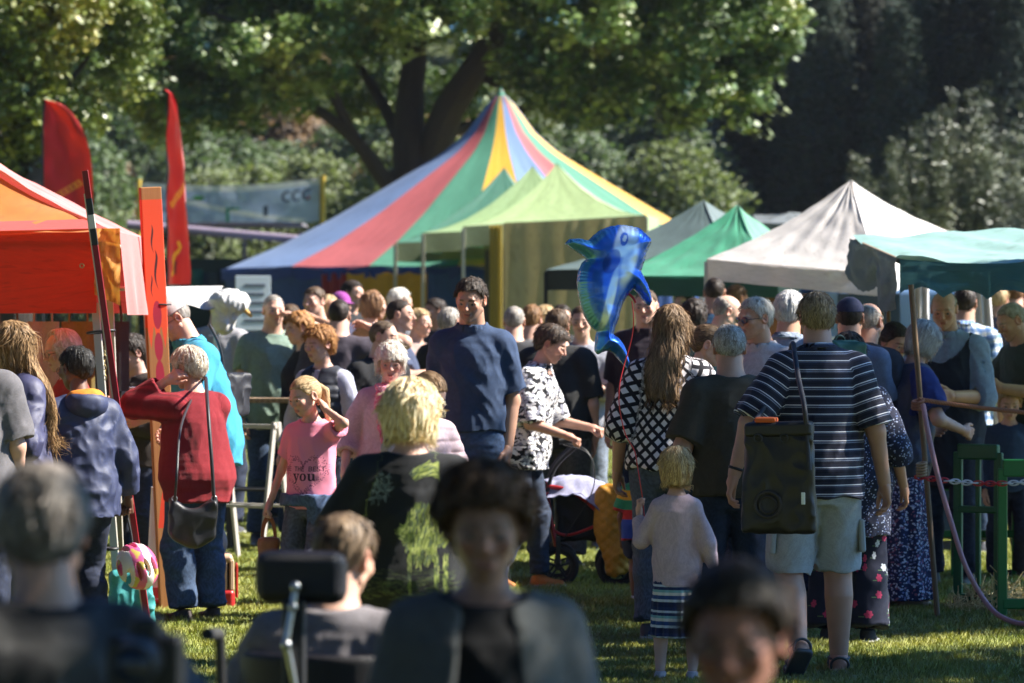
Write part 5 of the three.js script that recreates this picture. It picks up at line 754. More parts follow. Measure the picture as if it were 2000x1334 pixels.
// ---------------------------------------------------------------- the crowd
const JEAN = [0.055, 0.10, 0.20], DARKJ = [0.02, 0.03, 0.07], BLACK = [0.013, 0.013, 0.016], NAVY = [0.018, 0.026, 0.075], GREYJ = [0.16, 0.18, 0.22];
const FAIR = [0.62, 0.36, 0.26], TAN = [0.52, 0.28, 0.18], BROWN = [0.16, 0.075, 0.045];
const jeans = (c = JEAN, o = {}) => ({ c, kind2: 'denim', ...o });
const WHITE_HAIR = { c: [0.55, 0.50, 0.42], c2: [0.85, 0.82, 0.76] }, GREY_HAIR = { c: [0.20, 0.175, 0.15], c2: [0.50, 0.45, 0.40] }, BROWN_HAIR = { c: [0.05, 0.03, 0.018], c2: [0.16, 0.10, 0.06] }, DARK_HAIR = { c: [0.018, 0.013, 0.010], c2: [0.07, 0.05, 0.04] }, BLOND = { c: [0.32, 0.20, 0.09], c2: [0.68, 0.50, 0.28] }, GINGER = { c: [0.22, 0.09, 0.03], c2: [0.55, 0.28, 0.10] };
const Q = {};
// foreground
Q.photog = person({ label: 'blurred grey haired person in black jacket at the bottom left corner', x: 78, s: 1100, top: 925, t: 'm', yaw: 205, head: [-20, 8], fat: 0.5, hair: { st: 'short', t: 0.022, c: [0.10, 0.085, 0.075], c2: [0.34, 0.30, 0.27] }, skin: FAIR, over: { name: 'jacket', c: [0.02, 0.02, 0.023], kind2: 'shell', fold: 'jacket', sl: 1.95, hem: 0.45, ease: 0.03 }, bot: jeans(DARKJ), arm: { L: { h: [0.12, 0.24, 0.30], pole: [1, -0.6, 0], hand: 'grip' }, R: { h: [0.42, -0.75, 0.25] } } });
Q.chairman = person({ label: 'man in grey jumper seated in a wheelchair seen from behind', x: 655, s: 750, H: 1.54, seat: 0.39, t: 'm', yaw: 168, head: [-14, 12, 6], fat: 0.45, hs: 1.0, hair: { st: 'short', ...BROWN_HAIR, c2: [0.26, 0.18, 0.11] }, skin: FAIR, top1: { name: 'jumper', c: [0.24, 0.22, 0.235], fold: 'jacket', sl: 1.95, hem: 0.46, ease: 0.025 }, bot: jeans(DARKJ), arm: { L: { h: [0.25, -0.75, 0.35] }, R: { h: [0.25, -0.75, 0.35] } } });
Q.teen = person({ label: 'blurred dark haired youth in open grey cardigan facing the camera', x: 948, s: 1000, top: 920, t: 'c', yaw: 4, head: [-4, 10], fat: 0.25, wide: 1.12, sw: 1.14, hs: 0.98, hair: { st: 'curly', t: 0.03, ...BROWN_HAIR, n: 1600 }, skin: [0.38, 0.21, 0.15], under: { name: 't_shirt', c: BLACK, sl: 0, hem: 0.45, neck: 0.052 }, over: { name: 'cardigan', c: [0.15, 0.158, 0.16], fold: 'knit', sl: 1.95, hem: 0.42, ease: 0.024, open: 0.07, neck: 0.062 }, bot: jeans(DARKJ) });
Q.corner = person({ label: 'blurred dark haired person with glasses at the bottom edge right of centre', x: 1440, s: 1250, top: 1115, t: 'f', yaw: -12, head: [0, 6], fat: 0.5, hair: { st: 'short', t: 0.024, ...DARK_HAIR }, skin: [0.30, 0.14, 0.10], glasses: 'clear', top1: { name: 'jumper', c: [0.05, 0.02, 0.022], sl: 1.95, ease: 0.02 }, bot: jeans(DARKJ) });
// centre
Q.blonde = person({ label: 'blonde woman from behind in black t-shirt with olive squirrel print', x: 801, s: 560, top: 752, t: 'f', yaw: 178, head: [6, 14], fat: 0.85, wide: 1.16, sw: 1.12, hair: { st: 'bob', t: 0.030, c: [0.62, 0.46, 0.24], c2: [0.95, 0.82, 0.55], n: 2300, wave: 0.5, lift: 0.14 }, skin: FAIR, top1: { name: 't_shirt', c: [0.9, 0.9, 0.9], map: furTex, sl: 0.85, hem: 0.46, ease: 0.022, sease: 0.03, loose: 0.9, amp: 1.1 }, bot: { c: BLACK }, arm: { L: { h: [0.30, -0.85, 0.25] }, R: { h: [0.30, -0.85, 0.25] } } });
Q.pinkgirl = person({ label: 'girl in pink printed t-shirt holding her hand to her ear', x: 606, s: 352, top: 735, t: 'c', yaw: -22, head: [-28, 16, 2], fat: 0.1, hair: { st: 'pony', len: 0.22, back: -0.11, ...BLOND, n: 1500 }, skin: FAIR, top1: { name: 't_shirt', c: [1, 1, 1], map: youTex, sl: 0.62, hem: 0.475, ease: 0.014, sease: 0.02, amp: 0.8 }, bot: jeans([0.13, 0.14, 0.20], { bell: 0.03 }), shoe: [0.5, 0.5, 0.5], arm: { L: { h: [0.0, 0.30, 0.16], pole: [1, -0.7, 0.5], bend: [-0.2, 0.6, -0.5], palm: [-1, 0, -0.4] }, R: { h: [0.30, -0.92, 0.1], hand: 'grip' } }, leg: { L: { fwd: 0.12 }, R: { fwd: -0.1, up: 0.03, pitch: 0.3 } } });
Q.scarf = person({ label: 'white haired woman with pink lace scarf facing the camera', x: 763, s: 330, top: 672, t: 'f', yaw: 6, head: [-4, 8], fat: 0.4, hair: { st: 'bob', hl: 'mop', stretch: 0.72, t: 0.022, ...WHITE_HAIR, c: [0.70, 0.60, 0.48], swept: 0.5, n: 1700, wave: 0.6, lift: 0.15 }, brow: [0.4, 0.3, 0.2], skin: [0.60, 0.34, 0.25], over: { name: 'jacket', c: [0.66, 0.46, 0.54], fold: 'knit', sl: 1.4, hem: 0.44, ease: 0.022 }, bot: jeans(), arm: { R: { h: [0.30, -0.85, 0.2] }, L: { h: [0.25, -0.8, 0.3] } } });
Q.puffer = person({ label: 'girl with tied back hair in pale pink quilted jacket looking down', x: 828, s: 398, top: 722, t: 'c', yaw: 28, head: [12, 30], fat: 0.25, hair: { st: 'pony', len: 0.2, c: [0.20, 0.11, 0.05], c2: [0.42, 0.26, 0.14] }, skin: FAIR, over: { name: 'quilted_jacket', c: [0.72, 0.50, 0.54], kind2: 'shell', fold: 'puffer', sl: 1.9, hem: 0.46, ease: 0.03 }, bot: jeans(DARKJ), arm: { L: { h: [0.1, -0.7, 0.5] }, R: { h: [0.1, -0.7, 0.5] } } });
Q.vest = person({ label: 'ginger curly haired woman in dark padded vest and lilac sleeves', x: 628, s: 300, top: 640, t: 'f', yaw: -28, head: [-18, 6], fat: 0.35, hair: { st: 'curly', t: 0.026, ...GINGER, n: 1300 }, skin: [0.55, 0.32, 0.24], under: { name: 'blouse', c: [0.52, 0.52, 0.66], sl: 1.8, hem: 0.5, ease: 0.014 }, over: { name: 'vest', c: [0.022, 0.025, 0.04], kind2: 'shell', fold: 'puffer', sl: 0, hem: 0.49, ease: 0.026, open: 0.025 }, bot: jeans(DARKJ), arm: { R: { h: [0.28, -0.9, 0.1] }, L: { h: [0.15, -0.75, 0.4] } } });
Q.badge = person({ label: 'man in black polo shirt with white name badge looking right', x: 745, s: 292, top: 627, t: 'm', yaw: 38, head: [30, 4], fat: 0.5, hair: { st: 'crop', ...BROWN_HAIR, c2: [0.22, 0.16, 0.11] }, skin: FAIR, top1: { name: 'polo_shirt', c: BLACK, sl: 0.75, ease: 0.018, collar: 1 }, bot: jeans(DARKJ) });
Q.navy = person({ label: 'tall dark haired man in navy polo shirt and belted jeans', x: 921, s: 345, top: 545, t: 'm', yaw: -8, head: [-6, 14, -3], fat: 0.2, wide: 0.9, sw: 0.9, hair: { st: 'short', hl: 'crop', t: 0.014, ...DARK_HAIR, c2: [0.12, 0.09, 0.07], wave: 0.9 }, beard: [0.14, 0.09, 0.07], skin: [0.50, 0.27, 0.18], top1: { name: 'polo_shirt', c: [0.035, 0.065, 0.14], sl: 0.8, hem: 0.555, ease: 0.02, sease: 0.026, collar: 1 }, bot: jeans([0.07, 0.13, 0.27], { ease: 0.016 }), shoe: [0.12, 0.07, 0.04], arm: { L: { h: [0.08, -0.96, 0.05] }, R: { h: [0.06, -0.96, 0.1] } } });
Q.rollator = person({ label: 'dark haired woman in black and white patterned blouse pushing the walking frame', x: 1064, s: 311, top: 635, t: 'f', yaw: 72, head: [6, 22], fat: 0.4, lean: [0, 0.13], hair: { st: 'short', t: 0.020, ...DARK_HAIR, c2: [0.16, 0.11, 0.08], wave: 0.5 }, skin: [0.58, 0.32, 0.23], top1: { name: 'blouse', c: [1, 1, 1], map: leafyTex, sl: 1.0, hem: 0.46, ease: 0.028, sease: 0.034, flare: 0.03, collar: 1, v: 1 }, bot: jeans([0.03, 0.05, 0.10], { ease: 0.006, lease: 0.006, bell: 0.012 }), shoe: [0.45, 0.16, 0.03], arm: { L: { h: [0.02, -0.58, 0.62], pole: [0.4, -1, -0.6], hand: 'grip', palm: [0, -1, 0.2] }, R: { h: [0.10, -0.66, 0.52], pole: [0.4, -1, -0.6], hand: 'grip', palm: [0, -1, 0.2] } }, leg: { L: { fwd: 0.1 }, R: { fwd: -0.12, up: 0.03, pitch: 0.3 } } });
Q.blackback = person({ label: 'broad man in black t-shirt from behind, right of the patterned blouse', x: 1088, s: 288, top: 605, t: 'm', yaw: 172, fat: 0.85, wide: 1.1, hair: { st: 'short', ...BROWN_HAIR }, skin: FAIR, top1: { name: 't_shirt', c: [0.02, 0.021, 0.023], sl: 0.85, ease: 0.024, loose: 0.9 }, bot: jeans([0.10, 0.10, 0.11]) });
Q.palewoman = person({ label: 'woman in pale grey top facing the camera left of the balloon tail', x: 1136, s: 268, top: 598, t: 'f', yaw: -12, head: [6, 4], fat: 0.35, hair: { st: 'pony', ...BROWN_HAIR }, skin: FAIR, top1: { name: 'top', c: [0.42, 0.42, 0.48], sl: 1.3, ease: 0.02 }, bot: jeans([0.24, 0.28, 0.35]), arm: { L: { h: [-0.15, -0.4, 0.5], pole: [1, -1, -0.3] } } });
Q.darkpolo = person({ label: 'man in dark maroon polo shirt right behind the dolphin balloon', x: 1262, s: 288, top: 566, t: 'm', yaw: -18, head: [6, 4], fat: 0.45, hair: { st: 'crop', ...BROWN_HAIR }, skin: FAIR, top1: { name: 'polo_shirt', c: [0.035, 0.022, 0.035], sl: 0.8, ease: 0.02, collar: 1 }, bot: jeans(DARKJ) });
Q.lattice = person({ label: 'long haired woman from behind in white blouse with black lattice', x: 1310, s: 370, top: 600, t: 'f', yaw: 170, head: [-6, 4], fat: 0.5, wide: 1.05, hair: { st: 'long', len: 0.40, back: -0.155, c: [0.08, 0.045, 0.025], c2: [0.34, 0.22, 0.12], wave: 0.9, n: 2600 }, skin: TAN, top1: { name: 'blouse', c: [1, 1, 1], map: latticeTex, sl: 1.15, hem: 0.52, ease: 0.022, sease: 0.026 }, bot: jeans([0.12, 0.15, 0.22]), arm: { L: { h: [0.24, -0.93, 0.05] }, R: { h: [0.1, -0.5, 0.6] } } });
Q.profile = person({ label: 'young woman with tied brown hair in profile behind the lattice blouse', x: 1372, s: 350, top: 634, t: 'f', yaw: 82, head: [6, 14], fat: 0.2, hair: { st: 'bun', ...BROWN_HAIR, c2: [0.26, 0.16, 0.09] }, skin: FAIR, top1: { name: 't_shirt', c: [0.05, 0.16, 0.18], sl: 0.6, ease: 0.016 }, bot: jeans(DARKJ) });
Q.olive = person({ label: 'grey cropped man from behind in olive brown t-shirt', x: 1426, s: 392, top: 637, t: 'm', yaw: 186, head: [-4, 10], fat: 0.6, hair: { st: 'crop', t: 0.010, sl: 0.014, ...GREY_HAIR, c2: [0.66, 0.64, 0.62], n: 2200 }, skin: TAN, top1: { name: 't_shirt', c: [0.065, 0.052, 0.032], sl: 0.85, hem: 0.5, ease: 0.022, sease: 0.028, loose: 0.85 }, bot: jeans([0.02, 0.035, 0.075]), arm: { L: { h: [0.22, -0.93, 0.05] }, R: { h: [0.1, -0.6, 0.55] } } });
Q.shades = person({ label: 'grey haired man in wraparound sunglasses and white polo shirt', x: 1480, s: 346, top: 583, t: 'm', yaw: -34, head: [-22, 4], fat: 0.35, hair: { st: 'short', t: 0.010, ...GREY_HAIR, c: [0.34, 0.30, 0.26], c2: [0.72, 0.66, 0.58] }, brow: [0.5, 0.45, 0.4], skin: TAN, glasses: 'sun', top1: { name: 'polo_shirt', c: [0.66, 0.58, 0.56], sl: 0.8, ease: 0.02, collar: 1 }, bot: jeans() });
Q.stripe = person({ label: 'man from behind in navy striped polo shirt and pale shorts', x: 1597, s: 410, top: 575, t: 'm', yaw: 186, head: [8, 2], fat: 0.3, hair: { st: 'short', t: 0.012, c: [0.10, 0.075, 0.05], c2: [0.42, 0.33, 0.22], n: 2600 }, skin: [0.46, 0.25, 0.17], glasses: 'clear', top1: { name: 'polo_shirt', c: [1, 1, 1], map: stripeTex, sl: 0.92, hem: 0.475, ease: 0.024, sease: 0.03, loose: 0.9, amp: 1.15, collar: 1, flare: 0.022 }, bot: { name: 'shorts', c: [0.46, 0.50, 0.52], kind2: 'fab', fold: 'tee', len: 0.49, ease: 0.010, lease: 0.020, wideLeg: 0.016 }, shoe: null, arm: { L: { h: [0.42, -0.88, 0.0], pole: [1, -0.2, -0.6], hand: 'relaxed' }, R: { h: [0.26, -0.95, -0.02] } }, leg: { L: { fwd: -0.20, up: 0.07, pitch: 0.7, out: 0.03 }, R: { fwd: 0.1, out: 0.02 } } });
Q.whitehair = person({ label: 'white haired man from behind between sunglasses man and striped shirt', x: 1542, s: 332, top: 572, t: 'm', yaw: 160, fat: 0.3, hair: { st: 'short', t: 0.016, ...WHITE_HAIR, c: [0.35, 0.36, 0.4] }, skin: TAN, top1: { name: 'shirt', c: [0.30, 0.36, 0.48], sl: 0.8, collar: 1 }, bot: jeans(DARKJ) });
Q.navycap = person({ label: 'person in navy cap half hidden behind the striped shirt', x: 1660, s: 334, top: 584, t: 'm', yaw: 170, fat: 0.3, cap: { c: [0.02, 0.025, 0.07] }, hair: { st: 'crop', ...DARK_HAIR }, skin: TAN, top1: { name: 'shirt', c: [0.14, 0.18, 0.28], sl: 0.8, collar: 1 }, bot: jeans(DARKJ) });
Q.balding = person({ label: 'balding man in dark navy jacket seen from behind right of striped shirt', x: 1695, s: 332, top: 592, t: 'm', yaw: 140, head: [8, 6], fat: 0.5, hair: { st: 'fringe', ...GREY_HAIR, t: 0.007 }, skin: [0.50, 0.28, 0.20], over: { name: 'jacket', c: [0.022, 0.022, 0.035], fold: 'jacket', sl: 1.9, hem: 0.46, ease: 0.026, collar: 1 }, bot: jeans(DARKJ) });
Q.darkgirl = person({ label: 'dark haired girl glancing down beside the balding man', x: 1738, s: 316, top: 632, t: 'f', yaw: 22, head: [14, 18], fat: 0.15, hair: { st: 'pony', hl: 'pulled', t: 0.014, len: 0.2, ...DARK_HAIR }, skin: [0.46, 0.25, 0.17], top1: { name: 'top', c: BLACK, sl: 1.9 }, bot: jeans(DARKJ) });
Q.greylady = person({ label: 'grey bobbed woman in navy vest and long blue patterned skirt', x: 1796, s: 334, top: 627, t: 'f', yaw: 118, head: [10, 26], lean: [0, 0.11], fat: 0.45, hair: { st: 'bob', ...GREY_HAIR, c: [0.30, 0.27, 0.24], c2: [0.60, 0.56, 0.50], n: 1500 }, skin: [0.48, 0.27, 0.19], under: { name: 't_shirt', c: [0.016, 0.03, 0.16], sl: 0.8, hem: 0.5, ease: 0.02, sease: 0.03 }, over: { name: 'vest', c: [0.03, 0.035, 0.07], kind2: 'shell', fold: 'jacket', sl: 0, hem: 0.47, ease: 0.034 }, bot: { kind: 'skirt', c: [1, 1, 1], map: speckTex, hem: 0.035, waist: 0.6, flare: 0.04, name: 'long_skirt' }, shoe: [0.35, 0.2, 0.12], arm: { L: { h: [0.12, -0.55, 0.45], pole: [0.7, -0.4, -1] }, R: { h: [0.2, -0.55, 0.4], pole: [0.8, -0.3, -1] } } });
Q.blossom = person({ label: 'woman in dotted tunic and blossom trousers hidden behind striped shirt', x: 1658, s: 374, top: 655, t: 'f', yaw: 172, fat: 0.4, wide: 1.05, hair: { st: 'bob', ...DARK_HAIR }, skin: TAN, top1: { name: 'tunic', c: [1, 1, 1], map: dotTex, sl: 1.3, hem: 0.36, ease: 0.026, flare: 0.04 }, bot: { c: [1, 1, 1], map: blossomTex, bell: 0.05, ease: 0.02, lease: 0.025, fold: 'tee' }, shoe: [0.015, 0.015, 0.02], arm: { R: { h: [0.3, -0.9, 0.1] } } });
Q.vendor = person({ label: 'bald stallholder in pale blue shirt and navy apron under the awning', x: 1842, s: 310, top: 567, t: 'm', yaw: -26, head: [14, 16], fat: 0.45, lean: [0, 0.06], hair: { st: 'fringe', ...GREY_HAIR }, skin: [0.50, 0.27, 0.19], under: { name: 'shirt', c: [0.26, 0.34, 0.55], sl: 1.2, collar: 1, ease: 0.018 }, over: { name: 'apron', c: [0.016, 0.022, 0.05], sl: 0, hem: 0.3, ease: 0.028, neck: 0.085, v: 1 }, bot: jeans(DARKJ), arm: { L: { h: [-0.05, -0.5, 0.5] }, R: { h: [0.0, -0.6, 0.5] } } });
Q.plaid = person({ label: 'man in blue and white plaid shirt behind the stallholder', x: 1886, s: 272, top: 562, t: 'm', yaw: 165, fat: 0.25, hair: { st: 'short', ...DARK_HAIR }, skin: TAN, top1: { name: 'shirt', c: [1, 1, 1], map: plaidTex, sl: 1.6, collar: 1, ease: 0.02 }, bot: jeans() });
Q.leaner = person({ label: 'grey haired man in dark green shirt leaning in at the right edge', x: 1984, s: 300, top: 590, t: 'm', yaw: -62, head: [-6, 24], lean: [0, 0.12], fat: 0.45, hair: { st: 'crop', ...GREY_HAIR }, skin: [0.46, 0.26, 0.18], top1: { name: 't_shirt', c: [0.05, 0.07, 0.065], sl: 0.9, ease: 0.02 }, bot: jeans(DARKJ), arm: { L: { h: [0.1, -0.35, 0.6] }, R: { h: [0.1, -0.45, 0.6] } } });
Q.toddler = person({ label: 'small fair haired child behind the rope at the right edge', x: 1971, s: 302, top: 756, t: 'c', yaw: -4, head: [0, 12], fat: 0.3, hair: { st: 'short', t: 0.012, ...BLOND }, skin: FAIR, top1: { name: 'jumper', c: [0.03, 0.06, 0.14], sl: 1.9 }, bot: jeans(DARKJ) });
Q.lilac = person({ label: 'little girl from behind in lilac pink jumper and striped skirt', x: 1322, s: 418, top: 877, t: 'c', yaw: 174, head: [10, 4], fat: 0.2, wide: 0.88, sw: 0.88, hs: 0.95, hair: { st: 'bob', t: 0.018, c: [0.30, 0.17, 0.07], c2: [0.85, 0.62, 0.32], n: 2600, drop: -0.01, wave: 0.5, lift: 0.16 }, skin: FAIR, top1: { name: 'jumper', c: [0.66, 0.48, 0.54], fold: 'knit', kind2: 'fab', sl: 1.75, hem: 0.415, ease: 0.014, flare: 0.03, sease: 0.009 }, bot: { kind: 'skirt', c: [1, 1, 1], map: skirtTex, waist: 0.55, hem: 0.195, flare: 0.028, pleat: 0.008, np: 17 }, shoe: [0.55, 0.45, 0.45], arm: { L: { h: [0.30, -0.10, 0.34], pole: [0.35, -1, -0.1], hand: 'grip', bend: [0, 0.5, 0] }, R: { h: [0.30, -0.92, 0.05] } } });
Q.rainbow = person({ label: 'child in red green and blue striped shirt beside the pushed walking frame', x: 1250, s: 330, top: 872, t: 'c', yaw: 160, fat: 0.2, hair: { st: 'short', ...DARK_HAIR }, skin: BROWN, top1: { name: 't_shirt', c: [1, 1, 1], map: rainbowTex, sl: 0.7, hem: 0.42 }, bot: { name: 'shorts', c: [0.03, 0.04, 0.09], len: 0.4 }, shoe: [0.62, 0.64, 0.70], sole: [0.05, 0.05, 0.05], leg: { L: { fwd: 0.12 }, R: { fwd: -0.16, up: 0.05, pitch: 0.7 } } });
// left
Q.cardigan = person({ label: 'white haired woman in red knitted cardigan holding a hand to her ear', x: 374, s: 349, top: 685, t: 'f', yaw: -140, head: [20, 10], fat: 0.55, lean: [0, 0.03], dh: 0.01, hair: { st: 'short', t: 0.022, hl: 'short', c: [0.34, 0.25, 0.15], c2: [0.86, 0.80, 0.70], n: 1900, sl: 0.045, lift: 0.15 }, skin: FAIR, over: { name: 'cardigan', c: [0.40, 0.018, 0.032], fold: 'knit', kind2: 'knit', sl: 1.8, hem: 0.45, ease: 0.032, sease: 0.036, loose: 1, flare: 0.03, amp: 1.4 }, bot: jeans([0.06, 0.11, 0.22], { ease: 0.016, lease: 0.022 }), shoe: [0.03, 0.02, 0.02], arm: { L: { h: [0.04, 0.30, 0.17], pole: [0.7, -0.4, 1], hand: 'relaxed', bend: [-0.5, 0.5, -0.7] }, R: { h: [-0.1, -0.42, 0.72], pole: [0.4, -1, 0], hand: 'pinch', palm: [0, 0.2, -1] } } });
Q.cyan = person({ label: 'man in pale cap and bright blue polo bending over the stall', x: 358, s: 330, top: 585, dh: 0.02, t: 'm', yaw: -72, head: [0, 32], lean: [0, 0.14], fat: 0.45, hair: { st: 'crop', ...GREY_HAIR }, cap: { c: [0.62, 0.58, 0.56], brim: 1 }, glasses: 'clear', skin: FAIR, top1: { name: 'polo_shirt', c: [0.05, 0.36, 0.56], sl: 0.9, hem: 0.46, ease: 0.026, sease: 0.03, collar: 1, loose: 0.9 }, bot: { name: 'trousers', c: [0.36, 0.33, 0.33] }, shoe: [0.6, 0.6, 0.62], arm: { L: { h: [0.1, -0.6, 0.6] }, R: { h: [0.1, -0.5, 0.65] } } });
Q.boy = person({ label: 'dark skinned boy in navy rain jacket with orange hood lining', x: 152, s: 375, top: 680, t: 'c', yaw: -150, head: [16, 4], fat: 0.3, wide: 1.08, sw: 1.1, hs: 1.02, hair: { st: 'crop', t: 0.012, sl: 0.012, c: [0.014, 0.012, 0.011], c2: [0.06, 0.055, 0.05], n: 2200, wave: 0.9 }, skin: BROWN, glasses: 'clear', over: { name: 'rain_jacket', c: [0.035, 0.045, 0.11], kind2: 'shell', fold: 'jacket', sl: 1.85, hem: 0.44, ease: 0.034, sease: 0.03, loose: 1, flare: 0.03, amp: 0.9 }, bot: jeans(DARKJ), arm: { R: { h: [0.30, -0.93, 0.08], hand: 'grip' }, L: { h: [0.1, -0.6, 0.5] } } });
Q.longhair = person({ label: 'woman with very long brown hair at the left edge', x: 30, s: 382, top: 633, t: 'f', yaw: -70, head: [-14, 8], fat: 0.3, hair: { st: 'long', len: 0.50, back: -0.15, t: 0.02, c: [0.10, 0.05, 0.02], c2: [0.46, 0.28, 0.13], n: 3200, sl: 0.16 }, skin: FAIR, over: { name: 'jacket', c: [0.05, 0.05, 0.12], kind2: 'shell', fold: 'jacket', sl: 1.9, ease: 0.028 }, bot: jeans(DARKJ), arm: { L: { h: [0.1, -0.6, 0.5] } } });
Q.greyback = person({ label: 'person in grey t-shirt with shoulder strap cut off by the left edge', x: -62, s: 400, top: 620, t: 'm', yaw: 190, fat: 0.5, wide: 1.05, hair: { st: 'short', ...BROWN_HAIR }, skin: FAIR, top1: { name: 't_shirt', c: [0.15, 0.14, 0.15], sl: 0.85, ease: 0.026, amp: 1.3 }, bot: jeans(DARKJ) });
Q.redglow = person({ label: 'woman with short pale hair and glasses under the orange tent', x: 130, s: 348, top: 646, t: 'f', yaw: -75, head: [10, 12], fat: 0.4, hair: { st: 'bob', drop: -0.05, t: 0.016, ...WHITE_HAIR, c: [0.45, 0.35, 0.28] }, skin: FAIR, glasses: 'clear', top1: { name: 'top', c: [0.35, 0.03, 0.03], sl: 1.9 }, bot: jeans(DARKJ) });
Q.reader = person({ label: 'dark haired person in brown top reading behind the tent posts', x: 264, s: 300, top: 655, t: 'm', yaw: -40, head: [-10, 18], fat: 0.3, hair: { st: 'short', t: 0.02, ...DARK_HAIR }, skin: [0.55, 0.32, 0.24], over: { name: 'jacket', c: [0.05, 0.035, 0.03], sl: 1.9, open: 0.02, ease: 0.024 }, under: { name: 't_shirt', c: [0.5, 0.5, 0.5], sl: 0 }, bot: jeans(DARKJ), arm: { L: { h: [-0.1, -0.45, 0.55], pole: [0.8, -1, -0.5] }, R: { h: [-0.1, -0.45, 0.55], pole: [0.8, -1, -0.5] } } });
Q.rucksack = person({ label: 'man in mottled grey t-shirt below the white awning', x: 428, s: 250, top: 572, t: 'm', yaw: 165, fat: 0.3, hair: { st: 'short', ...BROWN_HAIR }, skin: FAIR, top1: { name: 't_shirt', c: [0.42, 0.40, 0.42], sl: 0.7, ease: 0.02 }, bot: jeans(DARKJ) });
// crowd at the back
const crowd = [
  ['man in sage green t-shirt shading his eyes with one hand', 534, 577, 262, 'm', 18, [0.24, 0.34, 0.28], GREY_HAIR, 'crop', { arm: { L: { h: [-0.02, 0.32, 0.34], pole: [1, -0.4, 0.2] } } }],
  ['person in navy raising an arm behind the sage green t-shirt', 566, 596, 242, 'm', 170, NAVY, BROWN_HAIR, 'short', { arm: { R: { h: [0.05, 0.42, 0.25], pole: [1, 0, 0] } } }],
  ['auburn haired woman in black turned left beside the padded vest', 590, 612, 266, 'f', -70, BLACK, GINGER, 'curly', { head: [0, 8] }],
  ['broad man in aubergine shirt from behind with hand raised', 662, 586, 272, 'm', 172, [0.07, 0.055, 0.075], DARK_HAIR, 'crop', { fat: 0.6, arm: { R: { h: [0.1, 0.26, 0.2], pole: [1, -0.2, 0] } } }],
  ['brown haired man in white far left before the blue tent wall', 616, 562, 238, 'm', -30, [0.5, 0.5, 0.52], BROWN_HAIR, 'short', {}],
  ['fair haired woman in cream beside the purple cap', 641, 580, 232, 'f', 40, [0.55, 0.48, 0.4], BLOND, 'bob', {}],
  ['dark haired man in black before the red wall panel', 686, 549, 216, 'm', 60, BLACK, DARK_HAIR, 'short', {}],
  ['person in bright purple cap among the far crowd', 664, 572, 224, 'm', 30, [0.05, 0.05, 0.1], DARK_HAIR, 'crop', { cap: { c: [0.35, 0.06, 0.32], brim: 1 } }],
  ['woman with auburn brown hair before the yellow wall panel', 727, 571, 236, 'f', 110, [0.30, 0.14, 0.05], { c: [0.10, 0.05, 0.03], c2: [0.42, 0.22, 0.10] }, 'bob', {}],
  ['white haired man in plaid before the yellow wall panel', 778, 564, 230, 'm', 120, [0.4, 0.42, 0.46], WHITE_HAIR, 'short', {}],
  ['man in slate blue t-shirt turned right behind the name badge man', 778, 586, 264, 'm', 80, [0.06, 0.075, 0.14], DARK_HAIR, 'crop', { arm: { R: { h: [0.1, -0.3, 0.7] } } }],
  ['blond child with bare arms left of the navy polo shirt', 816, 604, 244, 'f', 60, [0.40, 0.28, 0.25], BLOND, 'short', { arm: { R: { h: [0.4, -0.3, 0.4], pole: [1, 0.2, 0] } } }],
  ['grey haired man in black just left of the navy polo shirt', 876, 602, 256, 'm', 150, BLACK, GREY_HAIR, 'short', {}],
  ['dim figure in grey at the door of the green tents', 852, 584, 214, 'm', -60, [0.07, 0.07, 0.08], DARK_HAIR, 'short', {}],
  ['grey haired man in charcoal from behind right of the navy polo', 1004, 599, 262, 'm', 175, [0.06, 0.06, 0.065], GREY_HAIR, 'crop', {}],
  ['chestnut haired man in light shirt before the beige tent wall', 1038, 597, 248, 'm', 160, [0.45, 0.40, 0.36], { c: [0.14, 0.07, 0.03], c2: [0.34, 0.19, 0.09] }, 'short', {}],
  ['fair haired woman before the beige tent wall beside chestnut hair', 1064, 600, 238, 'f', 120, [0.5, 0.42, 0.36], BLOND, 'bob', {}],
  ['tall dark haired man in blue shirt before the timber stall', 1396, 543, 252, 'm', 172, [0.08, 0.20, 0.36], DARK_HAIR, 'crop', { fat: 0.4 }],
  ['bald man in turquoise t-shirt behind the sunglasses man', 1412, 576, 288, 'm', 100, [0.16, 0.46, 0.50], GREY_HAIR, 'fringe', { fat: 0.5, head: [0, 14] }],
  ['person with dark curly hair behind the long haired woman', 1356, 588, 284, 'f', 175, [0.05, 0.12, 0.14], DARK_HAIR, 'curly', {}],
  ['fair man in azure shirt right of the tall blue shirt', 1436, 558, 232, 'm', 130, [0.06, 0.28, 0.50], BROWN_HAIR, 'short', {}],
  ['fair haired visitor far back under the teal awning', 1952, 562, 205, 'f', 150, [0.12, 0.10, 0.14], BLOND, 'short', {}],
  ['auburn haired visitor far back at the right edge', 1984, 553, 198, 'm', 170, [0.10, 0.08, 0.08], { c: [0.14, 0.06, 0.03], c2: [0.3, 0.15, 0.07] }, 'short', {}],
  ['shaded visitor in grey between balloon and white tent', 1338, 570, 222, 'm', -40, [0.08, 0.07, 0.08], DARK_HAIR, 'short', {}],
  ['shaded visitor in black left of the green pole', 1096, 596, 222, 'm', 20, BLACK, DARK_HAIR, 'short', {}],
];
crowd.forEach(([label, x, top, s, t, yaw, col, hair, st, o], i) => person({ label, x, top, s, t, yaw, hair: { st, ...hair }, skin: i % 4 === 1 ? TAN : FAIR, fat: 0.25 + 0.1 * (i % 4), top1: { name: 't_shirt', c: col, sl: 0.65 + 0.15 * (i % 3), ease: 0.02 }, bot: jeans(i % 3 ? DARKJ : JEAN), group: 'visitors at the back of the crowd', ...o }));
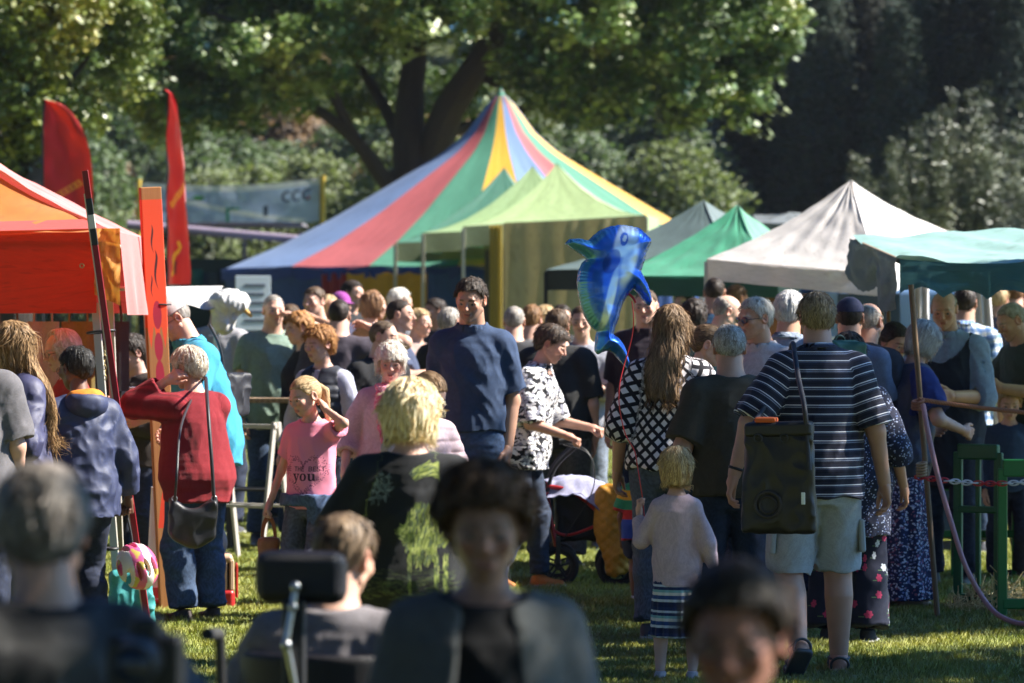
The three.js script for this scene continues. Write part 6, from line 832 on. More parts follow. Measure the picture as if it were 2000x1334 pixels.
// ---------------------------------------------------------------- dolphin balloon
const strMat = mat([0.55, 0.03, 0.03], { roughness: 0.45, key: 'string' });
{
  const S = 414, C = [1195, 570], up = ([x, y]) => { const px = 900 + x / 3.994, py = 430 + y / 3.994; return [(px - C[0]) / S * 1.05, (C[1] - py) / S]; };
  const out = [[1300, 40], [1400, 60], [1450, 108], [1482, 140], [1490, 172], [1470, 215], [1448, 262], [1430, 330], [1405, 400], [1425, 440], [1455, 500], [1478, 570], [1488, 632], [1472, 668], [1445, 652], [1408, 604], [1372, 556], [1345, 530], [1302, 580], [1262, 645], [1240, 705], [1218, 785], [1190, 850], [1178, 892], [1225, 922], [1262, 980], [1288, 1050], [1302, 1112], [1286, 1158], [1262, 1130], [1228, 1090], [1190, 1042], [1150, 1016], [1100, 1026], [1062, 1048], [1038, 1022], [1042, 960], [1048, 900], [1058, 872], [1008, 826], [968, 760], [938, 680], [918, 580], [910, 480], [924, 392], [952, 332], [984, 306], [940, 270], [870, 225], [822, 186], [846, 152], [930, 145], [1000, 162], [1034, 126], [1092, 80], [1170, 50], [1240, 38]].map(up);
  const n = out.length, sd = (x, y) => { let d = 1e9, s = 1, w = 0, bi = 0; for (let i = 0, j = n - 1; i < n; j = i++) { const [ax, ay] = out[i], [bx, by] = out[j], ex = bx - ax, ey = by - ay, wx = x - ax, wy = y - ay, t = clamp((wx * ex + wy * ey) / (ex * ex + ey * ey)), q = (wx - ex * t) ** 2 + (wy - ey * t) ** 2; if (q < d) { d = q; bi = i - t; } const c1 = y >= ay, c2 = y < by, c3 = ex * wy > ey * wx; if ((c1 && c2 && c3) || (!c1 && !c2 && !c3)) s = -s; } return [s * sqrt(d), bi]; };
  const W = 180, Hh = 260, x0 = -0.30, y0 = -0.40, st = 0.0032, D = new Float32Array(W * Hh), B = new Float32Array(W * Hh); for (let j = 0; j < Hh; j++) for (let i = 0; i < W; i++) { const q = sd(x0 + i * st, y0 + j * st); D[j * W + i] = q[0]; B[j * W + i] = q[1]; }
  const dAt = (A, x, y) => { const u = clamp((x - x0) / st, 0, W - 1.01), v = clamp((y - y0) / st, 0, Hh - 1.01), i = floor(u), j = floor(v), k = j * W + i; return lerp(lerp(A[k], A[k + 1], u - i), lerp(A[k + W], A[k + W + 1], u - i), v - j); };
  const f = (x, y, z) => { const d = dAt(D, x, y); if (d > 0) return hypot(d, abs(z)) - 0.0015; const e = -d, b = B[clamp(floor((y - y0) / st), 0, Hh - 1) * W + clamp(floor((x - x0) / st), 0, W - 1)], u = clamp(e / 0.105), t = 0.088 * sqrt(1 - (1 - u) * (1 - u)) * 0.98 + 0.0015, pk = 0.0032 * exp(-e / 0.013) * sstep(0, 0.006, e) * (sin(atan2(y - 0.02, x) * 66 + 3 * noise(x * 20, y * 20, 2)) + 1.2 * noise(x * 60, y * 60, z > 0 ? 1 : 5)) + 0.0016 * noise(x * 14, y * 22, 4); return (abs(z) - t - pk) * 0.8; };
  const inE = (x, y, cx, cy, rx, ry, a) => { const [ox, oy] = up([cx, cy]), dx = x - ox, dy = y - oy, c = cos(a), s = sin(a); return hypot((dx * c + dy * s) / rx, (-dx * s + dy * c) / ry); };
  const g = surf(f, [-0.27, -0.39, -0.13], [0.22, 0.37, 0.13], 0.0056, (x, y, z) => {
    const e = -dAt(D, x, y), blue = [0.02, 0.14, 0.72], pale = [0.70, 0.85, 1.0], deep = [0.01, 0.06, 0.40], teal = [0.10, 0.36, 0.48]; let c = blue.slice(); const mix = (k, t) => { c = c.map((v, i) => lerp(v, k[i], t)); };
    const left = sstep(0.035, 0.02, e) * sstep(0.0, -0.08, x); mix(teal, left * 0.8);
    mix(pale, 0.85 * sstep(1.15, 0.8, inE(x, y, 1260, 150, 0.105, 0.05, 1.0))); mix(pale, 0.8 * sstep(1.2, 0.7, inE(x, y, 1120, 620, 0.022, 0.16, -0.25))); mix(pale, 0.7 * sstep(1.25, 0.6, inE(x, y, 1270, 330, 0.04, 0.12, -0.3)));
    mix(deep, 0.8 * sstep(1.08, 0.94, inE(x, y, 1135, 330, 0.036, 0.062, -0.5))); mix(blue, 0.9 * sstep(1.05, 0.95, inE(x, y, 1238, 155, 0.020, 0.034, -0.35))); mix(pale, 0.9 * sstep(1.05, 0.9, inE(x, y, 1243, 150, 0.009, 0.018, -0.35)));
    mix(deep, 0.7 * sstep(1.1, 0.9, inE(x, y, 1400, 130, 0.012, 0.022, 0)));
    return [x, y, ...c]; });
  const P = at(C[0], C[1], S), T = thing('dolphin_balloon', 'shiny blue foil balloon shaped like a dolphin floating on a string', 'balloon', [P.x, 0, P.z], 0.3); tr(g, 0, P.y, 0, -0.05);
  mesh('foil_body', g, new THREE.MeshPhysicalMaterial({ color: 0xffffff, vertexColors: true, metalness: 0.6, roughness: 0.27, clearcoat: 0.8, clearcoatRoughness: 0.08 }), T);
  mesh('filler_neck', tube([V(0.08, P.y - 0.005, 0.0), V(0.1, P.y - 0.03, 0.02), V(0.108, P.y - 0.05, 0.03)], 0.006, 8, 6), strMat, T);
  const h = Q.lilac.toWorld(Q.lilac.J.handL), k = at(1234, 588, S + 2), pts = [k]; for (let i = 1; i < 12; i++) { const t = i / 12; pts.push(k.clone().lerp(h, t).add(V(0.035 * sin(t * 9) * (1 - t) - 0.07 * sin(PI * t) * (t < 0.7 ? 1 : 0.6), 0, 0.02 * cos(t * 13)))); } pts.push(h, h.clone().add(V(0.01, -0.12, 0.02)), h.clone().add(V(0.02, -0.2, 0.01)));
  solo('balloon_string', tube(pts, 0.0028, 120, 5), strMat, 'thin red ribbon running from the dolphin balloon to the little girl', 'string');
}
// ---------------------------------------------------------------- worn extras
{ // pink scarf
  const P = Q.scarf, c = clothMat([1, 1, 1], 'fab', scarfTex), y0 = P.nb, f = (x, y, z) => { const zz = z - P.oz(y), ring = hypot(hypot(x, (zz - 0.005) * 0.95) - 0.070, (y - y0 + 0.02) * 0.8) - 0.028; const tail = max(ell2(x + 0.02 + 0.02 * sin(y * 12), zz - 0.125 - 0.02 * sstep(1.2, 0.9, y), 0.062, 0.024), y0 - 0.42 - y, y - y0); return smin(ring, tail, 0.03) - 0.006 * ridge(noise(x * 22, y * 10, z * 22)); };
  mesh('scarf', surf(f, [-0.2, y0 - 0.46, -0.18], [0.2, y0 + 0.09, 0.24], 0.009, (x, y, z) => [x, y, 1, 1, 1]), c, P.root).geometry.deleteAttribute('color');
  const N = Q.navy; mesh('belt', surf((x, y, z) => max(abs(N.G[0].f(x, y, z)) - 0.008, abs(y - N.Y(0.565)) - 0.02), [-0.3, N.Y(0.52), -0.25], [0.3, N.Y(0.61), 0.25], 0.011, (x, y, z) => [x, y, 1, 1, 1]), clothMat([0.04, 0.02, 0.012], 'leather'), N.root).geometry.deleteAttribute('color');
  const B = Q.badge; mesh('name_badge', box(0.075, 0.028, 0.006, 0.075, B.Y(0.745), 0.142 + B.oz(B.Y(0.745))), mat([0.75, 0.75, 0.78], { roughness: 0.3 }), B.root);
  // orange lined hood lying on the boy's shoulders
  const K = Q.boy, hood = (e, zc) => (x, y, z) => { const a = K.nb; return smax(ell(x, y - a + 0.035, z - zc, 0.105 + e, 0.075 + e, 0.085 + e) - 0.008 * noise(x * 18, y * 18, z * 18), y - a - 0.02 + 0.35 * (z - zc), 0.012); };
  mesh('hood', surf(hood(0.012, -0.075), [-0.18, K.nb - 0.18, -0.24], [0.18, K.nb + 0.12, 0.08], 0.010, (x, y, z) => [x, y, 1, 1, 1]), clothMat([0.035, 0.045, 0.11], 'shell'), K.root).geometry.deleteAttribute('color');
  mesh('hood_lining', surf((x, y, z) => max(hood(0.004, -0.07)(x, y - 0.016, z), K.nb - 0.05 - y), [-0.18, K.nb - 0.12, -0.24], [0.18, K.nb + 0.14, 0.1], 0.010, (x, y, z) => [x, y, 1, 1, 1]), clothMat([0.75, 0.24, 0.02]), K.root, 'bright orange').geometry.deleteAttribute('color');
  // denim jacket tied round the pink girl's waist
  const G = Q.pinkgirl, wy = G.Y(0.505), jf = (x, y, z) => { const band = max(abs(G.G[1].f(x, y, z) - 0.012) - 0.014, abs(y - wy) - 0.028), hang = max(ell2(x - 0.075 - 0.1 * (wy - y), z - 0.03, 0.075 + 0.16 * (wy - y), 0.10), wy - 0.24 - y + 0.25 * (0.14 - x), y - wy - 0.01, 0.02 - x); return smin(band, hang, 0.02) - 0.008 * ridge(noise(x * 16, y * 9, z * 16)); };
  mesh('tied_denim_jacket', surf(jf, [-0.25, wy - 0.32, -0.22], [0.3, wy + 0.08, 0.25], 0.010, (x, y, z) => [x, y, 1, 1, 1]), clothMat([0.10, 0.16, 0.30], 'denim'), G.root).geometry.deleteAttribute('color');
  // sandals of the striped shirt man: bare foot, sole and straps
  const M = Q.stripe; for (const n of 'LR') { const a = M.J['an' + n], k = 0.15 * M.H / 0.26, q = (g) => tr(tr(g, 0, 0, 0, M.J['pitch' + n], 0.12 * (n === 'L' ? 1 : -1), 0, k), a.x, a.y + 0.001, a.z);
    const ft = shoeTemplate('a').clone(), c = ft.attributes.color; for (let i = 0; i < c.count; i++) { const s = c.getX(i); c.setXYZ(i, s ? 0.06 : M.sk.r, s ? 0.06 : M.sk.g * 0.9, s ? 0.065 : M.sk.b * 0.88); } mesh('sandal', q(ft), shoeSkin, M.root);
    for (const [y, z, r, rx] of [[-0.03, 0.075, 0.042, 0.5], [-0.035, 0.115, 0.041, 0.3], [0.0, 0.0, 0.046, 1.45], [-0.03, -0.05, 0.04, -0.5]]) mesh('strap', q(tr(new THREE.TorusGeometry(r, 0.007, 5, 20), 0, y, z, rx)), clothMat([0.05, 0.055, 0.06], 'leather'), M.root); }
  mesh('wrist_watch', tr(new THREE.TorusGeometry(0.031, 0.008, 6, 20), ...M.J.wrL.clone().lerp(M.J.elL, 0.14).toArray(), PI / 2, 0.3, 0), blackPlastic, M.root);
}
// ---------------------------------------------------------------- bags and carried things
const pouch = (w, h, d, seed, wr = 0.006, taper = 0.1) => surf((x, y, z) => { const k = 1 + taper * (y / h); return smax(smax(abs(x) / k - w / 2, abs(z) / k - d / 2, 0.03), abs(y) - h / 2, 0.03) * 0.9 - wr * ridge(noise(x * 11 + seed, y * 9, z * 11)); }, [-w * 0.7, -h * 0.62, -d * 0.9], [w * 0.7, h * 0.62, d * 0.9], 0.011, (x, y, z) => [x, y, 1, 1, 1]);
{
  const p = at(1522, 938, 424), T = thing('messenger_bag', 'large black shoulder bag with round patch hanging at striped shirt man\'s side', 'bag', [p.x, 0, p.z], -0.18), leather = clothMat([0.012, 0.010, 0.010], 'leather');
  const b = pouch(0.32, 0.48, 0.11, 4, 0.008, -0.10); b.deleteAttribute('color'); mesh('bag_body', tr(b, 0, p.y, 0), leather, T); mesh('flap', tr(box(0.315, 0.07, 0.135, 0, 0, 0, 0.02), 0, p.y + 0.235, 0, 0, 0, 0.03), leather, T);
  mesh('round_patch', tr(new THREE.TorusGeometry(0.058, 0.009, 8, 28), -0.045, p.y - 0.11, 0.062), clothMat([0.03, 0.022, 0.02], 'shell'), T); mesh('round_patch', tr(new THREE.TorusGeometry(0.038, 0.006, 8, 28), -0.045, p.y - 0.11, 0.064), clothMat([0.03, 0.022, 0.02], 'shell'), T); mesh('reflector', box(0.018, 0.055, 0.004, 0.118, p.y - 0.08, 0.068, 0.002), mat([0.7, 0.75, 0.75], { roughness: 0.3 }), T); mesh('orange_lining', box(0.1, 0.025, 0.12, -0.06, p.y + 0.278, 0, 0.01), clothMat([0.7, 0.13, 0.03]), T);
  for (const x of [-0.09, 0.03]) mesh('buckle', tr(new THREE.TorusGeometry(0.018, 0.004, 5, 14), x, p.y + 0.195, 0.075), blackPlastic, T);
  const q = (px, py, s) => { const v = at(px, py, s); return V(v.x - p.x, v.y, v.z - p.z).applyAxisAngle(V(0, 1, 0), 0.18); }; mesh('strap', tube([q(1552, 690, 414), q(1560, 740, 420), q(1572, 800, 426), V(0.13, p.y + 0.24, 0.05), V(0.145, p.y + 0.05, 0.06)], 0.012, 30, 6), clothMat([0.02, 0.02, 0.03], 'shell'), T); mesh('strap', tube([q(1552, 690, 414), q(1548, 670, 408), q(1535, 720, 400), V(-0.13, p.y + 0.24, -0.03)], 0.012, 24, 6), clothMat([0.02, 0.02, 0.03], 'shell'), T);
}
{
  const p = at(377, 1012, 368), T = thing('leather_handbag', 'black leather handbag hanging from the red cardigan woman on long straps', 'bag', [p.x, 0, p.z], 0.15), L = clothMat([0.025, 0.025, 0.028], 'leather');
  const b = surf((x, y, z) => smax(smax(abs(x) - 0.125 - 0.25 * (y < 0 ? y : 0) * -0.1, abs(z) - 0.045, 0.03), abs(y + 0.05 * cos(x * 14)) - 0.105, 0.04) - 0.009 * ridge(noise(x * 10, y * 8 + 3, z * 10)), [-0.2, -0.2, -0.12], [0.2, 0.16, 0.12], 0.010, (x, y, z) => [x, y, 1, 1, 1]); b.deleteAttribute('color'); mesh('bag_body', tr(b, 0, p.y, 0), L, T);
  const q = (px, py, s) => { const v = at(px, py, s); return V(v.x - p.x, v.y, v.z - p.z).applyAxisAngle(V(0, 1, 0), -0.15); }; mesh('strap', tube([q(402, 738, 356), q(406, 800, 366), q(412, 880, 368), V(0.11, p.y + 0.09, 0.02)], 0.010, 30, 6), L, T); mesh('strap', tube([q(402, 738, 356), q(394, 745, 340), q(350, 850, 366), q(345, 930, 370), V(-0.10, p.y + 0.09, 0.03)], 0.008, 30, 6), L, T); for (const x of [-0.1, 0.11]) mesh('ring', tr(new THREE.TorusGeometry(0.014, 0.003, 5, 14), x, p.y + 0.105, 0.025), steel, T);
}
{ // green backpack, paper bag, shoulder bag
  const p = at(1640, 690, 380), T = thing('green_backpack', 'bottle green backpack just behind the striped shirt man\'s shoulder', 'backpack', [p.x, 0, p.z], 0.5); const b = pouch(0.26, 0.40, 0.16, 8, 0.008, -0.15); b.deleteAttribute('color'); mesh('bag_body', tr(b, 0, p.y - 0.14, 0), clothMat([0.01, 0.09, 0.06], 'shell'), T); mesh('handle', tr(new THREE.TorusGeometry(0.03, 0.007, 5, 14, PI), 0, p.y + 0.06, 0), clothMat([0.01, 0.05, 0.04], 'shell'), T);
  const h = Q.pinkgirl.toWorld(Q.pinkgirl.J.handR), K = thing('gift_bag', 'small copper coloured carrier bag in the pink girl\'s hand', 'bag', [h.x, 0, h.z], 0.3), g = pouch(0.12, 0.15, 0.06, 3, 0.003, 0.1); g.deleteAttribute('color'); mesh('bag_body', tr(g, 0, h.y - 0.19, 0.0), mat([0.42, 0.14, 0.05], { roughness: 0.4, map: mottle, key: 'gift' }), K); for (const s of [-0.02, 0.02]) mesh('handle', tr(new THREE.TorusGeometry(0.045, 0.006, 6, 16, PI), 0, h.y - 0.115, s, 0, 0, 0, 0.8, 2.4, 1), mat([0.35, 0.11, 0.04]), K);
  const s = at(458, 772, 330), U = thing('black_shoulder_bag', 'slim black shoulder bag behind the bright blue polo shirt', 'bag', [s.x, 0, s.z], 0.8), w = pouch(0.2, 0.26, 0.09, 6); w.deleteAttribute('color'); mesh('bag_body', tr(w, 0, s.y, 0), clothMat([0.02, 0.02, 0.028], 'shell'), U); mesh('strap', tube([V(-0.08, s.y + 0.12, 0), V(-0.14, s.y + 0.3, 0.02), V(-0.2, s.y + 0.42, 0)], 0.010, 12, 5), clothMat([0.02, 0.02, 0.028], 'shell'), U);
  const bk = at(276, 770, 322), BK = thing('booklet', 'open picture booklet held by the reader behind the tent posts', 'book', [bk.x, 0, bk.z], -0.3); const pages = mat([0.75, 0.72, 0.66]); mesh('page', tr(box(0.1, 0.012, 0.13, 0.048, bk.y, 0), 0, 0, 0, 0, 0, 0.02), pages, BK); mesh('page', box(0.1, 0.012, 0.13, -0.05, bk.y + 0.005, 0), pages, BK); mesh('cover', box(0.2, 0.05, 0.006, 0, bk.y + 0.02, 0.07), mat([0.30, 0.35, 0.55]), BK); mesh('cover_print', box(0.14, 0.022, 0.004, 0.01, bk.y + 0.03, 0.076), mat([0.75, 0.45, 0.35]), BK);
  const ph = Q.photog.toWorld(Q.photog.J.handR), CA = thing('camera', 'blurred black camera with long lens beside the bottom left photographer', 'camera', at(285, 1296, 1150)); mesh('camera_body', box(0.13, 0.10, 0.07, 0, 0, 0, 0.015), blackPlastic, CA); mesh('lens', tr(new THREE.CylinderGeometry(0.038, 0.042, 0.14, 20), -0.01, 0.01, 0.09, PI / 2), blackPlastic, CA); mesh('lens_glass', tr(new THREE.SphereGeometry(0.034, 16, 8), -0.01, 0.01, 0.155, 0, 0, 0, 1, 1, 0.3), lensMat, CA); mesh('prism_hump', box(0.05, 0.04, 0.06, 0, 0.06, 0, 0.012), blackPlastic, CA);
}
{ // cycling helmet held by the boy, turquoise bag below
  const h = Q.boy.toWorld(Q.boy.J.handR), p = at(268, 1106, 372), T = thing('cycle_helmet', 'pink and white cycle helmet with oval vents held by the boy', 'helmet', [p.x, 0, p.z], 0.5);
  const shell = (x, y, z) => { let d = ell(x, y, z, 0.105, 0.115, 0.13); d = max(d, -ell(x, y + 0.02, z, 0.088, 0.098, 0.112), -0.055 - y); for (let i = -2; i <= 2; i++) for (const a of [-0.5, 0.25]) { const cz = 0.13 * sin(a * 1.9), cx = i * 0.042; d = max(d, -ell(x - cx, (y - 0.09) * 0.3, z - cz, 0.012, 0.06, 0.042)); } return d; };
  const g = surf(shell, [-0.13, -0.08, -0.15], [0.13, 0.14, 0.15], 0.0055, (x, y, z) => { const k = sin(x * 60 + z * 12) > 0.25 ? [0.82, 0.76, 0.74] : noise(x * 18, y * 18, z * 18) > 0.25 ? [0.55, 0.42, 0.10] : [0.70, 0.12, 0.28]; return [x, y, ...k]; }); tr(g, 0, p.y, 0, 1.0, 0.3, 0.1); mesh('shell', g, mat([1, 1, 1], { vertexColors: true, roughness: 0.25, key: 'helm' }), T); mesh('chin_strap', tube([V(-0.07, p.y - 0.05, 0), V(-0.02, p.y + 0.1, -0.02), h.clone().sub(V(p.x, 0, p.z)).applyAxisAngle(V(0, 1, 0), -0.5)], 0.006, 16, 5), blackPlastic, T);
  const q = at(256, 1168, 360), U = thing('turquoise_bag', 'crumpled turquoise cloth bag beneath the cycle helmet', 'bag', [q.x, 0, q.z], 0.2), b = pouch(0.22, 0.28, 0.14, 12, 0.014, -0.15); b.deleteAttribute('color'); mesh('bag_body', tr(b, 0, q.y, 0), clothMat([0.06, 0.40, 0.40], 'shell'), U); for (const x of [-0.06, 0.05]) mesh('handle', bar(V(x, 0, 0.02), V(x, q.y - 0.1, 0.02), 0.008), mat([0.6, 0.6, 0.6]), U);
}
// ---------------------------------------------------------------- walking frame
{
  const S = 309, p = at(1140, 615, S), T = thing('walking_frame', 'red wheeled walking frame with dark bag in front of patterned blouse', 'rollator', [p.x, 0, p.z]), X = px => (px - 1140) / S, Y = py => EYE + (HORIZON - py) / S, red = mat([0.42, 0.025, 0.03], { roughness: 0.3, metalness: 0.3, key: 'rollred' });
  const wheel = (x, y, z, r) => { const W = mesh('wheel', [tr(new THREE.TorusGeometry(r - 0.018, 0.02, 10, 32), x, y, z)], blackRubber, T); mesh('rim', [tr(new THREE.TorusGeometry(r - 0.042, 0.008, 8, 28), x, y, z), tr(new THREE.CylinderGeometry(0.022, 0.022, 0.045, 14), x, y, z, PI / 2), ...[0, 1, 2, 3, 4].map(i => beam(V(x, y, z), V(x + cos(i * 1.257 + 0.3) * (r - 0.045), y + sin(i * 1.257 + 0.3) * (r - 0.045), z), 0.014, 0.02))], blackPlastic, W); };
  for (const z of [0.03, -0.50]) { wheel(X(1090), 0.13, z, 0.13); wheel(X(1204), 0.125, z - 0.02, 0.125);
    mesh('side_frame', tube([V(X(1092), 0.15, z), V(X(1075), 0.45, z), V(X(1068), 0.60, z)], 0.014, 16, 8), red, T); mesh('handle_tube', tube([V(X(1068), 0.60, z), V(X(1085), 0.76, z), V(X(1128), 0.90, z)], 0.013, 14, 8), blackPlastic, T); mesh('side_frame', tube([V(X(1200), 0.2, z), V(X(1180), 0.42, z), V(X(1120), 0.60, z), V(X(1068), 0.64, z)], 0.014, 20, 8), red, T); mesh('side_frame', tube([V(X(1060), 0.42, z), V(X(1100), 0.33, z), V(X(1175), 0.4, z)], 0.010, 12, 7), red, T); mesh('fork', beam(V(X(1204), 0.13, z), V(X(1198), 0.34, z), 0.035, 0.03), blackPlastic, T); mesh('fork', beam(V(X(1090), 0.13, z), V(X(1090), 0.32, z), 0.03, 0.045), blackPlastic, T);
    mesh('handle', tube([V(X(1128), 0.89, z), V(X(1118), 0.925, z), V(X(1092), 0.92, z)], 0.018, 12, 8), blackRubber, T); mesh('brake_cable', tube([V(X(1100), 0.9, z + 0.02), V(X(1150), 0.84, z + 0.03), V(X(1160), 0.65, z + 0.03), V(X(1100), 0.3, z + 0.02)], 0.004, 24, 5), blackPlastic, T); }
  mesh('seat', box(0.30, 0.03, 0.46, X(1120), 0.60, -0.235, 0.012), blackPlastic, T); const bg = pouch(0.32, 0.30, 0.40, 5, 0.008); bg.deleteAttribute('color'); mesh('basket_bag', tr(bg, X(1135), 0.44, -0.235), clothMat([0.012, 0.014, 0.022], 'shell'), T);
  const J = clothMat([0.40, 0.40, 0.58]); solo('lilac_cloth', tr(cloth((u, v) => { const x = lerp(-0.24, 0.28, u), k = abs(v - 0.5) * 2, dn = sstep(0.55, 1.0, k); return [x + 0.02 * sin(v * 9), 0.655 + 0.03 * sin(u * 5) - 0.06 * sstep(0.6, 1, u) - dn * (0.10 + 0.11 * sstep(0.3, 0.9, u)) + 0.012 * ridge(noise(u * 6, v * 6, 1)), lerp(0.10, -0.55, v) * (1 - 0.12 * dn) + 0.015 * noise(u * 8, v * 8, 4)]; }, 40, 40, 0.006), p.x, 0, p.z), J, 'pale lilac jacket spread over the walking frame', 'jacket');
  const yj = surf((x, y, z) => { const t = clamp((0.62 - y) / 0.5), cx = 0.16 + 0.06 * t, w = lerp(0.07, 0.115, sin(PI * min(1, t * 1.1))); return smax(ell2(x - cx, z - 0.05, w, 0.05), abs(y - 0.36) - 0.28, 0.05) - 0.0035 * abs(sin(y * 50 + x * 40)) - 0.0035 * abs(sin(y * 50 - x * 40)) - 0.012 * ridge(noise(x * 8, y * 5, z * 8)); }, [-0.05, 0.02, -0.08], [0.42, 0.7, 0.18], 0.009, (x, y, z) => [x, y, 1, 1, 1]); yj.deleteAttribute('color'); solo('yellow_jacket', tr(yj, p.x, 0, p.z), clothMat([0.55, 0.25, 0.015], 'shell'), 'mustard yellow quilted jacket hanging from the walking frame', 'jacket');
}
// ---------------------------------------------------------------- wheelchair
{
  const c = Q.chairman, o = c.root.position, T = thing('wheelchair', 'black wheelchair with padded headrest in the foreground', 'wheelchair', [o.x, 0, o.z], c.yaw), hr = at(588, 1128, 772), w2l = v => v.clone().sub(V(o.x, 0, o.z)).applyAxisAngle(V(0, 1, 0), -c.yaw), H = w2l(hr);
  mesh('headrest', tr(box(0.24, 0.135, 0.075, 0, 0, 0, 0.034), H.x, H.y, H.z - 0.0), clothMat([0.02, 0.015, 0.02], 'leather'), T); mesh('headrest_bracket', [bar(V(H.x + 0.0, H.y - 0.02, H.z - 0.05), V(H.x + 0.02, H.y - 0.16, H.z - 0.07), 0.009), bar(V(H.x + 0.02, H.y - 0.16, H.z - 0.07), V(H.x + 0.0, H.y - 0.30, H.z - 0.04), 0.009), tr(new THREE.SphereGeometry(0.014, 10, 8), H.x, H.y - 0.02, H.z - 0.055), tr(new THREE.SphereGeometry(0.013, 10, 8), H.x + 0.005, H.y - 0.07, H.z - 0.062), tr(new THREE.SphereGeometry(0.014, 10, 8), H.x + 0.02, H.y - 0.165, H.z - 0.07)], steel, T); mesh('headrest_stem', box(0.06, 0.3, 0.03, H.x + 0.01, H.y - 0.20, H.z - 0.03, 0.01), blackPlastic, T);
  mesh('back_shell', tr(surf((x, y, z) => smax(abs(ell2(x, z - 0.05, 0.235, 0.17)) - 0.018, smax(abs(y) - 0.22, z + 0.02, 0.02), 0.02), [-0.3, -0.26, -0.2], [0.3, 0.26, 0.1], 0.012, (x, y, z) => [x, y, 1, 1, 1]), 0, 0.63, -0.06), clothMat([0.016, 0.014, 0.018], 'leather'), T).geometry.deleteAttribute('color');
  mesh('red_pad', box(0.05, 0.16, 0.03, -0.13, 0.66, -0.205, 0.012), clothMat([0.32, 0.01, 0.012]), T); mesh('seat_cushion', box(0.44, 0.08, 0.44, 0, 0.37, 0.18, 0.03), clothMat([0.02, 0.02, 0.022]), T);
  for (const s of [-1, 1]) { mesh('armrest', box(0.06, 0.04, 0.34, s * 0.27, 0.62, 0.16, 0.015), blackPlastic, T); const W = mesh('wheel', tr(new THREE.TorusGeometry(0.28, 0.02, 8, 36), s * 0.31, 0.30, 0.05, 0, PI / 2), blackRubber, T); mesh('rim', [tr(new THREE.TorusGeometry(0.25, 0.008, 6, 36), s * 0.31, 0.30, 0.05, 0, PI / 2), ...[0, 1, 2, 3, 4, 5].map(i => bar(V(s * 0.31, 0.30, 0.05), V(s * 0.31, 0.30 + 0.25 * sin(i * 1.047), 0.05 + 0.25 * cos(i * 1.047)), 0.004))], steel, W); mesh('caster', tr(new THREE.TorusGeometry(0.07, 0.018, 8, 20), s * 0.24, 0.09, 0.52, 0, PI / 2), blackRubber, T); mesh('frame_tube', tube([V(s * 0.25, 0.9, -0.2), V(s * 0.25, 0.35, -0.1), V(s * 0.25, 0.33, 0.4), V(s * 0.22, 0.12, 0.56)], 0.014, 20, 7), blackPlastic, T); mesh('push_handle', bar(V(s * 0.25, 0.9, -0.2), V(s * 0.25, 0.91, -0.32), 0.016), blackRubber, T); mesh('footplate', box(0.14, 0.02, 0.16, s * 0.1, 0.12, 0.62), blackPlastic, T); }
  mesh('axle', bar(V(-0.31, 0.3, 0.05), V(0.31, 0.3, 0.05), 0.012), steel, T);
}
{ // cargo pockets of the pale shorts
  const M = Q.stripe; for (const n of 'LR') { const s = n === 'L' ? 1 : -1, k = M.J['kn' + n], h = M.J['hip' + n], c = h.clone().lerp(k, 0.62); mesh('cargo_pocket', tr(box(0.03, 0.16, 0.14, 0, 0, 0, 0.012), c.x + s * 0.105, c.y, c.z - 0.02, 0, 0, s * 0.06), clothMat([0.44, 0.48, 0.50]), M.root); }
}
